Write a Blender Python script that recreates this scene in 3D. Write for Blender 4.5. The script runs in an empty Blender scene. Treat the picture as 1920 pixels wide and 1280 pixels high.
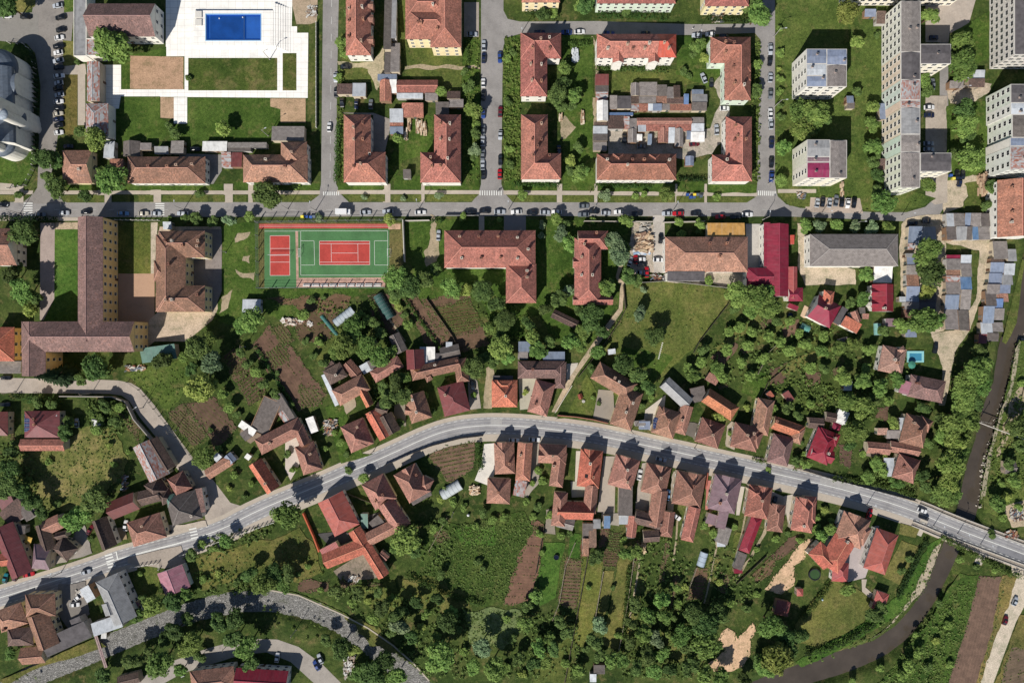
import bpy, bmesh, math, random
import numpy as np
from mathutils import Vector, Matrix
random.seed(7)
R=random.Random(11)
SC=bpy.context.scene; COL=SC.collection
S=0.22; H=280.0          # metres per photograph pixel on the ground, camera height
# ---------------- camera, sky, sun, exposure
cd=bpy.data.cameras.new('camera'); cam=bpy.data.objects.new('camera',cd); COL.objects.link(cam)
cam.location=(0,0,H); cd.sensor_width=36; cd.lens=36*H/(1920*S); cd.clip_end=4000; cd.clip_start=1
SC.camera=cam
SUN_EL=math.radians(40); AZ=math.radians(31.5)
w=bpy.data.worlds.new('World'); SC.world=w; w.use_nodes=True
nt=w.node_tree; sky=nt.nodes.new('ShaderNodeTexSky'); sky.sky_type='NISHITA'; sky.sun_disc=False
sky.sun_elevation=SUN_EL; sky.sun_rotation=math.pi+AZ
nt.links.new(sky.outputs[0],nt.nodes['Background'].inputs[0]); nt.nodes['Background'].inputs[1].default_value=0.066; sky.altitude=600; sky.dust_density=0.6
sl=bpy.data.lights.new('sun','SUN'); sl.energy=5.0; sl.angle=math.radians(0.5); sl.color=(1,0.95,0.87)
so=bpy.data.objects.new('sun',sl); COL.objects.link(so)
dv=Vector((math.sin(AZ)*math.cos(SUN_EL),math.cos(AZ)*math.cos(SUN_EL),-math.sin(SUN_EL)))
so.rotation_euler=dv.to_track_quat('-Z','Y').to_euler(); so.location=(-100,-160,200)
SC.view_settings.view_transform='Standard'; SC.view_settings.look='None'
SC.view_settings.exposure=0.34; SC.view_settings.gamma=1
try:
    SC.cycles.max_bounces=5; SC.cycles.diffuse_bounces=2; SC.cycles.transmission_bounces=2
    SC.cycles.transparent_max_bounces=4; SC.cycles.glossy_bounces=2
except Exception: pass

def P(x,y,h=0.0):
    k=S*(H-h)/H
    return Vector(((x-960)*k,(640-y)*k))
def inv(X,Y,h=0.0):
    k=S*(H-h)/H
    return (X/k+960,640-Y/k)

# ---------------- materials (all procedural)
def lin(c):
    c/=255.0
    return c/12.92 if c<=0.04045 else ((c+0.055)/1.055)**2.4
def C(rgb,f=0.72): return tuple(lin(v)*f for v in rgb)+(1.0,)
def DS(rgb,k=0.93,sat=0.86):
    g=(rgb[0]*.3+rgb[1]*.59+rgb[2]*.11)
    return tuple((g+(v-g)*sat)*k for v in rgb)
MATS={}
class NT:
    def __init__(s,name,rough=0.9,spec=0.2):
        s.m=bpy.data.materials.new(name); s.m.use_nodes=True; s.t=s.m.node_tree
        s.b=s.t.nodes['Principled BSDF']; s.b.inputs['Roughness'].default_value=rough
        s.b.inputs['Specular IOR Level'].default_value=spec
    def n(s,typ,**kw):
        nd=s.t.nodes.new('ShaderNode'+typ)
        for k,v in kw.items():
            if k.startswith('i_'):
                key=k[2:]; key=int(key) if key.isdigit() else key
                nd.inputs[key].default_value=v
            else: setattr(nd,k,v)
        return nd
    def l(s,a,b): s.t.links.new(a,b)
    def coord(s,which='Object',scale=None,rot=0):
        tc=s.n('TexCoord') if which!='World' else s.n('NewGeometry')
        o=tc.outputs['Position'] if which=='World' else tc.outputs[which]
        if scale is not None or rot:
            mp=s.n('Mapping'); s.l(o,mp.inputs[0])
            if scale is not None: mp.inputs['Scale'].default_value=scale if hasattr(scale,'__len__') else (scale,)*3
            mp.inputs['Rotation'].default_value=(0,0,rot); o=mp.outputs[0]
        return o
    def noise(s,co,scale,detail=3,rough=0.55):
        nd=s.n('TexNoise'); nd.inputs['Scale'].default_value=scale; nd.inputs['Detail'].default_value=detail
        nd.inputs['Roughness'].default_value=rough
        if co is not None: s.l(co,nd.inputs['Vector'])
        return nd.outputs['Fac']
    def ramp(s,fac,stops,interp='LINEAR'):
        r=s.n('ValToRGB'); cr=r.color_ramp; cr.interpolation=interp
        while len(cr.elements)<len(stops): cr.elements.new(0.5)
        for e,(p,c) in zip(cr.elements,stops):
            e.position=p; e.color=c if len(c)==4 else tuple(c)+(1,)
        s.l(fac,r.inputs[0]); return r.outputs[0]
    def mix(s,a,b,fac,mode='MIX'):
        m=s.n('MixRGB',blend_type=mode)
        for sock,v in ((m.inputs[1],a),(m.inputs[2],b),(m.inputs[0],fac)):
            if hasattr(v,'links') or hasattr(v,'is_linked'): s.l(v,sock)
            else: sock.default_value=v
        return m.outputs[0]
    def vary(s,col,amt=0.25,hue=0.02):
        """per-object variation"""
        oi=s.n('ObjectInfo'); hs=s.n('HueSaturation')
        mr=s.n('MapRange'); mr.inputs[3].default_value=1-amt; mr.inputs[4].default_value=1+amt
        s.l(oi.outputs['Random'],mr.inputs[0]); s.l(mr.outputs[0],hs.inputs['Value'])
        ml=s.n('Math',operation='MULTIPLY'); ml.inputs[1].default_value=7.13; s.l(oi.outputs['Random'],ml.inputs[0])
        fr=s.n('Math',operation='FRACT'); s.l(ml.outputs[0],fr.inputs[0])
        m2=s.n('MapRange'); m2.inputs[3].default_value=0.5-hue; m2.inputs[4].default_value=0.5+hue
        s.l(fr.outputs[0],m2.inputs[0]); s.l(m2.outputs[0],hs.inputs['Hue'])
        s.l(col,hs.inputs['Color']); return hs.outputs[0]
    def done(s,col,bump=None,bs=0.3,bd=0.05):
        if hasattr(col,'links'): s.l(col,s.b.inputs['Base Color'])
        else: s.b.inputs['Base Color'].default_value=col
        if bump is not None:
            b=s.n('Bump'); b.inputs['Strength'].default_value=bs; b.inputs['Distance'].default_value=bd
            s.l(bump,b.inputs['Height']); s.l(b.outputs[0],s.b.inputs['Normal'])
        return s.m
def memo(f):
    def g(*a):
        k=(f.__name__,)+a
        if k not in MATS: MATS[k]=f(*a)
        return MATS[k]
    return g
def mul(c,f): return (c[0]*f,c[1]*f,c[2]*f,1)
@memo
def tile(rgb):
    s=NT('roof_tiles',0.92); c=C(DS(rgb,0.93,0.78))
    uv=s.coord('UV'); wd=s.coord('World')
    cell=s.n('TexVoronoi',feature='F1'); mp=s.n('Mapping'); mp.inputs['Scale'].default_value=(3.2,2.2,1); s.l(uv,mp.inputs[0])
    s.l(mp.outputs[0],cell.inputs['Vector']); cell.inputs['Scale'].default_value=1; 
    bw=s.n('SeparateColor'); s.l(cell.outputs['Color'],bw.inputs[0])
    base=s.ramp(bw.outputs[0],[(0,mul(c,0.6)),(0.5,c),(1,mul(c,1.38))])
    pv=s.n('TexVoronoi',feature='F1'); pm=s.n('Mapping'); pm.inputs['Scale'].default_value=(.32,.42,1); s.l(uv,pm.inputs[0]); s.l(pm.outputs[0],pv.inputs['Vector']); ps=s.n('SeparateColor'); s.l(pv.outputs['Color'],ps.inputs[0])
    base=s.mix(base,s.ramp(ps.outputs[0],[(0,(.88,.9,.91,1)),(.45,(1,1,1,1)),(.88,(1.04,1.02,1,1)),(.94,(1.2,1.08,1.0,1))],'CONSTANT'),1.0,'MULTIPLY')
    big=s.noise(wd,0.22,4,0.6)
    base=s.mix(base,mul((c[0]*0.9,c[1]*1.02,c[2]*1.05,1),0.55),s.ramp(big,[(0.42,(0,0,0,1)),(0.7,(.7,.7,.7,1))]))
    sp=s.noise(wd,1.6,3,0.7)
    base=s.mix(base,mul((c[0]*0.7,c[1],c[2]*1.1,1),0.45),s.ramp(sp,[(0.56,(0,0,0,1)),(0.74,(.75,.75,.75,1))]))
    st=s.n('Mapping'); st.inputs['Scale'].default_value=(1.8,0.16,1); s.l(uv,st.inputs[0])
    base=s.mix(base,mul(c,1.5),s.ramp(s.noise(st.outputs[0],1.0,2),[(0.56,(0,0,0,1)),(0.8,(.45,.45,.45,1))]))
    wv=s.n('TexWave',bands_direction='Y'); wv.inputs['Scale'].default_value=0.95; s.l(uv,wv.inputs['Vector'])
    return s.done(s.vary(base,0.24,0.011),wv.outputs['Fac'],0.5,0.05)
@memo
def metal(rgb):
    s=NT('roof_metal',0.55,0.35); c=C(rgb); uv=s.coord('UV'); wd=s.coord('World')
    wv=s.n('TexWave',bands_direction='X'); wv.inputs['Scale'].default_value=0.55; s.l(uv,wv.inputs['Vector'])
    base=s.ramp(wv.outputs['Fac'],[(0,mul(c,0.8)),(0.25,c),(1,mul(c,1.06))])
    base=s.mix(base,mul(c,0.55),s.ramp(s.noise(wd,0.5,5,0.65),[(0.42,(0,0,0,1)),(0.72,(.85,.85,.85,1))]))
    g_=(c[0]+c[1]+c[2])/3; st=s.n('Mapping'); st.inputs['Scale'].default_value=(.9,.12,1); s.l(uv,st.inputs[0])
    base=s.mix(base,((c[0]+g_)/1.7,(c[1]+g_)/1.7,(c[2]+g_)/1.7,1),s.ramp(s.noise(st.outputs[0],1.0,3),[(.5,(0,0,0,1)),(.75,(.5,.5,.5,1))]))
    return s.done(s.vary(base,0.13,0.008),wv.outputs['Fac'],0.4,0.06)
@memo
def corr(rgb):
    s=NT('corrugated_sheet',0.9); c=C(rgb); uv=s.coord('UV'); wd=s.coord('World')
    wv=s.n('TexWave',bands_direction='X'); wv.inputs['Scale'].default_value=0.9; s.l(uv,wv.inputs['Vector'])
    br=s.n('TexBrick'); br.inputs['Scale'].default_value=0.55; br.inputs['Color1'].default_value=mul(c,0.85); br.inputs['Color2'].default_value=mul(c,1.12)
    br.inputs['Mortar'].default_value=mul(c,0.55); br.inputs['Mortar Size'].default_value=0.02; s.l(uv,br.inputs['Vector'])
    base=s.mix(br.outputs['Color'],mul(c,0.45),s.ramp(s.noise(wd,0.7,5,0.7),[(0.42,(0,0,0,1)),(0.72,(.8,.8,.8,1))]))
    return s.done(s.vary(base,0.12,0.01),wv.outputs['Fac'],0.5,0.06)
@memo
def rust(rgb):
    s=NT('rusty_sheet',0.8); c=C(rgb); uv=s.coord('UV')
    br=s.n('TexBrick'); br.inputs['Scale'].default_value=0.5; br.inputs['Color1'].default_value=c; br.inputs['Color2'].default_value=C((170,92,62))
    br.inputs['Mortar'].default_value=mul(c,0.6); br.inputs['Mortar Size'].default_value=0.01; br.inputs['Bias'].default_value=-0.1; s.l(uv,br.inputs['Vector'])
    base=s.mix(br.outputs['Color'],C((120,70,55)),s.ramp(s.noise(uv,0.6,5,0.7),[(0.5,(0,0,0,1)),(0.7,(.8,.8,.8,1))]))
    return s.done(base)
@memo
def felt(rgb):
    s=NT('roof_felt',0.95); c=C(rgb); uv=s.coord('UV'); wd=s.coord('World')
    base=s.ramp(s.noise(wd,0.5,5,0.65),[(0.3,mul(c,0.65)),(0.5,c),(0.7,mul(c,1.25))])
    return s.done(base)
@memo
def wall(rgb):
    s=NT('plaster',0.95); c=C(rgb,0.8); wd=s.coord('World')
    base=s.mix(c,mul(c,0.72),s.ramp(s.noise(wd,0.6,4,0.6),[(0.45,(0,0,0,1)),(0.75,(.7,.7,.7,1))]))
    return s.done(base)
@memo
def plain(rgb,rough=0.7):
    s=NT('painted',rough,0.3); c=C(rgb); wd=s.coord('Object')
    return s.done(s.mix(c,mul(c,0.75),s.ramp(s.noise(wd,3.0,3),[(0.45,(0,0,0,1)),(0.7,(.6,.6,.6,1))])))
@memo
def paint(rgb):
    s=NT('car_paint',0.28,0.5); c=C(rgb); s.b.inputs['Coat Weight'].default_value=0.6
    return s.done(c)
@memo
def glass():
    s=NT('dark_glass',0.08,0.6); return s.done((0.012,0.015,0.02,1))
@memo
def rubber():
    s=NT('rubber',0.9); return s.done((0.012,0.012,0.013,1))
@memo
def grass(c1,c2,c3,br=0.35):
    s=NT('grass',0.95,0.1); wd=s.coord('World'); a,b,d=C(DS(c1)),C(DS(c2)),C(DS(c3)); e=C((128,112,80))
    n1=s.noise(wd,0.11,7,0.68); n2=s.noise(wd,0.8,6,0.75); n4=s.noise(wd,0.045,4,0.6)
    base=s.ramp(n1,[(0.34,a),(0.5,b),(0.66,d)])
    base=s.mix(base,s.ramp(n4,[(0.35,(0.72,0.8,0.72,1)),(0.65,(1.22,1.14,1.05,1))]),1.0,'MULTIPLY')
    n5=s.noise(wd,0.2,6,0.72)
    base=s.mix(base,e,s.mix(s.ramp(n5,[(0.54,(0,0,0,1)),(0.7,(1,1,1,1))]),(br*1.5,br*1.5,br*1.5,1),1.0,'MULTIPLY'))
    base=s.mix(base,C((124,140,70)),s.ramp(s.noise(wd,0.33,5,0.7),[(0.55,(0,0,0,1)),(0.75,(.5,.5,.5,1))]))
    base=s.mix(base,s.ramp(n2,[(0.3,(0.5,0.52,0.5,1)),(0.5,(1,1,1,1)),(0.72,(1.4,1.36,1.28,1))]),1.0,'MULTIPLY')
    n3=s.noise(wd,3.0,4,0.75)
    base=s.mix(base,s.ramp(n3,[(0.32,(0.5,0.52,0.5,1)),(0.68,(1.45,1.42,1.35,1))]),1.0,'MULTIPLY')
    return s.done(base,n3,0.7,0.3)
@memo
def asphalt(rgb):
    s=NT('asphalt',0.92); c=C(rgb); wd=s.coord('World')
    base=s.ramp(s.noise(wd,0.12,6,0.65),[(0.3,mul(c,0.78)),(0.5,c),(0.72,mul(c,1.15))])
    base=s.mix(base,s.ramp(s.noise(wd,2.5,4,0.7),[(0.3,(0.82,0.82,0.82,1)),(0.7,(1.12,1.12,1.12,1))]),1.0,'MULTIPLY')
    st=s.noise(wd,0.55,5,0.7)
    base=s.mix(base,mul(c,0.72),s.ramp(st,[(0.54,(0,0,0,1)),(0.7,(.7,.7,.7,1))]))
    vv=s.n('TexVoronoi'); s.l(wd,vv.inputs['Vector']); vv.inputs['Scale'].default_value=0.16; vc=s.n('SeparateColor'); s.l(vv.outputs['Color'],vc.inputs[0])
    base=s.mix(base,s.ramp(vc.outputs[0],[(0,(1,1,1,1)),(.86,(.86,.86,.87,1)),(.93,(1.07,1.06,1.05,1))],'CONSTANT'),s.ramp(s.noise(wd,.5,3),[(.45,(0,0,0,1)),(.55,(1,1,1,1))]),'MULTIPLY')
    return s.done(base)
@memo
def dirt(rgb):
    s=NT('dirt',0.98,0.05); c=C(rgb); wd=s.coord('World')
    base=s.ramp(s.noise(wd,0.25,6,0.68),[(0.32,(c[0]*0.6,c[1]*0.68,c[2]*0.6,1)),(0.5,c),(0.7,mul(c,1.22))])
    base=s.mix(base,s.ramp(s.noise(wd,2.0,5,0.7),[(0.3,(0.7,0.7,0.7,1)),(0.7,(1.2,1.2,1.2,1))]),1.0,'MULTIPLY')
    return s.done(base)
@memo
def pebble(rgb):
    s=NT('pebbles',0.95); c=C(rgb); wd=s.coord('World')
    v=s.n('TexVoronoi'); s.l(wd,v.inputs['Vector']); v.inputs['Scale'].default_value=2.6
    bw=s.n('SeparateColor'); s.l(v.outputs['Color'],bw.inputs[0])
    base=s.ramp(bw.outputs[0],[(0,mul(c,0.45)),(0.45,mul(c,0.8)),(0.8,c),(1,mul(c,1.5))])
    base=s.mix(base,C((75,85,50)),s.ramp(s.noise(wd,0.18,4,0.6),[(0.55,(0,0,0,1)),(0.7,(.7,.7,.7,1))]))
    return s.done(base,v.outputs['Distance'],0.8,0.3)
@memo
def rows(c1,c2,ang,per):
    """tilled rows: soil with lines of plants"""
    s=NT('tilled_rows',0.98,0.05); wd=s.coord('World',None,-ang) ; a,b=C(c1),C(c2)
    mp=s.n('Mapping'); s.l(s.coord('World'),mp.inputs[0]); mp.inputs['Rotation'].default_value=(0,0,-ang)
    wv=s.n('TexWave',bands_direction='Y'); wv.inputs['Scale'].default_value=0.314/per; wv.inputs['Distortion'].default_value=2.2; wv.inputs['Detail Scale'].default_value=1.2; wv.inputs['Detail'].default_value=3
    s.l(mp.outputs[0],wv.inputs['Vector']); W=s.coord('World')
    gap=s.ramp(s.noise(W,0.8,4,0.7),[(0.35,(.15,.15,.15,1)),(0.6,(1,1,1,1))])
    f=s.mix(s.ramp(wv.outputs['Fac'],[(0.35,(0,0,0,1)),(0.65,(1,1,1,1))]),gap,1.0,'MULTIPLY')
    base=s.mix(a,b,s.mix(f,(.5,.5,.5,1),1.0,'MULTIPLY'))
    base=s.mix(base,s.ramp(s.noise(W,0.3,5,0.7),[(0.3,(0.65,0.65,0.65,1)),(0.7,(1.3,1.25,1.2,1))]),1.0,'MULTIPLY')
    return s.done(base,s.noise(W,2.2,4,.7),0.6,0.2)
@memo
def paving(rgb,sz):
    s=NT('paving',0.9); c=C(rgb); wd=s.coord('World')
    br=s.n('TexBrick'); br.inputs['Scale'].default_value=1.0/sz; br.inputs['Color1'].default_value=mul(c,0.93); br.inputs['Color2'].default_value=mul(c,1.06)
    br.inputs['Mortar'].default_value=mul(c,0.75); br.inputs['Mortar Size'].default_value=0.015; s.l(wd,br.inputs['Vector'])
    base=s.mix(br.outputs['Color'],mul(c,0.7),s.ramp(s.noise(wd,0.3,5,0.65),[(0.5,(0,0,0,1)),(0.75,(.7,.7,.7,1))]))
    return s.done(base)
@memo
def concrete():
    s=NT('white_concrete',0.85); c=(0.76,0.735,0.69,1); wd=s.coord('World')
    br=s.n('TexBrick'); br.inputs['Scale'].default_value=0.4; br.offset=0; br.inputs['Color1'].default_value=mul(c,.97); br.inputs['Color2'].default_value=mul(c,1.05)
    br.inputs['Mortar'].default_value=mul(c,0.6); br.inputs['Mortar Size'].default_value=0.02; br.inputs['Brick Width'].default_value=1.2; br.inputs['Row Height'].default_value=1.0; s.l(wd,br.inputs['Vector'])
    return s.done(s.mix(br.outputs['Color'],mul(c,0.72),s.ramp(s.noise(wd,0.25,6,0.65),[(0.48,(0,0,0,1)),(0.75,(.7,.7,.7,1))])))
@memo
def water(rgb):
    s=NT('water',0.12,0.5); c=C(rgb); wd=s.coord('World')
    base=s.ramp(s.noise(wd,0.12,5,0.6),[(0.3,mul(c,0.8)),(0.5,c),(0.72,mul(c,1.25))])
    return s.done(base,s.noise(wd,1.6,4),0.2,0.12)
@memo
def leaf(c1,c2):
    s=NT('foliage',0.75,0.15); a,b=C(DS(c1,1.0,.84),1.0),C(DS(c2,1.0,.84),1.0)
    oc=s.coord('Object'); wd=s.coord('World')
    n=s.noise(oc,2.2,3); n2=s.noise(wd,2.5,2)
    base=s.ramp(n,[(0.32,a),(0.68,b)])
    base=s.mix(base,s.ramp(n2,[(0.3,(0.6,0.62,0.6,1)),(0.7,(1.4,1.38,1.3,1))]),1.0,'MULTIPLY')
    col=s.vary(base,0.28,0.022)
    m=s.done(col)
    tr=s.n('BsdfTranslucent'); s.l(col,tr.inputs[0]); mx=s.n('MixShader'); mx.inputs[0].default_value=0.3
    out=s.t.nodes['Material Output']; s.l(s.b.outputs[0],mx.inputs[1]); s.l(tr.outputs[0],mx.inputs[2]); s.l(mx.outputs[0],out.inputs[0])
    return m
@memo
def bark():
    s=NT('bark',0.95); return s.done(C((95,75,58)),s.noise(s.coord('Object',(6,6,1)),3),0.6,0.1)
# ---------------- mesh building
class MB:
    def __init__(s): s.v=[];s.f=[];s.m=[]
    def face(s,pts,mi=0):
        k=len(s.v); s.v+= [tuple(p) for p in pts]; s.f.append(tuple(range(k,k+len(pts)))); s.m.append(mi)
    def mesh(s,vs,fs,mi=0):
        k=len(s.v); s.v+=[tuple(p) for p in vs]
        for f in fs: s.f.append(tuple(i+k for i in f)); s.m.append(mi)
    def prism(s,poly,z0,z1,mi=0,top=None,bottom=True):
        n=len(poly)
        a=sum(poly[i][0]*poly[(i+1)%n][1]-poly[(i+1)%n][0]*poly[i][1] for i in range(n))
        if a<0: poly=poly[::-1]
        vs=[(p[0],p[1],z0) for p in poly]+[(p[0],p[1],z1) for p in poly]
        fs=[(i,(i+1)%n,n+(i+1)%n,n+i) for i in range(n)]
        if bottom: fs.append(tuple(range(n-1,-1,-1)))
        s.mesh(vs,fs,mi); s.mesh(vs[n:],[tuple(range(n))],mi if top is None else top)
    def box(s,cx,cy,z0,sx,sy,sz,ang=0,mi=0,top=None):
        c,n=math.cos(ang),math.sin(ang)
        s.prism([(cx+c*a-n*b,cy+n*a+c*b) for a,b in ((-sx/2,-sy/2),(sx/2,-sy/2),(sx/2,sy/2),(-sx/2,sy/2))],z0,z0+sz,mi,top)
    def tube(s,a,b,r0,r1=None,n=6,mi=0,cap=True):
        r1=r0 if r1 is None else r1; a=Vector(a);b=Vector(b); d=(b-a)
        if d.length<1e-6: return
        d.normalize(); u=d.orthogonal().normalized(); v=d.cross(u)
        vs=[];
        for c,r in ((a,r0),(b,r1)):
            for i in range(n):
                t=2*math.pi*i/n; vs.append(c+u*(r*math.cos(t))+v*(r*math.sin(t)))
        fs=[(i,(i+1)%n,n+(i+1)%n,n+i) for i in range(n)]
        if cap: fs+=[tuple(range(n-1,-1,-1)),tuple(range(n,2*n))]
        s.mesh(vs,fs,mi)
    def build(s,name,mats,parent=None,org=(0,0,0),smooth=False,uv=True):
        if not isinstance(mats,(list,tuple)): mats=[mats]
        me=bpy.data.meshes.new(name); ox,oy,oz=org
        vs=[(x-ox,y-oy,z-oz) for x,y,z in s.v]
        me.from_pydata(vs,[],s.f)
        for m in mats: me.materials.append(m)
        me.polygons.foreach_set('material_index',s.m)
        if uv:
            L=me.uv_layers.new(name='UVMap'); Z=Vector((0,0,1)); buf=[0.0]*(2*len(me.loops)); V=s.v
            for p in me.polygons:
                n=p.normal; t=Vector((-n.y,n.x,0))
                if t.length<1e-4: t=Vector((1,0,0))
                t.normalize(); b=n.cross(t)
                for li in p.loop_indices:
                    q=vs[me.loops[li].vertex_index]
                    buf[2*li]=t.x*q[0]+t.y*q[1]+t.z*q[2]; buf[2*li+1]=b.x*q[0]+b.y*q[1]+b.z*q[2]
            L.data.foreach_set('uv',buf)
        if smooth: me.polygons.foreach_set('use_smooth',[True]*len(me.polygons))
        me.update()
        o=bpy.data.objects.new(name,me); COL.objects.link(o)
        if parent is not None: o.parent=parent
        else: o.location=org
        return o
def tag(o,label,cat,group=None):
    o['label']=label; o['category']=cat
    if group: o['group']=group
    return o
def empty(name,loc,rz=0):
    o=bpy.data.objects.new(name,None); COL.objects.link(o); o.location=loc; o.rotation_euler=(0,0,rz)
    o.empty_display_size=0.5; return o
def inst(me,name,parent,loc=(0,0,0),rot=(0,0,0),sc=(1,1,1)):
    o=bpy.data.objects.new(name,me); COL.objects.link(o)
    if parent is not None: o.parent=parent
    o.location=loc; o.rotation_euler=rot; o.scale=sc; return o
# ---------------- ground sheets
SHEETS=[]; EDGES=[]
def inside(px,py,poly):
    c=False; n=len(poly); j=n-1
    for i in range(n):
        xi,yi=poly[i][0],poly[i][1]; xj,yj=poly[j][0],poly[j][1]
        if (yi>py)!=(yj>py) and px<(xj-xi)*(py-yi)/(yj-yi+1e-12)+xi: c=not c
        j=i
    return c
def gz(X,Y):
    z=0.0
    for zz,poly,bb in SHEETS:
        if zz>z and bb[0]<=X<=bb[1] and bb[2]<=Y<=bb[3] and inside(X,Y,poly): z=zz
    return z
LAYER=[0.012]
def pts(s): 
    v=[float(q) for q in s.replace(',',' ').split()]; return list(zip(v[0::2],v[1::2]))
def sheet(name,s,mat,jit=0.0,z=None,h=0.0,reg=True):
    poly=pts(s) if isinstance(s,str) else s
    W=[P(x,y,h) for x,y in poly]
    if jit:
        j0=jit
        out=[]; n=len(W)
        for i in range(n):
            a,b=W[i],W[(i+1)%n]; k=max(1,int((b-a).length/1.2))
            for q in range(k):
                p=a.lerp(b,q/k); f=1.3*jit
                w1=math.sin(p.x*.9+p.y*.37+i)+.6*math.sin(p.y*1.7-p.x*.5)
                out.append(p+Vector((R.uniform(-jit,jit)*.3+f*w1*.6,R.uniform(-jit,jit)*.3+f*math.sin(p.x*.55-p.y*.8))))
        W=out
    if name in('sand','soil','gravel','field') : EDGES.append((name,W))
    if z is None: z=LAYER[0]; LAYER[0]+=0.0008
    m=MB(); n=len(W)
    a=sum(W[i].x*W[(i+1)%n].y-W[(i+1)%n].x*W[i].y for i in range(n))
    if a<0: W=W[::-1]
    m.face([(p.x,p.y,z) for p in W]); o=m.build(name,mat,uv=False); o['kind']='structure'
    if reg: SHEETS.append((z,[(p.x,p.y) for p in W],(min(p.x for p in W),max(p.x for p in W),min(p.y for p in W),max(p.y for p in W))))
    return o
def smooth(poly,it=2):
    for _ in range(it):
        out=[poly[0]]
        for a,b in zip(poly,poly[1:]):
            out.append((a[0]*.75+b[0]*.25,a[1]*.75+b[1]*.25)); out.append((a[0]*.25+b[0]*.75,a[1]*.25+b[1]*.75))
        out.append(poly[-1]); poly=out
    return poly
def offs(line,d):
    """offset a pixel polyline; d>0 goes to the lower side when walking left to right"""
    out=[]
    for i,p in enumerate(line):
        a=Vector(line[max(0,i-1)]); b=Vector(line[min(len(line)-1,i+1)]); t=(b-a).normalized()
        out.append((p[0]-t.y*d,p[1]+t.x*d))
    return out
def strip(name,line,d0,d1,mat,z=None,h=0.0,reg=True):
    return sheet(name,offs(line,d0)+offs(line,d1)[::-1],mat,0,z,h,reg)
# ================= GROUND
CREEK=[(1955,430,22),(1928,560,20),(1904,622,17),(1891,645,16),(1876,721,12),(1857,768,13),(1841,832,12),(1826,880,13),(1819,932,17),(1805,985,16),(1785,1022,14),(1767,1060,15),(1747,1108,12),(1722,1148,13),(1690,1185,14),(1646,1216,15),(1580,1240,19),(1505,1263,18),(1440,1285,16),(1370,1315,16)]
STREAM=[(-20,1312,18),(60,1268,19),(150,1231,20),(250,1190,18),(350,1150,18),(400,1136,19),(450,1127,19),(500,1126,19),(545,1133,19),(590,1146,17),(640,1170,17),(682,1200,17),(717,1228,18),(767,1268,20),(800,1300,20)]
def chan(X,Y,line,h):
    d=np.full(X.shape,1e9)
    for (x0,y0,r0),(x1,y1,r1) in zip(line,line[1:]):
        a=P(x0,y0,h);b=P(x1,y1,h); dx,dy=b.x-a.x,b.y-a.y
        t=np.clip(((X-a.x)*dx+(Y-a.y)*dy)/(dx*dx+dy*dy),0,1)
        d=np.minimum(d,np.hypot(X-a.x-t*dx,Y-a.y-t*dy)-(r0+(r1-r0)*t)*S)
    return d
def build_ground():
    xs=np.concatenate([[-2600,-1200,-600,-330],np.arange(-246,247,1.5),[330,600,1200,2600]])
    ys=np.concatenate([[-2600,-1200,-600,-250],np.arange(-170,171,1.5),[250,600,1200,2600]])
    X,Y=np.meshgrid(xs,ys)
    dc=chan(X,Y,CREEK,-2); ds=chan(X,Y,STREAM,-1)
    Z=-2.6*np.clip(1-dc/2.6,0,1)-1.5*np.clip(1-ds/1.8,0,1)
    n,m=X.shape
    vs=np.stack([X.ravel(),Y.ravel(),Z.ravel()],1)
    i=np.arange(n*m).reshape(n,m)
    f=np.stack([i[:-1,:-1],i[:-1,1:],i[1:,1:],i[1:,:-1]],-1).reshape(-1,4)
    me=bpy.data.meshes.new('ground'); me.from_pydata(vs.tolist(),[],f.tolist())
    me.materials.append(grass((58,80,36),(76,98,44),(104,114,62),0.5))
    me.polygons.foreach_set('use_smooth',[True]*len(me.polygons))
    o=bpy.data.objects.new('ground',me); COL.objects.link(o); o['kind']='structure'
build_ground()
G_LAWN=grass((66,96,34),(80,112,42),(96,124,52)); G_BRIGHT=grass((66,106,38),(80,122,46),(100,136,58),0.1)
G_DRY=grass((108,116,58),(128,130,70),(152,144,86)); G_MEAD=grass((84,104,46),(104,118,56),(126,132,68))
G_DARK=grass((48,72,28),(60,86,34),(76,100,42)); G_PALE=grass((112,134,84),(128,148,96),(108,132,72))
ASPH=asphalt((156,152,149)); ASPH_M=asphalt((168,166,166)); STREET=asphalt((184,172,160)); PAVE=paving((194,182,167),0.8)
DIRT=dirt((196,176,150)); DIRT2=dirt((176,160,134)); SAND=dirt((222,186,152)); SOIL=rows((112,90,78),(96,84,66),0.6,1.2)
LINE=plain((235,235,230),0.8)
for nm,L,hh,mt in (('creek_water',CREEK,-2.0,water((82,74,66))),('stream_bed',STREAM,-1.2,pebble((146,144,140)))):
    c=smooth([(a,b) for a,b,r in L],1); rr=smooth([(r,0) for a,b,r in L],1)
    e=0.6/S
    lo=[];hi=[]
    for i,p in enumerate(c):
        a=Vector(c[max(0,i-1)]);b=Vector(c[min(len(c)-1,i+1)]);t=(b-a).normalized();r=rr[i][0]+e
        lo.append((p[0]-t.y*r,p[1]+t.x*r));hi.append((p[0]+t.y*r,p[1]-t.x*r))
    sheet(nm,lo+hi[::-1],mt,0,hh,hh,False)
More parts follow.
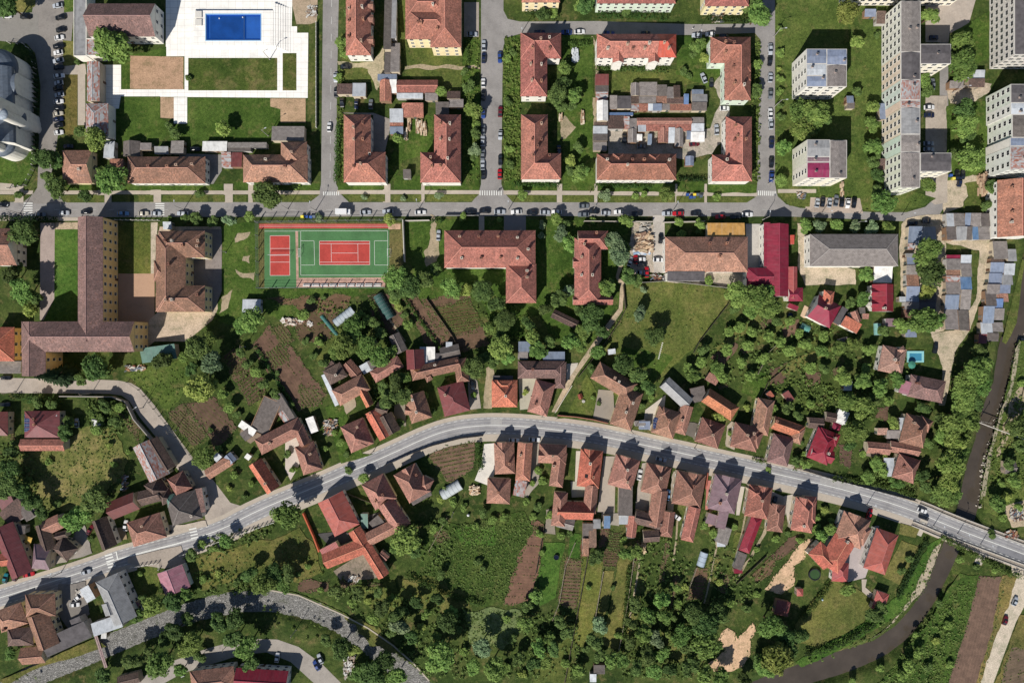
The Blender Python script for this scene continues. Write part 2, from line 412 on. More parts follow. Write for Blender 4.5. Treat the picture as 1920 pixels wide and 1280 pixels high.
# ---- roads (low in the pile)
sheet('road','-60 379 1380 379.5 1430 379 1470 382 1500 390 1560 394 1640 398 1700 398 1735 388 1752 372 1760 350 1762 300 1762 0 1762 -40 1778 -40 1778 330 1776 350 1772 385 1758 408 1720 416 1560 409 1480 406 960 405 -60 408',ASPH)
sheet('road','606 -40 636 -40 632 150 630 345 640 365 655 380 580 380 598 366 602 345 604 150',ASPH)
sheet('road','902 -40 944 -40 944 20 952 36 975 41 1120 40 1300 46 1400 45 1424 38 1432 -10 1454 -10 1453 150 1453 345 1458 368 1475 384 1400 381 1418 365 1420 345 1424 150 1426 75 1415 62 1300 66 1100 65 975 64 952 70 944 86 942 150 940 345 946 362 962 380 884 380 898 362 902 345',ASPH)
sheet('road','70 -40 136 -40 138 30 128 140 112 230 102 300 92 345 90 352 112 366 120 382 40 382 62 364 70 352 72 300 76 160 66 100 50 82 -10 76 -10 24 60 24',asphalt((150,144,138)))
sheet('road','-60 707 170 711 222 713 246 718 264 729 290 760 330 815 368 866 400 900 432 942 452 948 420 985 388 985 378 940 350 900 322 866 295 822 262 782 243 752 228 741 205 738 -60 736',STREET)
MAIN=smooth([(-80,1143),(0,1120),(195,1059),(216,1047),(400,1001),(480,957),(592,912),(665,880),(730,852),(805,817),(855,802),(905,797),(945,797),(1000,800),(1100,812),(1167,825),(1232,839),(1292,852),(1350,865),(1430,882),(1600,921),(1710,955),(1790,990),(1920,1038),(2010,1072)],2)
sheet('dirt_road','1905 1040 1935 1065 1935 1110 1905 1165 1855 1300 1826 1300 1876 1170 1900 1090 1896 1062',dirt((212,198,178)))
strip('pavement',MAIN,-23,30,PAVE)
strip('road',MAIN,-15.5,16.5,ASPH_M)
for d_ in (-10.5,-5.2,5.6,11): strip('road_wear',MAIN,d_-1.2,d_+1.2,asphalt((152,151,154)))
for k_ in (14,30,47,66,80,92): strip('road_patch',MAIN[k_:k_+3],*R.choice(((-15,-2),(2,15),(-9,6))),asphalt(R.choice(((138,138,142),(176,174,172)))))
sheet('road','228 1290 320 1240 385 1216 430 1204 480 1197 520 1198 560 1212 605 1245 650 1290 600 1290 545 1240 500 1222 455 1226 340 1262 290 1290',asphalt((172,164,155)))
# ---- pavements, verges and paths along the streets
sheet('pavement','-20 357.5 62 357.5 62 364.5 -20 364.5',PAVE); sheet('pavement','105 357.5 600 357.5 600 364.5 105 364.5',PAVE)
sheet('pavement','632 356.5 900 357 900 364 632 364',PAVE); sheet('pavement','944 357 1420 361 1420 368 944 365',PAVE)
for x,w_ in ((35,18),(196,26),(292,20),(428,17),(470,9),(725,14),(792,8),(1049,10),(1117,6),(1268,4),(1323,5)):
    sheet('path',[(x-w_/2,345),(x+w_/2,345),(x+w_/2,380),(x-w_/2,380)],PAVE)
sheet('pavement','0 406 150 408 150 414 0 414',PAVE)
# ---- left: forecourt, parking, chapel garden
sheet('pavement','0 24 60 24 72 28 72 72 52 82 20 78 0 76',paving((150,146,140),1.0))
sheet('lawn','-10 -10 68 -10 66 12 45 24 0 24',G_DRY); sheet('lawn','120 -10 138 -10 138 22 120 24',G_LAWN)
sheet('lawn','118 76 140 78 141 124 118 124',G_DRY); sheet('lawn','119 140 146 140 144 250 130 256 119 250',grass((100,100,50),(118,110,58),(132,118,66)))
sheet('path','118 125 160 120 162 140 118 140',PAVE); sheet('path','146 140 160 140 160 235 146 235',PAVE)
sheet('lawn','24 82 46 84 62 98 68 130 69 250 64 320 50 348 20 352 -10 348 -10 100 10 86',G_DARK)
sheet('lawn','-10 278 66 282 66 318 50 346 -10 352',G_LAWN,0.2)
sheet('path','0 343 25 345 30 357 0 357',PAVE)
sheet('terrace','311 -10 548 -10 548 10 547 50 557 50 557 62 578 62 577 184 200 181 196 204 223 204 223 178 195 200 188 125 227 122 244 105 311 105 311 82',concrete())
sheet('lawn','227 108 312 88 312 106 346 106 346 168 226 168 227 120',G_LAWN)
sheet('dirt','244 105 344 107 344 168 244 167',dirt((190,156,128)))
sheet('lawn','353 109 520 109 520 170 353 170',grass((70,96,36),(88,108,46),(140,130,84)))
sheet('lawn','530 100 556 100 556 170 530 170',grass((70,96,36),(96,108,50),(150,134,90)))
sheet('lawn','226 181 300 181 300 222 326 234 351 232 351 183 506 185 508 200 526 203 526 230 575 232 575 240 510 262 200 264 204 204 226 204',G_LAWN)
sheet('dirt','301 182 326 183 326 223 301 221',dirt((190,160,132))); sheet('dirt','507 185 573 185 573 230 526 230 526 205 507 200',dirt((190,160,130)))
sheet('path','326 183 351 183 351 232 326 232',concrete())
sheet('dirt','548 -10 596 -10 594 42 580 46 556 46 548 10',dirt((184,164,140)))
sheet('lawn','580 46 594 42 594 238 576 238',grass((80,100,42),(100,112,54),(140,132,84)))
sheet('path','195 122 227 122 227 178 223 204 196 204 190 180',concrete())
sheet('yard','336 288 416 290 416 320 400 345 386 345 386 300 336 300',asphalt((150,146,142)))
sheet('lawn','0 366 28 366 28 378 0 378',G_DRY); sheet('lawn','110 366 196 366 196 380 125 380',G_MEAD)
for a,b in ((213,244),(260,288),(306,390),(400,422),(440,462),(474,490)): sheet('lawn',[(a,365.5),(b,365.5),(b,379),(a,379)],G_MEAD)
sheet('lawn','490 365 600 365 588 372 576 379 490 379',G_MEAD)
for s_ in ('640 364.5 722 364.5 722 378 660 378','738 364.5 790 364.5 790 378 738 378','800 365 898 365 884 378 800 378','950 366 1043 366 1043 379 962 379','1055 366 1113 366 1113 379 1055 379','1121 367 1264 368 1264 380 1121 380','1268 368 1320 368 1320 380 1268 380','1327 369 1418 369 1400 380 1327 380'):
    sheet('lawn',s_,G_MEAD)
for s_ in ('105 346 190 346 190 357 105 357','210 346 420 346 420 357 210 357','440 340 465 340 465 357 440 357','475 343 600 343 600 356 475 356','634 343 720 343 720 356 634 356','738 330 790 330 790 356 738 356','797 343 898 343 898 356 797 356','946 342 1045 342 1045 357 946 357','1055 325 1115 325 1115 357 1055 357','1120 344 1262 346 1262 361 1120 358','1270 340 1320 340 1320 361 1270 361','1328 344 1418 346 1418 362 1328 362'):
    sheet('lawn',s_,G_LAWN,0.15)
# crossings and centre lines
def dashes(line,d,w_,on,off,z=None):
    m=MB(); acc=0
    zz=LAYER[0]; LAYER[0]+=0.001
    for a,b in zip(line,line[1:]):
        A=Vector(a);B=Vector(b); L=(B-A).length; t=(B-A)/max(L,1e-6); n=Vector((-t.y,t.x)); q=0
        while q<L:
            ph=(acc+q)%(on+off); seg=min(L-q,(on-ph) if ph<on else (on+off-ph)); seg=max(seg,0.05)
            if ph<on:
                p0=A+t*q+n*d; p1=A+t*(q+seg)+n*d
                m.face([tuple(P(*v))+(zz,) for v in (p0-n*w_/2,p0+n*w_/2,p1+n*w_/2,p1-n*w_/2)][::-1])
            q+=seg
        acc+=L
    o=m.build('road_marking',LINE,uv=False); o['kind']='structure'
dashes(MAIN,0,1.4,60,0.1); dashes(MAIN,-13.2,0.9,6,6); dashes(MAIN,14.2,0.9,6,6)
dashes([(622,0),(619,340)],0,0.6,14,18); dashes([(0,393),(1470,393)],0,0.35,10,24)
def zebra(x0,y0,x1,y1,nb,w_,bar):
    m=MB(); zz=LAYER[0]; LAYER[0]+=0.001
    A=Vector((x0,y0));B=Vector((x1,y1)); t=(B-A).normalized(); n=Vector((-t.y,t.x))
    for i in range(nb):
        c=A.lerp(B,(i+.5)/nb); q=[c-t*bar/2-n*w_/2,c+t*bar/2-n*w_/2,c+t*bar/2+n*w_/2,c-t*bar/2+n*w_/2]
        m.face([tuple(P(*v))+(zz,) for v in q][::-1])
    o=m.build('zebra_crossing',LINE,uv=False); o['kind']='structure'
zebra(300,380,300,405,6,17,2.2); zebra(53,379,53,406,6,17,2.2); zebra(605,363,637,363,8,7,2); zebra(898,362,942,362,10,9,2); zebra(1420,362,1455,363,9,9,2)
zebra(203,1037,211,1064,5,15,3); zebra(361,988,366,1010,4,14,2.6)
sheet('road_marking','217 1033 219 1033 222 1047 400 1001 400 1002 220 1049',LINE); 
# ---- school grounds and sports court
sheet('lawn','102 430 146 430 146 602 82 602 100 566',G_BRIGHT); sheet('lawn','222 417 283 417 283 513 222 513',grass((86,106,44),(104,116,52),(124,128,62)))
sheet('yard','222 513 290 513 290 612 222 612',paving((196,160,134),0.6)); sheet('path','283 417 296 417 290 513 283 513',dirt((200,186,166)))
sheet('path','76 418 103 418 102 560 82 600 75 600',asphalt((176,160,152)))
sheet('path','104 417 146 417 146 430 104 430',DIRT)
sheet('yard','300 425 415 425 415 470 400 520 410 580 398 600 350 640 290 640 272 655 280 600 296 585 296 440',dirt((202,182,160)))
sheet('yard','345 430 416 430 416 545 400 585 345 585',asphalt((150,140,134)))
sheet('lawn','417 418 486 418 486 540 560 545 480 590 440 610 400 600 417 545',G_LAWN,0.3)
sheet('lawn','486 540 700 540 700 548 600 572 520 600 486 575',G_LAWN,0.3)
for s_ in ('445 438 470 432 462 446 440 452','455 478 470 480 468 495 455 490','440 508 480 512 475 526 455 520','415 560 438 545 425 575 413 588'): sheet('dirt',s_,DIRT2,0.5)
CG=asphalt((86,130,84)); CR=asphalt((196,80,72))
sheet('sports_court','484 417 757 417 757 492 722 540 486 540',grass((110,112,64),(120,116,72),(138,126,84)))
sheet('sports_court','496 429 730 429 730 520 722 521 722 540 496 540',CG)
sheet('running_track','486 420 728 420 728 428 486 428.5',CR); sheet('path','728 420 751 420 751 430 728 430',dirt((200,165,140)))
sheet('path','554 433 559 433 560 521 722 520 722 538 556 539',dirt((198,160,144)))
sheet('tennis_court','506 442 543 441 544 516 506.5 517',CR); sheet('tennis_court','598.5 451.5 693 451.5 694 497 599 497',CR)
def lines(nm,segs,w_=0.55,col=None):
    m=MB(); zz=LAYER[0]; LAYER[0]+=0.001
    for x0,y0,x1,y1 in segs:
        A=Vector((x0,y0));B=Vector((x1,y1)); t=(B-A).normalized(); n=Vector((-t.y,t.x))*w_/2; A=A-t*w_/2; B=B+t*w_/2
        m.face([tuple(P(*v))+(zz,) for v in (A-n,A+n,B+n,B-n)][::-1])
    o=m.build(nm,LINE if col is None else col,uv=False); o['kind']='structure'
def rect(a,b,c,d): return [(a,b,c,b),(a,d,c,d)], [(a,b,a,d),(c,b,c,d)]
def rl(a,b,c,d): h,v=rect(a,b,c,d); return h+v
lines('court_line',rl(506.5,442,543.5,516.5)); lines('court_marking',[(507,466,543,466),(507,479,543,478.5),(507,491.5,543.5,491.5)])
lines('court_line',rl(599,452,693.5,496.5)+[(599,457,693,457),(600,491.5,694,491.5)]); lines('court_marking',[(621,457,621.5,491),(671,457,671.5,491),(621,474.5,671,474.5)])
lines('court_line',rl(564,433,727,516)); lines('court_marking',[(564,451.5,589,451.5),(589,451.5,590,497),(590,497,565,497),(727,451.5,702,451.5),(702,451.5,702.5,497),(702.5,497,727,497)])
lines('court_line',[(486,422.6,728,422.6),(486,425.3,728,425.3)],0.3); lines('court_line',[(496,433.5,564,433.5)],0.5)
# ---- middle strip
sheet('lawn','760 412 1040 412 1180 412 1172 500 1168 560 1110 640 1000 640 930 620 900 560 760 560',G_LAWN,0.2)
sheet('dirt','806 403 818 403 818 430 822 470 818 492 800 500 796 470 808 450',DIRT2,0.5)
sheet('path','898 405 908 405 908 434 898 434',PAVE); sheet('yard','945 405 986 405 986 434 945 434',paving((150,146,144),0.6))
sheet('yard','1224 403 1246 403 1246 512 1224 512',asphalt((198,190,180))); sheet('dirt','1183 420 1224 420 1224 512 1180 512',dirt((190,176,160)),0.4)
sheet('yard','1398 420 1440 420 1438 505 1400 505',asphalt((204,198,190)))
sheet('yard','1246 508 1400 508 1400 528 1345 540 1246 528',dirt((190,176,158)))
sheet('meadow','1174 530 1250 528 1345 534 1365 545 1362 570 1310 640 1240 710 1200 740 1150 740 1130 660 1168 600',grass((92,112,48),(112,124,60),(136,136,76)),0.3)
sheet('lawn','1170 650 1262 668 1215 735 1150 700',G_LAWN,0.4)
sheet('dirt','1496 420 1510 420 1516 497 1560 500 1604 505 1604 534 1510 534 1496 500',dirt((206,188,164)),0.2)
sheet('dirt','1700 408 1770 400 1762 340 1806 320 1806 388 1770 400 1900 400 1862 455 1852 520 1818 620 1790 660 1772 760 1760 758 1768 690 1745 625 1790 620 1830 560 1836 470 1774 455 1774 480 1770 620 1745 625 1690 560 1686 470 1690 420',dirt((198,182,158)),0.2)
sheet('dirt','1778 160 1860 155 1855 175 1830 192 1780 196 1776 180',dirt((196,180,160)),0.4); sheet('dirt','1768 330 1810 320 1840 335 1815 365 1800 390 1768 392',dirt((200,184,160)),0.3)
sheet('lawn','1808 345 1850 338 1850 400 1800 395 1815 370',G_MEAD,0.3)
sheet('yard','1735 -10 1832 -10 1812 60 1780 62 1778 80 1735 80',asphalt((186,174,162))); sheet('yard','1735 180 1776 180 1776 380 1752 384 1735 370',asphalt((186,174,160)))
sheet('lawn','1774 200 1850 190 1850 320 1776 340',G_LAWN,0.2); sheet('lawn','1785 60 1856 20 1854 110 1780 150',G_LAWN,0.2)
sheet('lawn','1453 -10 1660 -10 1652 100 1655 345 1700 355 1755 372 1730 388 1640 396 1520 388 1475 378 1458 360 1453 340',grass((82,106,46),(96,120,54),(116,130,66)))
sheet('yard','1510 370 1612 372 1618 400 1510 398',asphalt((188,172,158))); sheet('path','1458 355 1530 355 1530 362 1458 362',PAVE)
sheet('lawn','1458 362 1520 364 1518 388 1480 386',G_MEAD)
# back yards between the terracotta houses
sheet('yard','1112 186 1118 186 1118 100 1105 70 1112 66 1122 90 1124 250 1112 250',DIRT2,0.4)
sheet('yard','1138 245 1300 245 1330 240 1352 190 1330 140 1345 130 1370 185 1362 255 1335 290 1290 298 1200 298 1140 290',dirt((182,172,158)),0.3)
sheet('lawn','1120 132 1325 130 1325 158 1250 158 1140 175 1140 142',G_MEAD,0.3)
sheet('lawn','1055 66 1112 70 1112 338 1055 340',G_LAWN,0.2); sheet('lawn','1270 70 1330 70 1352 140 1330 165 1268 140',G_LAWN,0.3)
sheet('lawn','945 72 975 66 975 342 946 342',G_LAWN,0.2)
sheet('yard','1052 222 1060 218 1080 240 1062 262 1052 262',DIRT2,0.3)
sheet('lawn','867 74 900 74 898 345 867 345',G_LAWN,0.2); sheet('lawn','745 -10 762 -10 762 88 866 92 866 185 760 140',G_MEAD,0.3)
sheet('yard','870 5 898 5 898 70 870 70',asphalt((170,160,150))); sheet('path','760 122 900 124 900 130 760 130',DIRT2,0.3)
sheet('lawn','640 60 700 118 700 156 640 156',G_MEAD,0.2); sheet('dirt','700 118 718 90 722 90 718 150 708 170 690 130 634 124 634 117',dirt((190,176,146)),0.3)
sheet('lawn','756 222 792 215 812 220 812 285 756 300 740 340 722 340 735 290',G_LAWN,0.3)
sheet('yard','634 212 700 212 735 225 722 285 700 285 700 216',asphalt((160,152,144)))
# ---- gardens south of the sports court
SO=(112,90,78)
PLOTS=[]
def plot(s_,ang,c1=SO,c2=(92,84,60),per=0.9):
    PLOTS.append((s_,ang,c2,per));  sheet('soil',s_,rows(c1,c2,round(ang,2),round(per*1.35,2)),0.45)
plot('470 648 505 610 545 650 612 738 598 762 560 770 520 720',2.2,(116,92,80),(98,86,66)); plot('422 668 440 652 502 716 496 738 470 760 428 700',0.72,(104,84,72),(84,96,50),1.1)
plot('548 598 620 568 640 580 620 640 560 640',2.5,(104,86,70),(96,92,60)); plot('500 560 660 552 650 580 600 590',0.3,(120,96,78),(100,90,60))
plot('690 555 720 545 760 590 740 640 700 610',2.3); plot('755 560 778 548 850 640 835 660 800 650',2.25,(118,94,80),(100,88,66))
plot('792 560 880 552 900 600 920 650 850 660 815 620',0.15,(116,94,78),(96,86,64)); plot('812 578 880 560 910 612 850 626',0.15,(100,84,62),(70,112,48),0.85)
plot('498 660 528 642 546 668 518 690',2.2,(104,84,70),(72,112,50),.9); plot('505 614 530 606 552 640 530 650',2.2,(110,90,74),(80,112,54),.9); plot('440 700 462 690 482 730 470 748',.72,(104,84,72),(76,110,50),1); plot('560 720 600 735 604 758 566 766',2.2,(110,92,76),(84,106,56),1)
plot('315 775 345 757 390 812 372 835 356 830',-0.75,(108,90,76),(86,100,54),0.8); plot('345 757 400 745 445 800 402 845 388 812',-0.75,(108,88,76),(90,92,56),1.2)
plot('800 852 890 825 888 882 842 908 822 880',0.2,(126,102,88),(90,98,58),1.3)
plot('220 770 262 785 262 830 240 800',0.5,(110,92,76),(84,96,56))
sheet('lawn','232 700 345 672 360 700 340 745 315 775 290 745 262 722',grass((84,110,44),(98,122,52),(112,132,62)),0.3)
sheet('meadow','30 850 120 835 165 800 215 800 240 860 230 900 160 950 90 960 50 940',grass((104,116,58),(128,132,72),(170,154,104)),0.6)
sheet('dirt','50 905 100 890 140 900 130 930 70 935',grass((120,126,66),(150,142,86),(178,160,110)),0.8)
sheet('lawn','610 762 640 750 680 850 700 850 640 870',G_LAWN,0.2)
sheet('lawn','1042 785 1064 775 1100 700 1122 740 1110 780',grass((86,108,44),(100,118,52),(116,128,62)))
sheet('yard','1112 782 1122 730 1150 732 1152 785 1138 792',paving((160,150,138),0.5)); sheet('yard','1062 682 1084 680 1072 716 1062 720',paving((214,204,190),0.9))
sheet('yard','972 705 1012 705 1005 765 975 768',paving((190,184,166),0.7)); sheet('yard','895 715 902 765 880 768 876 690',asphalt((178,168,156)))
sheet('yard','535 822 560 815 562 870 545 900 535 880',paving((214,200,190),0.8)); sheet('yard','908 832 930 830 928 880 922 912 890 900 902 870',paving((232,226,216),1.2))
sheet('yard','1210 768 1248 740 1245 770 1205 800',paving((214,204,190),0.9)); sheet('dirt','912 690 924 682 930 735 922 765 906 765',DIRT2,0.2)
sheet('path','1080 845 1088 845 1086 905 1078 905',paving((214,204,190),0.9)); sheet('yard','1070 902 1106 902 1104 930 1072 932',paving((190,186,170),0.7))
sheet('yard','1132 855 1155 855 1152 960 1120 960 1126 900',paving((184,172,158),0.8)); sheet('yard','1204 868 1216 866 1214 910 1224 925 1218 960 1190 960 1195 915',asphalt((176,166,156)))
sheet('path','1325 900 1338 900 1332 955 1322 955',paving((200,130,120),0.5)); sheet('path','1384 910 1396 912 1386 965 1380 965',paving((214,204,190),0.9))
sheet('yard','1441 918 1480 935 1472 965 1440 960',asphalt((190,178,164))); sheet('yard','1468 930 1490 925 1500 940 1490 980 1478 985',paving((200,190,176),0.8))
sheet('path','1444 950 1436 1000 1380 1090 1376 1090 1430 1000',DIRT2,0.2)
# ---- south gardens
plot('988 975 1022 980 1010 1075 990 1130 945 1132 966 1060',-0.05,(132,102,88),(112,94,74),0.9)
plot('1046 1130 1062 1045 1092 1048 1088 1110 1080 1145',-0.05,(116,94,80),(84,104,56),1.1); plot('1088 1010 1105 1008 1098 1050 1088 1050',1.4,(124,90,76),(96,90,60))
plot('1125 990 1142 988 1138 1026 1124 1025',1.5); plot('1141 995 1166 996 1163 1030 1139 1030',-0.03,(90,80,60),(64,110,52),0.8); plot('1134 1030 1162 1030 1155 1062 1130 1064',-0.05,(96,78,66),(110,96,70),0.8)
plot('1305 1062 1330 1062 1318 1125 1288 1125',-0.1,(124,98,82),(96,100,60),1.0); plot('880 985 895 980 925 985 890 990',-0.1,(110,92,80),(90,100,60)); plot('868 990 895 988 895 1008 868 1008',0.4,(120,104,96),(84,110,56))
plot('1410 1075 1440 1045 1460 1040 1445 1075 1415 1095',0.9,(122,98,80),(100,96,66)); plot('560 1085 618 1090 612 1110 560 1108',0.2); plot('1440 1045 1480 1010 1500 1000 1490 1030 1460 1050',0.7)
sheet('lawn','1020 1015 1060 1018 1050 1060 1042 1120 1012 1135 1010 1070',G_BRIGHT,0.2); sheet('lawn','1068 1000 1090 1000 1086 1045 1066 1045',G_BRIGHT,0.2)
sheet('meadow','1092 1040 1130 1050 1128 1090 1110 1180 1095 1210 1072 1215 1085 1130',grass((110,124,54),(126,132,62),(142,138,74)),0.3)
sheet('meadow','1160 1045 1188 1045 1178 1130 1162 1215 1128 1210 1145 1130',grass((116,122,58),(132,130,68),(150,140,82)),0.3); sheet('meadow','1132 1070 1152 1068 1140 1140 1118 1170',grass((116,122,58),(132,130,68),(150,140,82)),0.3)
sheet('meadow','870 1145 940 1138 975 1145 980 1180 940 1215 880 1205',G_PALE,0.6); sheet('lawn','802 985 900 978 985 960 1000 990 960 1070 945 1130 880 1135 780 1080',grass((60,88,36),(74,102,42),(98,118,58),.3),0.8)
sheet('lawn','850 985 930 985 930 1020 870 1025',G_BRIGHT,0.4); sheet('meadow','745 1085 820 1080 860 1120 860 1135 800 1140 750 1115',grass((104,122,56),(122,128,64),(146,134,78)),0.5)
sheet('meadow','355 1050 470 1015 510 1010 560 990 590 1020 605 1075 560 1090 500 1075 380 1105 360 1090',grass((96,112,50),(120,122,62),(148,136,80)),0.4)
sheet('yard','625 1070 680 1035 700 1045 722 1080 690 1085 640 1088',dirt((150,136,122))); sheet('yard','595 1000 640 995 660 1000 665 1018 620 1025',asphalt((84,82,82)))
sheet('lawn','258 1064 298 1056 300 1085 296 1112 262 1125 252 1095',grass((84,106,44),(100,118,52),(120,128,62)))
sheet('yard','300 1030 340 1022 350 1058 310 1065 240 1055 240 1045',asphalt((176,164,152)))
sheet('grass_bank','0 1275 180 1195 200 1212 60 1255 10 1285',grass((96,110,46),(118,118,60),(142,128,76)),0.2)
sheet('sand','1365 1174 1375 1185 1382 1195 1395 1182 1412 1167 1417 1180 1408 1205 1407 1225 1392 1250 1370 1260 1345 1260 1325 1247 1342 1232 1357 1217 1345 1197 1356 1180',SAND,0.4)
sheet('sand','1515 1010 1524 1012 1505 1048 1490 1060 1488 1095 1465 1112 1434 1106 1450 1078 1478 1050 1498 1022',SAND,0.35)
sheet('lawn','1500 1205 1490 1170 1520 1130 1560 1085 1600 1100 1640 1120 1620 1165 1580 1190 1530 1210',grass((112,120,58),(124,128,66),(136,132,74)),0.15)
sheet('lawn','1690 1012 1722 1025 1685 1095 1655 1080',grass((116,120,60),(132,130,70),(146,138,82)),0.1); sheet('lawn','1688 980 1724 990 1716 1008 1685 1000',grass((126,124,66),(140,134,78),(150,140,84)))
sheet('yard','1598 1020 1632 990 1640 985 1648 985 1640 1030 1622 1082 1590 1090 1575 1080 1585 1045',paving((190,178,176),0.7))
sheet('path','1615 1085 1625 1085 1622 1100 1636 1112 1630 1120 1616 1108',PAVE)
sheet('grass_bank','1740 1020 1770 1000 1750 1050 1722 1110 1690 1150 1640 1180 1590 1210 1500 1250 1490 1240 1600 1180 1680 1120 1720 1060',G_BRIGHT,0.3)
sheet('gravel','1764 1018 1752 1056 1734 1100 1704 1136 1666 1174 1630 1198 1655 1182 1690 1148 1714 1105 1736 1060 1750 1030',dirt((186,172,150)),0.3)
sheet('meadow','1800 1075 1835 1078 1812 1180 1780 1290 1640 1290 1700 1215 1745 1160 1778 1100',grass((64,94,40),(78,112,44),(100,128,56)),0.3)
sheet('field','1835 1080 1876 1080 1879 1100 1862 1180 1832 1290 1774 1290 1810 1180',rows((126,104,92),(108,92,80),1.32,1.2),0.1); sheet('meadow','1878 1078 1905 1080 1895 1120 1860 1210 1834 1290 1826 1290 1860 1180',grass((130,124,66),(150,134,80),(166,142,92)),0.3)
sheet('meadow','1912 1150 1930 1150 1930 1290 1862 1290',grass((120,118,64),(140,128,76),(110,112,58)),0.3); plot('1895 1215 1930 1215 1930 1290 1872 1290',0.3,(120,104,90),(98,94,70))
sheet('grass_bank','1910 640 1930 640 1930 980 1842 960 1850 880 1880 760 1895 700',grass((80,106,44),(98,120,54),(126,130,76)),0.3); sheet('gravel','1893 728 1903 655 1912 640 1908 680 1897 735 1880 775 1862 838 1846 930 1838 930 1850 860 1874 775',dirt((170,160,138)),0.15)
sheet('dirt','1900 740 1925 700 1925 760 1890 810 1878 850 1868 860 1880 800',DIRT2,0.6); sheet('dirt','1880 950 1930 930 1930 990 1895 985',DIRT,0.5)
sheet('grass_bank','1878 640 1916 486 1920 490 1906 605 1886 645',G_MEAD,0.1)
sheet('lawn','1425 785 1440 700 1400 690 1390 735 1420 750',G_LAWN,0.2)
plot('1572 835 1600 835 1592 875 1575 870',0.1,(110,88,78),(92,84,66)); plot('1444 690 1480 680 1470 715 1446 722',0.6); plot('1510 700 1540 695 1535 720 1512 728',0.5); plot('1645 762 1668 760 1662 790 1640 785',0.1)
sheet('dirt','1460 605 1500 600 1490 625 1470 632',dirt((130,104,86)),0.4); sheet('dirt','1330 670 1370 640 1385 650 1350 690',dirt((120,98,82)),0.4)

for s_,a_,c2_ in (('1190 1010 1204 1012 1192 1070 1180 1068',1.4,(84,100,50)),('1245 1020 1256 1020 1244 1090 1234 1088',1.4,(96,104,60)),('1262 1080 1276 1082 1262 1140 1250 1138',1.4,(90,100,56)),('1336 1040 1346 1040 1338 1075 1328 1074',1.4,(80,100,50)),('1352 1070 1370 1072 1362 1110 1346 1106',.1,(92,104,58)),('812 1000 840 992 846 1012 820 1020',.3,(84,104,50)),('1000 985 1012 986 1008 1000 998 1000',.1,(80,110,50)),('700 690 716 686 720 700 706 706',.4,(84,104,50)),('1386 652 1400 640 1412 656 1398 668',.7,(90,90,60)),('1420 600 1440 590 1450 606 1430 618',.7,(90,90,60)),('1560 690 1578 686 1580 700 1564 704',.2,(90,90,60)),('1345 720 1362 716 1366 728 1350 732',.3,(80,104,50)),('590 640 606 630 612 646 598 656',.6,(84,100,54)),('640 1085 668 1090 664 1102 638 1098',.1,(90,90,64)),('690 1088 716 1092 712 1106 690 1104',.1,(84,96,56)),('20 780 28 780 28 830 20 830',1.5,(84,100,50)),('1490 860 1506 866 1500 880 1488 876',.4,(80,100,50))): plot(s_,a_,(112,94,78),c2_,.8)
for s_,m_ in (('1196 1075 1212 1078 1186 1190 1172 1186',G_DRY),('1256 1088 1266 1090 1240 1190 1230 1186',G_MEAD),('1330 1042 1350 1044 1330 1130 1318 1126',G_DRY),('1380 1000 1392 1000 1372 1080 1362 1078',G_MEAD),('1402 640 1470 600 1480 612 1412 656',G_MEAD),('1340 650 1420 590 1432 600 1350 664',G_DRY),('1440 668 1560 610 1570 620 1452 684',G_MEAD),('1460 690 1560 645 1566 655 1468 704',G_DRY),('980 600 1010 590 1040 640 1000 660',G_MEAD),('590 660 640 620 650 640 600 690',G_MEAD),('660 1100 740 1090 760 1150 700 1140',G_MEAD),('820 1095 870 1110 880 1140 830 1150',G_DRY),('640 1150 700 1170 760 1230 700 1210',G_DRY),('1000 1200 1080 1190 1070 1280 1000 1280',G_MEAD),('1240 1180 1300 1200 1290 1240 1250 1230',G_DRY)): sheet('meadow',s_,m_,.6)
for a_,b_,c_,d_ in ((1270,975,1262,1050),(1344,1020,1320,1130),(1398,960,1380,1040),(1205,1010,1180,1160),(700,560,760,640)): strip('path',[(a_,b_),((a_+c_)/2+1.5,(b_+d_)/2),(c_,d_)],-1.6,1.6,DIRT2)
sheet('yard','1500 592 1508 572 1517 577 1512 596 1506 596',paving((226,196,164),.8))

for s_,c_ in (('1000 832 1014 832 1010 905 985 935 985 900',(168,158,146)),('1262 882 1272 884 1262 960 1250 960',(176,166,152)),('1208 802 1240 812 1236 780 1215 775',(190,182,170)),('1285 815 1322 830 1318 800 1300 790 1290 790',(120,112,104)),('1360 838 1378 842 1385 800 1372 790 1362 800',(186,172,154)),('1448 805 1470 815 1490 825 1480 812 1455 800',(200,188,168)),('738 803 762 797 757 745 740 760',(150,140,126)),('640 752 664 735 668 760 650 775',(176,160,140)),('120 1052 172 1036 160 985 140 1000',(160,152,144)),('30 1077 128 1052 112 1038 20 1062',(170,160,148)),('206 1018 240 1010 234 985 214 990',(160,140,110)),('308 1000 390 985 386 976 310 986',(190,178,164)),('110 1095 160 1090 170 1150 130 1180 108 1150',(140,134,128)),('455 795 482 785 492 815 470 830 450 815',(150,132,116)),('690 1000 716 996 716 960 690 965',(110,104,100)),('1024 955 1040 955 1040 1000 1022 1000',(150,140,126)),('1128 960 1160 960 1160 985 1128 985',(168,160,148)),('1330 955 1345 955 1340 985 1328 985',(180,150,136)),('1672 810 1700 806 1694 832 1660 828',(120,110,102)),('1610 845 1626 840 1660 855 1655 866',(150,136,120))): sheet('yard',s_,asphalt(c_),.25)

sheet('footpath','1170 492 1160 520 1171 530 1167 582 1152 604 1122 646 1080 704 1044 772 1034 772 1062 716 1108 648 1146 596 1160 578 1163 535 1154 520 1162 490',DIRT)
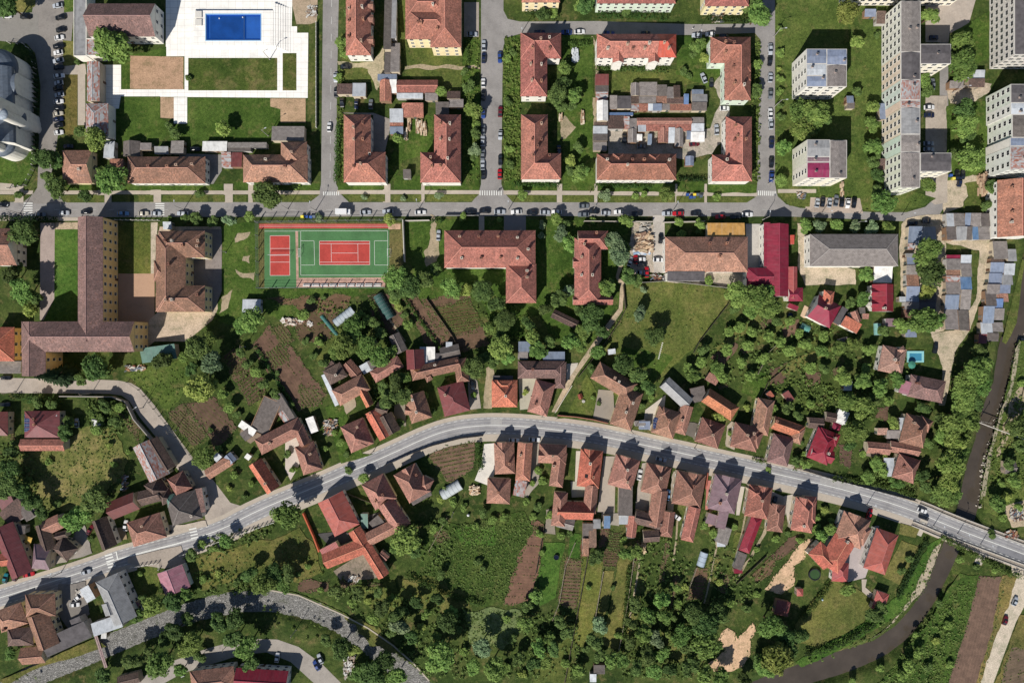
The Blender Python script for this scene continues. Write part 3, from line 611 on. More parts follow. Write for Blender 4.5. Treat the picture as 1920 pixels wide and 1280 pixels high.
# ================= BUILDINGS
RC=dict(tr=(tile,(202,122,102)),tp=(tile,(192,144,122)),tb=(tile,(188,128,106)),td=(tile,(122,96,86)),to=(tile,(228,124,90)),tn=(metal,(196,80,68)),cr=(metal,(148,38,62)),
 ma=(metal,(128,68,68)),mr=(metal,(182,92,86)),gm=(metal,(160,160,161)),gb=(metal,(140,152,174)),bl=(metal,(108,138,178)),gl=(metal,(205,210,216)),wh=(metal,(242,240,236)),
 gd=(felt,(98,94,96)),ga=(corr,(158,150,146)),gk=(corr,(122,114,110)),mv=(metal,(142,116,124)),pk=(metal,(176,120,134)),ru=(rust,(180,184,186)),gr=(metal,(92,128,116)),ye=(metal,(206,162,90)),sc=(tile,(150,110,104)),mg=(metal,(166,60,96)))
RW=dict(tr='terracotta-tiled',tp='pale terracotta-tiled',tb='brown-tiled',td='dark brown-tiled',to='orange-roofed',tn='bright red-roofed',cr='crimson-roofed',ma='maroon-roofed',mr='red-roofed',gm='grey metal-roofed',
 gb='blue-grey metal-roofed',bl='blue-roofed',gl='pale grey-roofed',wh='white-roofed',gd='dark felt-roofed',ga='grey sheet-roofed',gk='weathered grey-roofed',mv='mauve-roofed',pk='pink-roofed',ru='rust-patched',gr='green-roofed',ye='ochre-roofed',sc='purplish brown-roofed',mg='magenta-roofed')
def rm(c): f,rgb=RC[c]; return f(rgb)
W_WHITE=(238,234,224); W_CREAM=(240,222,178); W_BEIGE=(206,192,168); W_YEL=(248,212,150); W_GREY=(190,186,180); W_MINT=(214,228,210)
class Wing: pass
def mkwing(spec,eave,idx,pitch):
    x1,y1,x2,y2,w,ends=spec; g=Wing()
    d=0.012*idx; g.ez=eave-0.035*idx
    A=P(x1,y1,eave);B=P(x2,y2,eave); g.u=(B-A).normalized(); g.n=Vector((-g.u.y,g.u.x))
    g.hw=w*S*(H-eave)/H/2-d; g.A=A+g.u*d; g.B=B-g.u*d; g.L=(g.B-g.A).length; g.ends=ends; g.t=math.tan(math.radians(pitch)); g.idx=idx
    return g
def wing_h(g,p):
    v=p-g.A; s=v.dot(g.u); d=v.dot(g.n)
    if s<-0.01 or s>g.L+0.01 or abs(d)>g.hw+0.01: return -1
    e=g.ends
    if e[0]=='f': return g.ez
    if e[0]=='m': return g.ez+(d+g.hw)*0.12
    z=(g.hw-abs(d))*g.t
    if e[0]=='h': z=min(z,s*g.t)
    if e[1]=='h': z=min(z,(g.L-s)*g.t)
    return g.ez+max(z,0)
def q2(g,s,d): 
    p=g.A+g.u*s+g.n*d; return (p.x,p.y)
def add_roof(m,g):
    L,hw,t,z=g.L,g.hw,g.t,g.ez; th=0.16
    c=[q2(g,0,-hw),q2(g,L,-hw),q2(g,L,hw),q2(g,0,hw)]
    e=g.ends
    if e[0]=='f':
        m.prism(c,z-0.3,z+0.05,1,0)
        for a,b in zip(c,c[1:]+c[:1]):   # parapet
            A=Vector(a);B=Vector(b); u=(B-A).normalized(); n=Vector((-u.y,u.x))
            m.prism([tuple(A+u*0.001),tuple(B-u*0.25),tuple(B-u*.25+n*.25),tuple(A+n*.25+u*.001)],z+0.045,z+0.35,1)
        return
    if e[0]=='m':
        r=2*hw*0.12; vs=[(c[0][0],c[0][1],z),(c[1][0],c[1][1],z),(c[2][0],c[2][1],z+r),(c[3][0],c[3][1],z+r)]
        vs+=[(x,y,k-th) for x,y,k in vs]
        m.mesh(vs,[(0,1,2,3)],0); m.mesh(vs,[(7,6,5,4),(0,4,5,1),(1,5,6,2),(2,6,7,3),(3,7,4,0)],1); return
    rh=hw*t; a=min(hw,L/2-0.05) if e[0]=='h' else 0; b=min(hw,L/2-0.05) if e[1]=='h' else 0
    if a+b>L-0.1: 
        k=(L-0.1)/(a+b); a*=k;b*=k
    r0=q2(g,a,0); r1=q2(g,L-b,0)
    v=[(x,y,z) for x,y in c]+[(r0[0],r0[1],z+rh),(r1[0],r1[1],z+rh)]+[(x,y,z-th) for x,y in c]
    m.mesh(v,[(0,1,5,4),(2,3,4,5)],0)
    m.mesh(v,[(3,0,4)],0 if a else 1); m.mesh(v,[(1,2,5)],0 if b else 1)
    m.mesh(v,[(9,8,7,6)[::-1] and (6,9,8,7),(0,6,7,1),(1,7,8,2),(2,8,9,3),(3,9,6,0)],2)
    # ridge capping
    if rh>0.6: m.tube((r0[0],r0[1],z+rh),(r1[0],r1[1],z+rh),0.13,n=5,mi=3)
    if rh>0.9:
        for p,rr,on in ((c[0],r0,a),(c[3],r0,a),(c[1],r1,b),(c[2],r1,b)):
            if on: m.tube((p[0],p[1],z+.02),(rr[0],rr[1],z+rh),0.1,n=4,mi=3,cap=False)
def add_walls(m,g,ov,base=0.0):
    k=ov+0.004*g.idx
    c=[q2(g,k,-g.hw+k),q2(g,g.L-k,-g.hw+k),q2(g,g.L-k,g.hw-k),q2(g,k,g.hw-k)]
    m.prism(c,base,g.ez-0.05,0,bottom=False)
WIN={}
def window_mesh(kind,frame=(236,234,228)):
    key=(kind,frame)
    if key in WIN: return WIN[key]
    wd,ht={'s':(1.1,1.3),'w':(1.7,1.45),'t':(1.0,1.9),'d':(0.9,2.0)}[kind]
    m=MB(); # in local frame: x along wall, z up, +y outwards
    m.box(0,0.02,-ht/2,wd,0.04,ht,0,1)
    for sx in (-wd/2-.04,wd/2+.04): m.box(sx,0.035,-ht/2-.08,.08,.07,ht+.16,0,0)
    for z in (-ht/2-.08,ht/2): m.box(0,0.04,z,wd,.08,.08,0,0)
    m.box(0,0.045,-ht/2,.06,.03,ht,0,0); m.box(0,0.08,-ht/2-.14,wd+.3,.18,.06,0,0)
    o=m.build('window',[plain(frame),glass()],uv=False); me=o.data; bpy.data.objects.remove(o); WIN[key]=me; return me
BLD=[]
def wall_faces(wings,ov):
    for g in wings:
        k=ov+0.004*g.idx
        for (sA,dA,sB,dB,N) in ((0+k,-g.hw+k,g.L-k,-g.hw+k,-g.n),(g.L-k,g.hw-k,k,g.hw-k,g.n),(k,g.hw-k,k,-g.hw+k,-g.u),(g.L-k,-g.hw+k,g.L-k,g.hw-k,g.u)):
            yield g,Vector(q2(g,sA,dA)),Vector(q2(g,sB,dB)),N
def windows(root,org,wings,ov,storeys,eave,kind='s',space=2.9,minvis=0.7,frame=(236,234,228)):
    spots=[]
    for g,A,B,N in wall_faces(wings,ov):
        mid=(A+B)/2; vis=eave/H*(-mid.dot(N))-ov
        if vis<minvis: continue
        L=(B-A).length; n=int((L-1.0)/space)
        if n<1: continue
        ang=math.atan2(N.y,N.x)-math.pi/2
        for i in range(n):
            p=A.lerp(B,(i+.5)/n); q=p+N*0.3
            for f in range(storeys):
                z=(f+.55)*eave/storeys
                if any(h is not g and wing_h(h,q)>0 for h in wings): continue
                spots.append((vis,p.x-org[0],p.y-org[1],z,ang))
    spots.sort(key=lambda s:-s[3]-s[0]*0.01)
    me=window_mesh(kind,frame)
    for v,x,y,z,a in spots[:100]: inst(me,'window',root,(x,y,z),(0,0,a))
    if len(spots)>100:
        m=MB(); 
        for v,x,y,z,a in spots[100:]:
            c,s_=math.cos(a),math.sin(a)
            for p in me.polygons:
                m.face([(x+c*q.x-s_*q.y,y+s_*q.x+c*q.y,z+q.z) for q in (me.vertices[i].co for i in p.vertices)],p.material_index)
        o=m.build('windows',[plain(frame),glass()],root,uv=False); o['kind']='stuff'
    return len(spots)
CHM=None
def roof_z(wings,x,y,eave):
    h=eave
    for _ in range(4):
        p=P(x,y,h); h=max([wing_h(g,p) for g in wings]+[eave])
    return P(x,y,h),h
def chimney(roof,org,wings,x,y,eave,ang,col=(196,150,128)):
    p,h=roof_z(wings,x,y,eave); m=MB()
    w_=R.uniform(.75,1.0); d_=R.uniform(.6,.75); hh=R.uniform(1.1,1.7)
    m.box(p.x,p.y,h-0.8,w_,d_,hh+0.8,ang,0); m.box(p.x,p.y,h+hh,w_+.2,d_+.2,.12,ang,0); m.box(p.x,p.y,h+hh+.1,w_-.3,d_-.3,.06,ang,1)
    m.build('chimney',[wall(col),rubber()],roof,org)
def building(label,wings,roof='tr',wl=W_BEIGE,eave=4.0,pitch=43,chim=None,ov=0.4,cat='house',name=None,group=None,win=True,wk='s',space=3.0,wcols=None,autoch=1,fg=0):
    """one building: wings given as ridge axis in photo pixels + width; wings may name their own roof colour as a 7th item"""
    gs=[];cols={}
    if fg:
        x1,y1,x2,y2,w_=wings[0][:5]; L=math.hypot(x2-x1,y2-y1); ux,uy=(x2-x1)/L,(y2-y1)/L; k=fg if abs(fg)<1 else 0
        cx,cy=x1-uy*w_*k-ux*.6,y1+ux*w_*k-uy*.6; d=w_*.8
        wings=[wings[0],(cx,cy,cx+ux*d,cy+uy*d,w_*.46,'gh',wings[0][6] if len(wings[0])>6 else None,eave+.7)]+list(wings[1:])
    for i,sp in enumerate(wings):
        if i and sp[4]<=20 and sp[5]=='hh' and len(sp)==6: sp=tuple(sp)+(None,eave+.9)
        g=mkwing(sp[:6],sp[7] if len(sp)>7 else eave,i,pitch if sp[5][0] not in 'fm' else 0); g.col=sp[6] if len(sp)>6 and sp[6] else roof; gs.append(g)
    c=sum(((g.A+g.B)/2 for g in gs),Vector((0,0)))/len(gs); z0=0.0
    org=(c.x,c.y,z0)
    root=empty(name or cat.replace(' ','_'),org)
    tag(root,label,cat,group)
    m=MB()
    for g in gs: add_walls(m,g,ov if g.ends[0]!='f' else 0.02)
    m.build('wall',wall(wl),root,org)
    roofs={}
    for g in gs: roofs.setdefault(g.col,MB()); add_roof(roofs[g.col],g)
    ro=None; rs={}
    for k,mb in roofs.items():
        o=mb.build('roof',[rm(k),wall(wl),plain((120,96,84)),plain(tuple(min(235,int(v*1.12+14)) for v in DS(RC[k][1],1,.8)))],root,org); ro=ro or o; rs[k]=o
        if len(roofs)>1: o['label']=RW[k].replace('-roofed','').replace('-tiled',' tiled')+' part of the roof'
    root['org']=org
    big=max(gs,key=lambda g:g.L*g.hw)
    ang=math.atan2(big.u.y,big.u.x)
    if chim is None:
        chim=[]
        if big.ends[0] not in 'fm' and big.hw>2.2:
            for _ in range(autoch):
                s_=R.uniform(.3,.7)*big.L; d_=R.choice((-1,1))*R.uniform(.12,.45)*big.hw
                p=Vector(q2(big,s_,d_)); x,y=inv(p.x,p.y,eave+1); chim.append((x,y))
    for x,y in chim: chimney(ro,org,gs,x,y,eave,ang,R.choice(((176,128,106),(190,160,140),(140,98,84),(204,192,178))))
    if win:
        st=max(1,int(round(eave/3.1)))
        windows(root,org,gs,ov,st,eave,wk,space)
    # a door on the longest wall that faces away from other wings
    best=None
    for g,A,B,N in wall_faces(gs,ov):
        p=(A+B)/2
        if any(h is not g and wing_h(h,p+N*.6)>0 for h in gs): continue
        sc=(B-A).length+5*(-p.normalized().dot(N))
        if best is None or sc>best[0]: best=(sc,A.lerp(B,0.5+0.5*1.5/max((B-A).length,3.1)),N)
    if best and name!='lean_to':
        _,p,N=best; dm=MB(); a=math.atan2(N.y,N.x)-math.pi/2
        dm.box(p.x+N.x*.05,p.y+N.y*.05,0.05,1.0,.1,2.05,a,0); dm.build('door',plain(R.choice(((110,80,60),(140,130,120),(90,100,96)))),root,org)
    BLD.append((gs,eave,root)); root['px']=list(inv(c.x,c.y,0))
    return root,gs,rs,org
def hole_free(x,y):
    for gs,e,_ in BLD:
        for g in gs:
            if wing_h(g,x if y is None else Vector((x,y)))>0: return False
    return True
def extra(root,org,name,wings,eave,roof,wl=W_BEIGE,pitch=36):
    """dormers and cross gables, children of a roof"""
    m=MB()
    for i,sp in enumerate(wings):
        g=mkwing(sp,eave,i,pitch); add_roof(m,g); add_walls(m,g,0.15,max(0,eave-3.5))
    return m.build(name,[rm(roof),wall(wl),plain((120,96,84)),rm(roof)],root,org)
# block of flats: straight prism with flat roof strips
def block(label,segs,h,cat='apartment block',name='apartment_block',wk='w',space=2.9,storeys=5,ridge=True):
    org=None; root=None; gs_all=[]
    for i,(x0,y0,x1,y1,rc,wc) in enumerate(segs):
        a=P(x0,y0,h);b=P(x1,y1,h)
        if org is None:
            c=P((segs[0][0]+segs[-1][2])/2,(segs[0][1]+segs[-1][3])/2,h); org=(c.x,c.y,0); root=empty(name,org); tag(root,label,cat)
        vert=abs(y1-y0)>=abs(x1-x0)
        sp=((x0+x1)/2,y0,(x0+x1)/2,y1,x1-x0,'ff') if vert else (x0,(y0+y1)/2,x1,(y0+y1)/2,y1-y0,'ff')
        g=mkwing(sp,h,i,0); gs_all.append(g)
        m=MB(); add_walls(m,g,0.02); m.build('wall',wall(wc),root,org)
        rmesh=MB(); c4=[q2(g,0,-g.hw),q2(g,g.L,-g.hw),q2(g,g.L,g.hw),q2(g,0,g.hw)]
        r0=q2(g,0.3,0);r1=q2(g,g.L-.3,0); zz=g.ez+0.02
        rmesh.prism(c4,zz-0.25,zz,1,1)
        k=[q2(g,0.2,-g.hw+.2),q2(g,g.L-.2,-g.hw+.2),q2(g,g.L-.2,g.hw-.2),q2(g,.2,g.hw-.2)]
        v=[(p[0],p[1],zz+.03) for p in k]+[(r0[0],r0[1],zz+g.hw*.14),(r1[0],r1[1],zz+g.hw*.14)]
        rmesh.mesh(v,[(0,1,5,4),(2,3,4,5),(3,0,4),(1,2,5)],0)
        ro=rmesh.build('roof',[rm(rc),wall((206,202,196))],root,org)
        for _ in range(max(1,int(g.L/9))):
            p=Vector(q2(g,R.uniform(1,g.L-1),R.uniform(-.6,.6)*g.hw)); mm=MB()
            mm.box(p.x,p.y,zz,.7,.6,1.2,0,0); mm.box(p.x,p.y,zz+1.19,.9,.8,.1,0,1); mm.build('roof_vent',[wall((190,170,160)),plain((90,90,92))],ro,org)
    windows(root,org,gs_all,0.02,storeys,h,wk,space,0.3)
    BLD.append((gs_all,h,root)); root['px']=list(inv(org[0],org[1]))
    return root,gs_all,org
# ---------------- sheds from a compact list
ORD='first second third fourth fifth sixth seventh eighth ninth tenth eleventh twelfth thirteenth fourteenth fifteenth sixteenth seventeenth eighteenth nineteenth twentieth'.split()
def ordinal(i):
    if i<20: return ORD[i]
    t='twenty thirty forty fifty sixty seventy eighty ninety'.split()[(i+1)//10-2]
    return t+('-'+ORD[(i+1)%10-1] if (i+1)%10 else '') if (i+1)%10 else {20:'twentieth',30:'thirtieth',40:'fortieth'}.get(i+1,t)
SHEDS=[]
def shed(spec,cat='shed',eave=2.5,label=None,group=None):
    t=spec.split()
    if t[0]=='b':
        x0,y0,x1,y1=map(float,t[1:5]); col,ty=t[5],t[6]
        if ty in('v','V'): w=((x0+x1)/2,y0,(x0+x1)/2,y1,x1-x0,'gg')
        elif ty=='h': w=(x0,(y0+y1)/2,x1,(y0+y1)/2,y1-y0,'gg')
        elif ty=='p': w=((x0+x1)/2,y0,(x0+x1)/2,y1,x1-x0,'hh')
        else: w=(x0,(y0+y1)/2,x1,(y0+y1)/2,y1-y0,'mm') if R.random()<.5 else (x1,(y0+y1)/2,x0,(y0+y1)/2,y1-y0,'mm')
    else:
        x1,y1,x2,y2,wd=map(float,t[1:6]); col,ty=t[6],t[7]
        w=(x1,y1,x2,y2,wd,{'m':'mm','g':'gg','h':'hh','f':'ff'}[ty])
    e=float(t[-1][1:]) if t[-1][0]=='e' and t[-1][1:2].isdigit() else eave
    root,gs,rs,org=building(label or '?',[w],col,R.choice((W_GREY,W_BEIGE,(150,120,96),(176,160,140))),e+R.uniform(-.15,.25),26 if w[5] in('gg','hh') else 0,[],0.15,cat,None,group,win=False)
    if label is None: SHEDS.append((root,col,cat))
    return root

def roof_panel(root,gs,eave,org,corners,name,mat,parent=None,lift=.07):
    """flat pane lying on a roof, corners in photo pixels"""
    q=pts(corners); m=MB(); v=[]
    for x,y in q:
        p,h=roof_z(gs,x,y,eave); v.append((p.x,p.y,h+lift))
    n=len(v); w=[(a,b,c-.05) for a,b,c in v]
    area=sum(v[i][0]*v[(i+1)%n][1]-v[(i+1)%n][0]*v[i][1] for i in range(n))
    if area<0: v=v[::-1]; w=w[::-1]
    m.mesh(v+w,[tuple(range(n))]+[(n+i,n+(i+1)%n,(i+1)%n,i) for i in range(n)])
    return m.build(name,mat,parent or root,org)
B=building
# ---- top left
r,g,rs,o=B('white chapel hall with plain brown gable roof beside the blue pool',[(167,38,291,38,62,'gg')],'sc',W_WHITE,7.2,31,[],0.15,'hall')
B('flat grey-roofed wing with rusty patches wrapping the white chapel hall',[(151,-20,151,106,24,'ff','gm'),(162,89,187,89,32,'ff','ru')],'gm',W_WHITE,5.5,0,[],0,'annexe',win=False)
B('long narrow ruined building with rust-streaked roof below the chapel hall',[(175,116,175,190,24,'gg')],'ru',(206,190,170),4.5,18,[],0.1,'ruin',win=False)
B('narrow building with grey hipped metal roof, rusty along one edge',[(182,194,182,256,42,'hh')],'ru',W_WHITE,5.5,24,[],0.15,'outbuilding',win=False)
SKY1=B('small brown-red roofed house with grey skylight beside the dark conifers',[(117,313,173,313,62,'hg')],'tb',W_CREAM,4,30,[(150,318)])
r,gs,rs,o=B('long brown hipped house with five roof windows facing the main street',[(239,319,385,319,50,'hh'),(285,305,285,318,18,'gg'),(346,305,346,318,20,'gg')],'tb',W_WHITE,5,36,[(280,312),(316,313),(332,310),(362,309)])
for x in (260,278,300,320,340): extra(rs['tb'],o,'dormer',[(x,322,x,334,13,'gg')],6.0,'tr',W_BEIGE,12)
B('brown L-shaped house beside the first cross street, left corner plot',[(456,316,577,316,52,'hh'),(551,266,551,318,49,'hh')],'tb',W_WHITE,6,42,[(500,300),(548,286),(535,312)])
shed('b 510 237 571 265 ga m',label='grey flat garage above the brown L-shaped corner house',cat='garage',eave=3)
# ---- top middle
r,gs,rs,o=B('long terracotta house at the top edge beside the first cross street',[(672,-40,672,104,47,'hh')],'tr',W_WHITE,7,42,[(680,15),(682,38),(678,78),(655,18),(655,40),(655,70)])
for y in (10,35,75): extra(rs['tr'],o,'dormer',[(676,y,700,y,14,'gg')],7.6,'tb',W_BEIGE,25)
B('large cream building with wide complex terracotta roof at the top edge',[(836,-40,836,89,58,'hh'),(760,45,850,45,58,'hh'),(760,10,840,10,50,'hh')],'tr',W_CREAM,9,30,[(784,42),(790,44),(820,55),(812,10)],cat='hall',name='civic_building')
B('terracotta L-shaped house at the first cross street, footed at its lower right',[(670,215,670,342,51,'hh'),(645,313.5,723,313.5,57,'hh')],'tr',W_WHITE,7,42,[(681,232),(664,240),(664,262),(681,262),(694,290),(677,308),(664,312)])
B('terracotta L-shaped house left of the second cross street, footed lower left',[(839,215,839,342.5,50,'hh'),(788,314,864,314,57,'hh')],'tr',W_WHITE,7,42,[(826,233),(844,233),(826,262),(843,262),(808,296),(840,298),(810,312),(826,311)])
B('terracotta L-shaped house right of the second cross street, upper one',[(1001,62,1001,181,50,'hh'),(976,86,1052,86,48,'hh')],'tr',W_WHITE,7,42,[(1014,74),(1030,72),(998,90),(1030,92),(995,122),(1015,122),(1015,153),(997,152)])
B('terracotta L-shaped house right of the second cross street, lower one',[(1002,215,1002,336,50,'hh'),(977,312,1052,312,49,'hh')],'tr',W_WHITE,7,42,[(1015,233),(1015,263),(998,262),(1030,292),(1000,292),(1008,275)])
r,gs,rs,o=B('long terracotta house with one bright red roof end by the lane',[(1119,86.5,1232,86.5,45,'hg'),(1226,86,1268,86,44,'gh','tn'),(1159,100,1159,118,21,'gg'),(1226,104,1226,118,21,'gg')],'tr',W_WHITE,9,41,[(1139,92),(1176,84),(1186,92),(1208,92),(1217,82),(1245,81),(1253,92)])
B('long terracotta house facing the main street, balconies along its front',[(1119,313,1268,313,49,'hh'),(1159,288,1159,310,20,'hh'),(1227,289,1227,310,20,'hh')],'tr',W_WHITE,7,41,[(1138,300),(1185,300),(1207,300),(1254,301),(1176,310)])
r,gs,rs,o=B('terracotta L-shaped house left of the third cross street, upper one',[(1383,70,1383,188,49,'hh'),(1332,94,1406,94,49,'hh')],'tr',W_MINT,7,42,[(1359,80),(1375,82),(1359,100),(1374,126),(1376,158),(1394,160)])
for y in (127,144): extra(rs['tr'],o,'dormer',[(1385,y,1408,y,15,'gh')],7.6,'tr',W_BEIGE,32)
B('terracotta L-shaped house left of the third cross street, lower one',[(1385,219,1385,340,49,'hh'),(1335,315,1410,315,50,'hh')],'tr',W_WHITE,7,42,[(1378,236),(1382,256),(1376,264),(1397,262),(1362,300)])
B('cream three-storey house at the top edge with red balconies, small leftmost one',[(978,-12,1050,-12,34,'hh')],'tr',W_CREAM,8,34,[],0.3)
B('long mint-walled house at the top edge above the lane',[(1119,-12,1267,-12,38,'hh')],'tr',W_MINT,8,34,[],0.3)
B('yellow-walled house at the top edge beside the third cross street',[(1322,-10,1404,-10,44,'hh')],'tr',(238,224,176),8,34,[],0.3)
# ---- apartment blocks
block('square pale apartment block with patched blue and grey roof, upper one',[(1512,92,1550,120,'gb',W_WHITE),(1550,92,1588,122,'gb',W_WHITE),(1512,120,1550,142,'gl',W_WHITE),(1550,122,1588,163,'ga',(238,232,220)),(1512,142,1550,163,'gb',W_WHITE)],14)
block('square pale apartment block with magenta patch on its grey roof',[(1513,262,1556,294,'gm',(226,224,206)),(1556,263,1588,334,'ga',(240,232,212)),(1513,294,1556,304,'mv',(226,224,206)),(1513,304,1556,334,'mg',(236,230,216))],14)
block('very long five-storey apartment block with many-coloured facade panels',[(1689,2,1726,98,'ga',(228,226,212)),(1689,98,1726,150,'gd',(232,212,190)),(1689,150,1726,188,'ru',(214,224,212)),(1689,188,1726,202,'ru',(232,208,186)),(1689,202,1726,252,'gm',(228,214,190)),(1689,252,1726,285,'ga',(206,222,204)),(1689,285,1726,352,'ga',(224,226,204)),(1726,82,1784,120,'gd',(240,232,212)),(1726,286,1785,322,'gd',(240,232,212))],14)
block('cream apartment block crossing the top edge behind the long block',[(1605,-60,1824,-22,'ga',(240,232,212))],14)
block('grey panelled apartment block in the top right corner',[(1902,-60,1990,103,'gd',(204,198,190))],14,space=2.6)
block('pale apartment block on the right edge with patched metal roof',[(1895,158,1990,193,'gd',(214,220,206)),(1895,193,1990,215,'gl',(228,226,218)),(1898,215,1990,258,'gk',(222,226,212)),(1894,258,1990,274,'gb',(232,226,216)),(1894,274,1990,318,'ru',(222,224,216))],14)
B('long house on the right edge, roof half orange and half brown',[(1903,338,1903,445,66,'gg','tr'),(1900,352,1930,352,29,'gg','tb')],'to',W_WHITE,7.5,30,[(1895,352),(1895,398),(1894,417)])
# ---- school side
B('cream white house with brown and red roof at the left edge',[(-18,463,32,463,70,'gg')],'tb',W_WHITE,6,34,[(10,440)])
B('long three-storey yellow school with plain brown gable roof',[(169.5,407,169.5,640,47,'gg'),(40,631,252,631,57,'hg'),(63,603,63,705,45,'gg')],'sc',W_YEL,10.5,30,[],0.1,'school',wk='s',space=3.4)
B('beige C-shaped school with terracotta roof around a courtyard',[(320,440,320,584,56,'hh'),(297,458,384,458,50,'hh'),(295,560,384,560,50,'hh'),(288,508,318,508,40,'hh')],'tb',(226,208,164),7.5,34,[(312,451),(325,452),(344,460),(373,452),(372,462),(318,495),(313,562),(325,562),(372,553)],0.2,'school',name='small_school')
shed('b 306 416 322 430 gl m',label='small pale grey kiosk above the beige C-shaped school',cat='kiosk')
shed('b 455 561 489 587 gl m',label='small white-edged flat shed on the lawn below the sports court')
r=shed('r 265 667 330 658 28 gr m',label='pale green sloped shed roof below the yellow school wing',eave=3)
B('salmon-roofed house with yellow wall at the left edge below the school',[(-22,645,27,645,64,'gh')],'to',W_YEL,6,30,[])
shed('b -10 677 40 700 ga m',label='white-grey flat shed at the left edge above the concrete street')
SOLAR=B('dark brown house with solar panels in the walled left garden',[(79,770,79,820,66,'hh'),(38,834,121,834,22,'gg','tr')],'ma',W_BEIGE,4.2,24,[(66,785),(68,795)])
B('dark brown house cut by the left edge near the solar panels',[(-14,794,15,794,45,'gh')],'ma',W_BEIGE,4,24,[])
# ---- middle row
r,gs,rs,o=B('wide terracotta building with tall chimneys right of the sports court',[(833,467,1004,467,70,'hh'),(977,495,977,568,57,'hh')],'tr',W_WHITE,7.5,34,[(862,444),(898,444),(934,444),(970,446),(866,484),(902,484),(938,484),(970,485),(990,468),(988,520),(988,508)],cat='villa')
B('narrow terracotta building with cross gables beside the footpath',[(1102,446,1102,570,50,'hh'),(1083,450,1140,450,35,'gh'),(1074,563,1149,563,17,'gg'),(1074,492,1100,492,20,'gg')],'tr',W_BEIGE,6,42,[(1118,437),(1095,458),(1090,482),(1112,484),(1090,516),(1110,516)],cat='villa')
B('broad brown hipped hall beside the ochre-roofed shed',[(1247,477,1402,477,66,'hh'),(1251,518,1321,518,18,'mm','gd')],'tb',W_WHITE,6.5,32,[(1330,456),(1362,456),(1348,481)],cat='hall')
B('flat-pitched ochre metal-roofed shed along the main street',[(1396,431.5,1326,431.5,27,'mm')],'ye',W_BEIGE,5,0,[],cat='shed',win=False)
B('crimson metal-roofed long building with red wings near the grey hall',[(1458,420,1458,556,41,'gg'),(1400,519,1448,519,34,'hg'),(1486,500,1486,560,18,'gg','mr'),(1438,417,1438,500,12,'mm'),(1478,552,1506,552,26,'gh')],'cr',W_WHITE,6,26,[])
shed('b 1478 441 1489 458 tn m',label='small bright red porch roof beside the crimson building',cat='porch')
r,gs,rs,o=B('long grey hipped hall with white walls opposite the parked cars',[(1519,469,1684,469,60,'hh')],'ga',W_WHITE,6.2,26,[],0.1,'hall')
shed('b 1637 499 1672 530 wh m',label='white-roofed shed at the lower right of the grey hall',eave=3)
B('magenta-maroon house with white dormers right of the vegetable gardens',[(1655,533,1655,584,40,'gg'),(1633,548,1654,548,12,'gg',None,5.3),(1633,570,1654,570,12,'gg',None,5.3)],'cr',W_WHITE,4.5,34,[(1656,578)])
r,gs,rs,o=RED=B('red house with one orange slope among the garden trees',[(1524.4,572.5,1566.3,594.4,47,'gh'),(1555,545,1551,570,20,'hg','to',5.2)],'cr',W_WHITE,4.5,38,[(1546,578)])
roof_panel(RED[0],RED[1],4.5,RED[3],'1536 568 1565.5 583 1554 597 1523.5 581','roof_section',rm('to'),list(RED[2].values())[0],.05)
B('small orange-roofed house with brown rear roof near the red house',[(1580.5,600.4,1610.6,616.8,20,'mm','to'),(1601,583,1609,604,14,'gg','tb')],'to',W_WHITE,4.2,30,[])
shed('r 1036 587 1086 611 17 td g',label='old dark brown barn roof overgrown by trees near the footpath',cat='barn',eave=3)
# ---- houses above the main road, left to right
B('orange and dark-slope gable house beside the street junction',[(478,866,513,919,28,'gg')],'to',W_BEIGE,4,43,[(499,905)])
B('brown house with white paved yard, largest of the junction houses',[(484,838,566,796,32,'hh'),(558,799,573,834,22,'hg'),(570,832,587,885,38,'hh')],'tb',W_CREAM,4,43,[(507,830),(583,850)])
B('pyramid-roofed brown house left of the orange gable strip',[(659,791,680,840,46,'hh'),(664,832,686,828,16,'hh')],'tb',W_BEIGE,4.2,44,[(671,800)])
B('house with one bright orange slope and one dark slope',[(696,770,724,820,27,'gg','to'),(705,764,727,770,22,'gg','td'),(720,778,738,812,30,'gg','td')],'to',W_BEIGE,4,34,[(695,774)])
B('brown house left of the maroon-roofed corner house',[(775,738,791,788,40,'gh'),(760,768,785,772,18,'gg')],'tb',W_CREAM,4.2,44,[(774,749),(781,772)])
B('maroon-roofed house where the main road bends',[(844,720,858,775,50,'hh')],'ma',W_BEIGE,4.2,32,[(835,740)])
B('U-shaped brown farmhouse behind the maroon-roofed house',[(771,701,862,681,26,'hg'),(862,672,868,716,24,'hh'),(778,655,780,692,34,'gg','ma'),(797,710,808,704,16,'hg')],'tb',W_CREAM,4,43,[(816,684),(857,676)])
B('long narrow brown house among the yard trees',[(699,707,751,677,24,'hh')],'tb',W_CREAM,3.8,36,[])
B('brown house with small orange wing and striped lawn',[(630,746,686,715,34,'hh'),(677,728,694,761,16,'gg','to')],'tb',W_CREAM,4,43,[])
B('square dark brown house beside the long grey metal lean-to',[(612,709,644,692,30,'hh')],'td',W_GREY,3.6,24,[(631,703)])
B('small orange pyramid-roofed house beside the maroon-roofed house',[(946,712,946,763,48,'hh'),(932,722,960,722,18,'hh')],'to',W_CREAM,3.6,36,[(948,742)])
B('mauve-brown farmhouse with paved yard behind the footpath corner',[(971,693,1058,693,33,'hh','sc'),(1052,678,1050,728,20,'hh','sc')],'sc',W_BEIGE,3.8,34,[(999,692)])
B('dark brown house squeezed between paved yard and footpath',[(1023,715,1007,776,38,'hh'),(1000,752,1016,742,22,'hh')],'tb',W_BEIGE,4.2,43,[(1004,756)])
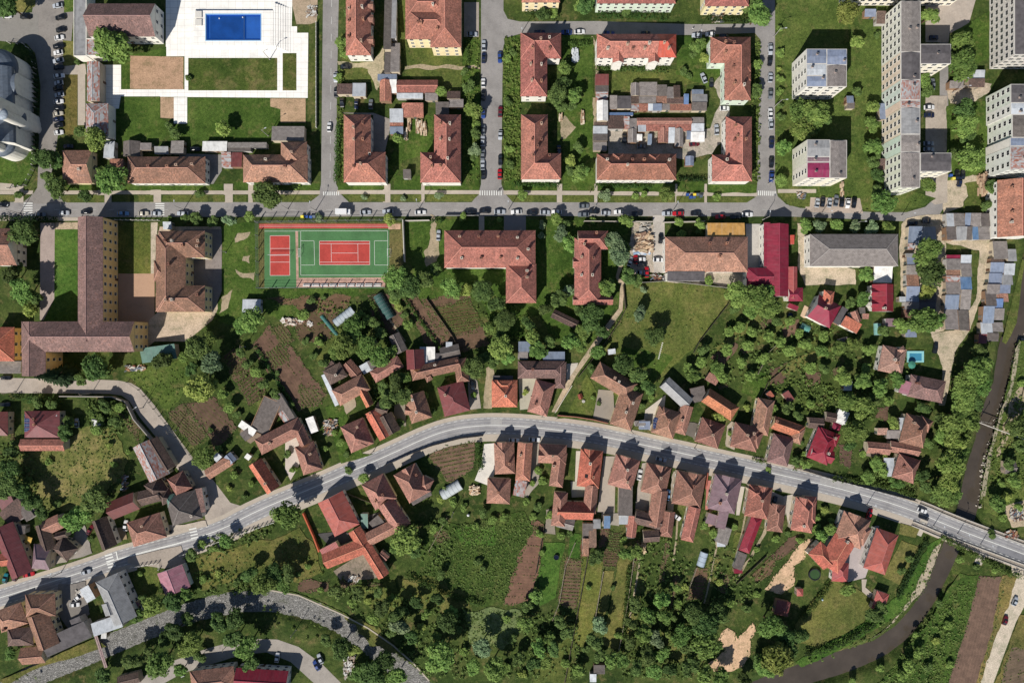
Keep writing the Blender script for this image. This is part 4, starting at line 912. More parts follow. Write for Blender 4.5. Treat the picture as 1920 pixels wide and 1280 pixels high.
B('brown L-shaped house with paved court right of the footpath lawn',[(1116,693,1186,735,36,'hh'),(1186,731,1163,801,42,'hh')],'tb',W_CREAM,4.2,43,[(1152,708),(1160,715),(1173,772),(1186,755)])
B('long grey metal-roofed barn behind the gravel yard',[(1246,716,1291,758,26,'gg')],'gm',W_GREY,4,26,[],cat='barn',win=False)
SOLAR2=B('brown house carrying blue solar panels on its roof',[(1257,767,1241,817,44,'hh'),(1240,770,1250,776,18,'hh')],'tb',W_CREAM,4.2,44,[(1253,787)])
B('narrow brown house joined to the solar panel house',[(1289,760,1274,813,23,'gh')],'tb',W_BEIGE,4,34,[(1278,787)])
B('long orange-roofed barn set back from the main road',[(1323,740,1378,776,30,'gh')],'to',W_BEIGE,4,43,[],cat='barn',win=False)
B('brown pyramid-roofed house right of the black pergola',[(1339,789,1324,834,46,'hh'),(1327,792,1334,800,16,'hh')],'tb',W_BEIGE,4.2,43,[(1335,815)])
B('brown house with hedge strip along the pavement',[(1403,796,1393,842,50,'hh'),(1420,805,1408,836,28,'hh')],'tb',W_BEIGE,4.2,44,[(1412,812),(1400,815)])
B('brown farmhouse with orange wing and closed yard',[(1437,748,1424,814,32,'hh'),(1449,791,1506,811,25,'gh','to'),(1500,800,1490,830,22,'hh')],'tb',W_CREAM,4,38,[(1455,789)])
B('purplish brown house at the end of the row, front to the road',[(1470,816,1457,870,40,'hh')],'sc',W_BEIGE,4.2,43,[])
B('crimson cross-gabled house near the vegetable beds',[(1554,808,1531,864,42,'hh'),(1520,846,1562,858,24,'gg'),(1536,812,1572,826,24,'hh')],'cr',W_WHITE,4.2,32,[(1551,849),(1564,821)])
B('pinkish brown pyramid-roofed house beside the turquoise pool',[(1678,651,1668,699,46,'hh'),(1688,652,1694,660,14,'hh')],'tp',W_WHITE,4.2,34,[(1676,674),(1681,680)])
B('pink-brown house with broad hipped roof beside the dirt lane',[(1704,722,1770,735,42,'hh','sc'),(1738,715,1730,748,34,'hh','sc'),(1700,714,1693,738,18,'mm','pk')],'sc',W_WHITE,4.2,30,[(1718,718)])
B('brown cross-roofed house near the tree row',[(1722,780,1708,834,46,'hh'),(1722,788,1745,800,24,'hh')],'tb',W_BEIGE,4.2,44,[(1711,792),(1723,808)])
B('low house with two long brown gables under the tree row',[(1625,838,1669,842,22,'gg'),(1668,836,1724,846,21,'gg')],'tb',W_BEIGE,3.4,30,[])
B('brown pyramid-roofed house next to the white metal terrace',[(1706,856,1692,900,42,'hh')],'tb',W_BEIGE,4.2,44,[(1693,874)])
# ---- houses below the main road, left to right
B('long red-roofed house with green-trimmed dark slope, below the road',[(619,931,651,994,52,'gh','mr'),(606,962,640,945,26,'hh','mr')],'mr',W_WHITE,4.6,28,[])
B('bright orange L-shaped farm building around a bare yard',[(608,1052,684,1022,30,'gg'),(664,992,684,1024,26,'gg'),(684,1022,720,1080,24,'gg'),(603,1038,634,1022,18,'mm','mr')],'to',W_CREAM,4,30,[],cat='farm building',win=False)
B('dark brown house with long rear wing below the road',[(698,898,724,945,46,'hh'),(722,940,756,990,34,'gh'),(704,935,716,946,18,'hh')],'tb',W_CREAM,4.2,44,[(705,938),(718,926)])
B('brown barn roof behind the green-framed shelter',[(690,1011,742,984,26,'gg')],'tb',W_GREY,3.6,34,[],cat='barn',win=False)
B('brown house with one grey roof slope beside the corner garden',[(758,879,788,932,46,'hh'),(788,902,808,912,26,'hh'),(770,940,806,920,18,'mm','gk')],'tb',W_BEIGE,4.2,43,[(781,889)],fg=-0.1)
B('brown house with white driveway and rust-patched rear roof',[(945,829,947,888,38,'hh'),(985,829,980,901,28,'gh','tr'),(936,896,934,944,44,'hh'),(978,900,972,930,22,'mm','ru')],'tb',W_BEIGE,4.4,38,[(976,852),(955,868),(934,922)],fg=0.1)
B('brown L-shaped house left of the orange-roofed house',[(1010,849,1062,852,36,'hh'),(1051,848,1042,912,26,'hh')],'tb',W_BEIGE,4.2,43,[(1036,854),(1038,872)],fg=0.1)
SKY2=B('orange-roofed house with long rear court, brown and orange wings',[(1110,843,1102,913,42,'hh'),(1110,908,1105,962,25,'gg','tb'),(1052,922,1046,986,26,'hh','tb'),(1044,956,1112,958,34,'gg')],'to',W_BEIGE,4.2,43,[(1112,893),(1106,868)],fg=0.12)
B('brown house with long grey shed roof behind',[(1178,857,1162,914,47,'hh'),(1173,910,1172,966,26,'mm','gk')],'tb',W_BEIGE,4.2,43,[(1176,880),(1176,903)],fg=0.08)
B('brown house with white car in its narrow drive',[(1236,872,1224,926,47,'hh'),(1238,918,1228,985,30,'gg')],'tb',W_BEIGE,4.2,43,[(1238,895)],fg=-0.1)
B('rambling brown outbuilding group closing the long yards',[(1190,968,1240,980,26,'gg','td'),(1188,966,1183,1006,18,'gg','tr'),(1254,958,1248,1006,24,'gh','tb'),(1206,1006,1236,1004,22,'gg','td')],'tb',W_BEIGE,3.8,34,[],cat='outbuilding',win=False)
B('brown house with narrow tiled tail reaching down its plot',[(1297,886,1286,948,55,'hh'),(1303,950,1288,1014,24,'gh','tr')],'tb',W_BEIGE,4.4,38,[(1300,910)],fg=-0.12)
B('mauve metal-roofed house with pink paved path beside it',[(1366,893,1352,958,52,'hh'),(1360,948,1350,990,18,'mm')],'mv',W_BEIGE,4.4,34,[(1349,942),(1361,925)],fg=0.0001)
B('salmon-roofed house above the long crimson shed',[(1427,911,1417,970,44,'hh'),(1405,925,1430,920,20,'hh')],'tr',W_BEIGE,4.2,44,[(1428,938)],fg=-0.1)
shed('r 1420 968 1395 1034 21 cr h',label='long narrow crimson shed running down the garden',eave=3)
B('small brown house beside the black car drive',[(1458,945,1452,996,30,'hh')],'tb',W_BEIGE,3.8,36,[],fg=0.1)
B('salmon house near the woodpile and dirt track',[(1512,934,1502,996,40,'hh'),(1520,930,1518,980,22,'hh')],'tr',W_BEIGE,4.2,43,[(1506,985)],fg=0.1)
B('brown pyramid-roofed house beside the orange L-shaped house',[(1608,966,1588,1020,54,'hh'),(1625,985,1608,1018,24,'hh')],'tb',W_WHITE,4.6,38,[],fg=0.1)
B('orange L-shaped house with stone court near the creek',[(1585,1010,1552,1064,44,'gh'),(1527,1026,1556,1056,34,'hg')],'to',W_WHITE,4.6,30,[(1586,1014)])
B('long red hipped house on the lawn above the creek',[(1664.5,996,1639,1070.5,43,'hh')],'mr',W_WHITE,4.6,32,[])
B('small red pyramid-roofed summer kitchen beside the stone court',[(1577,1054,1574,1090,30,'hh')],'mr',W_WHITE,3.4,34,[],cat='summer kitchen')
# ---- bottom left cluster
B('old long house with white and rust patched roof beside the concrete street',[(268,830,300,896,42,'gg','ru'),(284,824,318,880,26,'gg','td')],'ru',W_BEIGE,4.2,30,[],win=False)
B('grey-brown hipped house joined to the old patched house',[(284,900,304,930,34,'hh'),(300,935,322,925,26,'hh')],'td',W_BEIGE,4,43,[])
B('brown pyramid-roofed house in the bend of the concrete street',[(328,890,346,922,34,'hh')],'tb',W_BEIGE,4.2,44,[])
B('grey pyramid-roofed house with green patch at the street junction',[(338,925,352,978,58,'hh','gk'),(312,940,330,935,22,'hh','gr'),(372,915,380,960,14,'mm','sc')],'gk',W_WHITE,4.6,36,[(361,966)])
B('large brown-roofed house above the zebra crossing bend',[(244,1002,306,983,48,'hh'),(206,958,256,938,34,'gg','ma'),(262,935,300,925,28,'gg','td')],'tb',W_BEIGE,4.4,36,[(268,985)])
B('dark gable house with white side wall beside the drive',[(186,972,206,1026,30,'gg')],'td',W_WHITE,4.2,43,[])
B('dark maroon roofed house at the left edge above the main road',[(5,985,42,1078,42,'gg'),(0,1050,30,1046,24,'gg','to')],'ma',W_BEIGE,4.2,30,[])
B('dark brown gable house with mauve slope, left of the brown barn',[(62,1042,95,1045,46,'hg','mv'),(78,982,92,1030,26,'gg','td')],'mv',W_BEIGE,4.2,34,[])
B('very dark brown pyramid house beside the parking drive',[(108,1016,136,1040,32,'hh'),(105,1005,126,1000,14,'gg')],'td',W_BEIGE,4,43,[])
B('small brown gable roof among the left cluster',[(84,990,114,976,28,'gg')],'tb',W_BEIGE,4,32,[])
B('grey modern house with white walls below the main road',[(200,1082,236,1164,46,'hg'),(204,1128,212,1150,30,'gg')],'gm',W_WHITE,6,28,[],cat='house')
shed('r 228 1162 174 1180 24 gl m',label='long white-grey annexe roof of the grey modern house',cat='annexe',eave=4)
shed('r 158 1100 172 1125 20 gl m',label='pale flat side roof left of the grey modern house',cat='annexe',eave=4)
B('mauve-roofed garage beside the green front lawn',[(302,1076,348,1062,0.1,'gg'),(318,1066,334,1108,50,'gg')][1:],'pk',W_WHITE,4,24,[],cat='garage',win=False)
B('brown L-shaped farmhouse with long salmon slope below the road',[(48,1135,104,1133,42,'hh'),(70,1150,92,1212,42,'gg')],'tb',W_CREAM,5,36,[])
B('dark red house at the left edge below the road',[(-4,1166,46,1148,42,'hh'),(14,1194,62,1192,34,'hh','td')],'tb',W_CREAM,4.4,34,[(10,1178)])
B('long dark grey barn roof beside the dry stream bank',[(82,1216,166,1178,34,'mm'),(140,1158,150,1180,22,'mm')],'gd',W_GREY,4,0,[],cat='barn',win=False)
B('small brown barn below the long dark grey roof',[(40,1230,84,1226,32,'gg')],'tb',W_BEIGE,3.4,30,[],cat='barn',win=False)
B('brown-roofed white house cut by the bottom edge',[(358,1278,440,1268,40,'hh'),(400,1262,402,1300,40,'hh')],'tb',W_WHITE,5,34,[])
B('red-roofed house at the bottom edge beside the glass shelter',[(442,1270,540,1276,38,'gg','cr'),(458,1256,462,1300,30,'hh','to')],'cr',W_WHITE,5,30,[])
shed('r 222 1278 262 1268 20 td g',label='small brown shed at the bottom edge below the footbridge')
# red garden pavilions
for t,l in (('r 1656 1110 1645 1144 24 mr h','red hipped summer house on the dry lawn near the creek'),('b 1494 1103 1506 1117 mr p','tiny red pavilion roof beside the black round pool'),('r 1470 1126 1464 1153 26 ma h','red pyramid pavilion under the big tree at the lawn corner')):
    shed(t,'pavilion',2.6,l)
SH='''r 1478 572 1496 579 9 cr m
r 1585 577 1567 607 12 gd m
b 1617 588 1629 598 tb m
b 1611 576 1622 588 gk m
b 196 265 215 297 gl m
b 206 298 232 320 tr m
b 231 265 263 293 gk v
b 263 268 284 282 ga m
b 290 275 316 289 gm m
b 321 264 345 289 ga m
b 380 265 426 284 wh m
b 427 267 500 277 ga m
b 427 277 470 284 gk m
b 416 286 434 314 ru m
b 434 286 454 314 ma m
b 721 0 735 98 gk m
b 721 98 733 139 gk m
b 735 0 744 76 gm m
b 733 81 750 138 ga m
b 632 157 661 178 td m
b 661 156 686 182 gl m
b 708 139 744 152 gb m
b 712 150 734 191 tr v
b 744 150 821 175 tr h
b 744 175 793 185 gl m
b 797 175 821 189 ga m
b 731 150 744 175 wh m
b 754 194 794 220 tr m
b 731 205 756 230 gl m
b 731 230 756 238 tr m
b 731 238 756 252 gb m
b 838 171 863 186 td m
b 842 186 869 202 ga m
b 817 192 842 215 gk m
b 756 318 770 335 gk m
b 1116 140 1141 160 ma m
b 1116 160 1141 173 gk m
b 1117 173 1140 189 ru m
b 1119 189 1140 227 wh v e4
b 1114 229 1138 237 td m
b 1112 237 1139 251 gl m
b 1112 251 1139 265 gk m
b 1112 266 1138 283 ga m
b 1183 156 1199 180 ga v
b 1199 154 1232 181 ga m
b 1231 160 1250 181 gk m
b 1250 163 1263 185 ga m
b 1263 160 1275 185 td m
b 1143 180 1157 205 ga m
b 1157 180 1183 205 gd m
b 1183 181 1198 195 td m
b 1198 181 1230 194 ga m
b 1230 181 1250 194 tb m
b 1250 182 1281 195 td m
b 1183 195 1198 208 ru m
b 1198 195 1215 208 tr m
b 1215 195 1224 208 gl m
b 1224 195 1241 208 gb m
b 1241 195 1256 207 ga m
b 1256 195 1296 208 tr m
b 1282 177 1291 197 bl m
b 1297 168 1319 177 gb m
b 1297 177 1326 192 gm m
b 1297 192 1325 208 gk m
b 1139 216 1169 243 td m
b 1141 211 1187 217 bl m
b 1169 219 1180 243 ru m
b 1180 222 1194 242 ga m
b 1194 221 1297 236 tb h
b 1196 227 1211 248 gl m
b 1211 234 1296 246 tr m
b 1296 220 1320 232 ga m
b 1296 232 1320 247 gl m
b 1177 242 1194 268 ga v
b 1194 252 1204 264 wh m
b 1214 252 1222 272 gb m
b 1234 240 1253 268 tb v
b 1253 240 1265 268 gl m
b 1265 241 1281 276 ga v
b 1295 248 1321 266 wh m
b 1285 293 1301 311 gb v
b 1287 246 1295 262 gb m
b 1587 180 1600 194 gb m
b 1588 192 1602 204 gk m
b 1621 18 1642 32 gb m
b 1643 22 1660 45 td m
b 1648 194 1662 225 gb m
b 1645 298 1662 318 td m
b 1816 148 1846 164 td m
b 1812 132 1846 148 gl m
b 1780 152 1806 166 ga m
b 1702 425 1727 460 gb m
b 1727 425 1754 456 gm m
b 1702 456 1716 468 ru m
b 1698 475 1714 482 gm m
b 1700 482 1714 497 gb m
b 1699 497 1722 515 ga m
b 1699 515 1722 536 tb m
b 1686 556 1698 566 gl m
b 1698 537 1723 566 gb m
b 1723 550 1756 566 gk m
b 1723 566 1754 584 gd m
b 1697 566 1723 580 ga m
b 1696 580 1716 596 tb m
b 1774 478 1800 485 cr m
b 1801 478 1821 494 gl m
b 1774 485 1800 506 ga m
b 1774 506 1800 517 tb m
b 1801 494 1821 519 ga m
b 1773 517 1800 528 ru m
b 1773 528 1800 553 ga m
b 1800 519 1821 543 bl m
b 1800 543 1819 581 ga m
b 1771 553 1797 580 gb m
b 1770 580 1795 618 ga m
b 1796 581 1815 619 gk m
b 1810 596 1817 620 ma m
b 1861 452 1888 486 ga m
b 1888 467 1905 490 gm m
b 1858 484 1882 494 td m
b 1856 492 1882 512 gb m
b 1882 494 1902 516 gl m
b 1853 512 1878 533 gb m
b 1878 515 1898 534 gm m
b 1850 533 1874 552 ga m
b 1874 533 1894 550 gb m
b 1847 545 1867 574 gk m
b 1868 550 1890 566 tb m
b 1866 560 1880 580 bl m
b 1842 574 1863 606 gb m
b 1864 578 1882 600 ga m
b 1838 604 1860 626 gl m
b 1860 604 1880 622 ga m
b 1834 626 1850 644 ma m
b 1850 624 1872 640 gk m
b 1660 597 1680 612 mv m
b 1697 618 1718 632 gb m
r 1576 642 1590 638 14 gk m
r 1516 792 1544 794 20 td g
r 1548 780 1568 784 18 td g
r 1583 770 1573 794 20 wh m
r 1561 798 1576 802 14 cr h
b 1645 802 1664 815 tp m
b 1662 806 1692 822 ga m
b 1686 783 1696 806 gl m
b 1657 858 1676 892 gl m
b 1582 715 1597 732 gl m
r 1472 735 1484 752 13 ma m
r 1440 735 1448 745 10 to m
b 1883 864 1904 888 gk g
b 1018 659 1059 676 gb m
b 972 640 994 660 gb m
b 971 659 990 674 ga m
r 1058 690 1046 722 15 gd m
b 1198 790 1208 800 gl m
b 1198 789 1219 805 gb m
r 1210 792 1190 794 10 ga m
r 1296 742 1322 736 28 gk m
r 1326 704 1346 716 16 tb m
r 1140 660 1154 658 10 gl m
r 606 702 632 760 8 gl m
r 612 694 626 680 12 td m
r 649 680 672 706 22 tb g
r 678 694 696 684 18 gl m
r 692 686 704 680 16 gk m
r 738 627 754 660 22 gk g
b 787 650 802 686 gl m
b 800 650 816 681 wh m
b 815 662 832 678 gd m
r 826 664 862 656 24 gk g
b 836 641 848 652 gl m
r 688 650 706 640 8 td m
b 924 704 962 714 gd m
r 484 812 512 748 36 gk f
r 516 742 546 790 22 gk m
r 526 772 538 790 12 ru m
r 580 782 590 810 16 wh m
r 450 793 478 812 14 wh m
r 455 820 474 806 18 gk m
r 438 866 426 852 16 gb g
r 388 890 432 862 20 tb g
r 402 862 412 852 12 gl m
r 462 860 468 852 10 wh m
b 677 962 690 990 gr m
r 700 972 716 990 24 gk m
r 712 1036 726 1048 14 tb g
r 730 1000 716 975 12 gd m
r 1045 976 1076 984 22 ga g e3
b 1092 980 1112 1006 gk m
b 1112 973 1126 990 gm m
b 1132 966 1144 990 bl m
b 1160 966 1182 982 gl m
b 1092 1008 1104 1042 tb m
b 1104 990 1118 1025 tp m
b 1175 985 1189 1008 gk m
b 1228 968 1242 1000 gb m
r 1325 970 1352 978 20 mv m
r 1361 988 1352 1018 22 ga m e3
b 1344 1013 1360 1024 gl m
r 1393 1036 1382 1066 16 gk m
b 1376 1066 1392 1074 cr m
b 1400 994 1412 1008 gl m
r 10 975 46 945 34 td m
r 38 943 58 972 20 gk m
r 30 966 62 950 24 ga m
r 0 948 26 938 24 ma m
b 100 1000 126 1012 gk m
b 22 985 48 1000 gk m
b 40 1215 62 1228 gl m
r 196 1100 205 1126 18 gd m
r 1180 990 1188 966 16 tr g
b 190 1186 200 1196 wh m
r 238 1130 260 1138 18 pk m
b 1106 1262 1118 1278 gl m
b 1113 1246 1134 1262 gk m'''

SH2='b 1774 400 1788 425 gl;b 1774 425 1792 450 gk;b 1788 400 1808 425 ga;b 1792 425 1812 450 gm;b 1808 400 1820 425 gb;b 1812 425 1822 450 gk;b 1820 400 1838 425 ga;b 1822 425 1834 450 bl;b 1838 400 1855 425 gk;b 1834 425 1855 450 ga'
for ln in SH.split('\n'):
    t=ln.split(); 
    if t[-1]=='g' and t[0]=='b': ln=ln[:-1]+'h'
    shed(ln,'shed' if not (1770<float(t[1])<1910 and 440<float(t[2])<650) else 'garage')
for ln in SH2.split(';'): shed(ln+' m','garage',3)

SOLM=NT('solar_cells',0.2,0.5); _uv=SOLM.coord('UV'); _b=SOLM.n('TexBrick'); _b.inputs['Scale'].default_value=1.0; _b.offset=0; _b.inputs['Color1'].default_value=C((40,52,92)); _b.inputs['Color2'].default_value=C((46,60,104)); _b.inputs['Mortar'].default_value=C((170,176,186)); _b.inputs['Mortar Size'].default_value=.03; _b.inputs['Brick Width'].default_value=1.0; _b.inputs['Row Height'].default_value=1.6; SOLM.l(_uv,_b.inputs['Vector']); SOLM=SOLM.done(_b.outputs['Color'])
def rp(B_,e,c,name,mat): roof_panel(B_[0],B_[1],e,B_[3],c,name,mat,list(B_[2].values())[0])
for y in (776,784.5,793,801.5): rp(SOLAR,4.2,f'46 {y} 55.5 {y} 55.5 {y+7.5} 46 {y+7.5}','solar_panel',SOLM)
rp(SOLAR,4.2,'97 773 107 773 107 780 97 780','skylight',plain((206,208,206),.3))
rp(SOLAR2,4.2,'1227 782 1234 784 1231 793 1224 791','solar_panel',SOLM); rp(SOLAR2,4.2,'1224 792 1231 794 1229 804 1224 803','solar_panel',SOLM)
rp(SKY1,4,'146 318 164 318 164 329 146 329','skylight',plain((176,186,196),.3))
rp(SKY2,4.2,'1097 888 1103 889 1102 896 1096 895','skylight',plain((50,40,40),.3))
# ================= TREES
def leaf_cloud(m,c,rx,ry,rz,n,size,rng,up=0.7,mi=0,lo=0.62):
    for _ in range(n):
        while True:
            d=Vector((rng.gauss(0,1),rng.gauss(0,1),rng.gauss(0,1)))
            if d.length>1e-3: break
        d.normalize()
        if d.z<-0.55: d.z*=-0.6
        r=rng.uniform(lo,1.0)
        p=Vector((c[0]+d.x*rx*r,c[1]+d.y*ry*r,c[2]+d.z*rz*r))
        nn=(d+Vector((rng.gauss(0,.55),rng.gauss(0,.55),rng.gauss(0,.45)+up))).normalized()
        u=nn.orthogonal().normalized(); v=nn.cross(u); a=rng.uniform(0,6.28); u,v=u*math.cos(a)+v*math.sin(a),v*math.cos(a)-u*math.sin(a)
        s=size*rng.uniform(.6,1.35)
        m.face([p-u*s-v*s*.5,p+u*s*.2-v*s*.75,p+u*s+v*s*.1,p+u*s*.1+v*s*.8],mi)
def crown_broad(seed,lobes,n,size,spread=0.7,flat=0.85):
    rng=random.Random(seed); m=MB()
    for i in range(lobes):
        a=rng.uniform(0,6.28); rr=spread*math.sqrt(rng.uniform(0.02,1)); lr=rng.uniform(.28,.5)
        z=rng.uniform(-.35,.45)*(1-rr*.6)+0.25*(1-rr)
        leaf_cloud(m,(rr*math.cos(a),rr*math.sin(a),z*flat),lr,lr,lr*.8,int(n/lobes),size,rng)
    leaf_cloud(m,(0,0,0),.62,.62,.5,int(n*.12),size*1.3,rng)
    return m
def crown_cone(seed,n,size):
    rng=random.Random(seed); m=MB()
    for _ in range(n):
        h=1-math.sqrt(rng.random()); a=rng.uniform(0,6.28); tier=0.75+0.25*math.sin(h*40)
        r=(1-h)*tier*rng.uniform(.55,1.0); p=Vector((r*math.cos(a),r*math.sin(a),-1+2*h))
        u=Vector((math.cos(a),math.sin(a),-.35)).normalized(); v=Vector((-math.sin(a),math.cos(a),0)); s=size*rng.uniform(.7,1.4)*(1.1-h*.6)
        m.face([p-v*s*.4-u*s*.6,p+u*s-v*s*.15,p+u*s*.9+v*s*.25,p-u*s*.4+v*s*.5],0)
    return m
def trunk_mesh(seed):
    rng=random.Random(seed); m=MB(); m.tube((0,0,0),(0.02,0.01,.6),.035,.022,7); m.tube((0.02,.01,.6),(0,0,1),.022,.008,6)
    for i in range(4):
        a=rng.uniform(0,6.28); z=rng.uniform(.38,.65); m.tube((0.01,0,z),(.22*math.cos(a),.22*math.sin(a),z+.26),.014,.005,5)
    return m
def mesh_only(mb,nm,mats):
    o=mb.build(nm,mats,uv=False); me=o.data; bpy.data.objects.remove(o); return me
LEAFC={'d':((58,84,38),(98,124,60)),'m':((76,108,44),(124,152,70)),'l':((98,122,46),(146,160,76)),'b':((80,104,70),(132,152,108)),'c':((40,60,34),(66,90,52)),'s':((60,86,36),(92,118,52))}
CROWN={}
for k in 'dmlb':
    for v in range(3):
        for sz,(lb,n,ls) in {'S':(6,380,.19),'M':(11,950,.125),'L':(20,2100,.085)}.items():
            CROWN[k,sz,v]=mesh_only(crown_broad(hash((ord(k),v,ord(sz)))&0xffff,lb,n,ls),'crown',leaf(*LEAFC[k]))
for v in range(2): CROWN['c','M',v]=mesh_only(crown_cone(40+v,900,.2),'crown',leaf(*LEAFC['c']))
TRUNK=[mesh_only(trunk_mesh(60+i),'trunk',bark()) for i in range(3)]
TREES=[]
def tree(x,y,r,k,zr=None,hh=None,free=False):
    Rm=r*S; 
    if k=='c': zs=Rm*(zr or 2.2); h=2*zs+0.8; cz=h-zs
    else:
        zs=Rm*(zr or R.uniform(.8,1.0)); h=hh or (1.95*Rm+.5 if r<17 else min(15,2.25*Rm+.4)); cz=h-zs*.95
    p=P(x,y,cz); Rm*=(H-cz)/H
    z0=gz(p.x,p.y)
    bush=Rm<1.3
    root=empty('bush' if bush else ('conifer' if k=='c' else 'tree'),(p.x,p.y,z0),R.uniform(0,6.28))
    sz='S' if r<9 else ('M' if r<19 else 'L')
    me=CROWN[k,'M' if k=='c' else sz,R.randrange(2 if k=='c' else 3)]
    inst(me,'crown',root,(0,0,cz),(0,0,0),(Rm*R.uniform(.95,1.2),Rm*R.uniform(.9,1.15),zs))
    if not bush: inst(TRUNK[R.randrange(3)],'trunk',root,(0,0,0),(0,0,0),(h*.75+1,h*.75+1,cz))
    root['px']=[x,y]; root['tk']=k; root['tr']=r
    TREES.append(root); return root
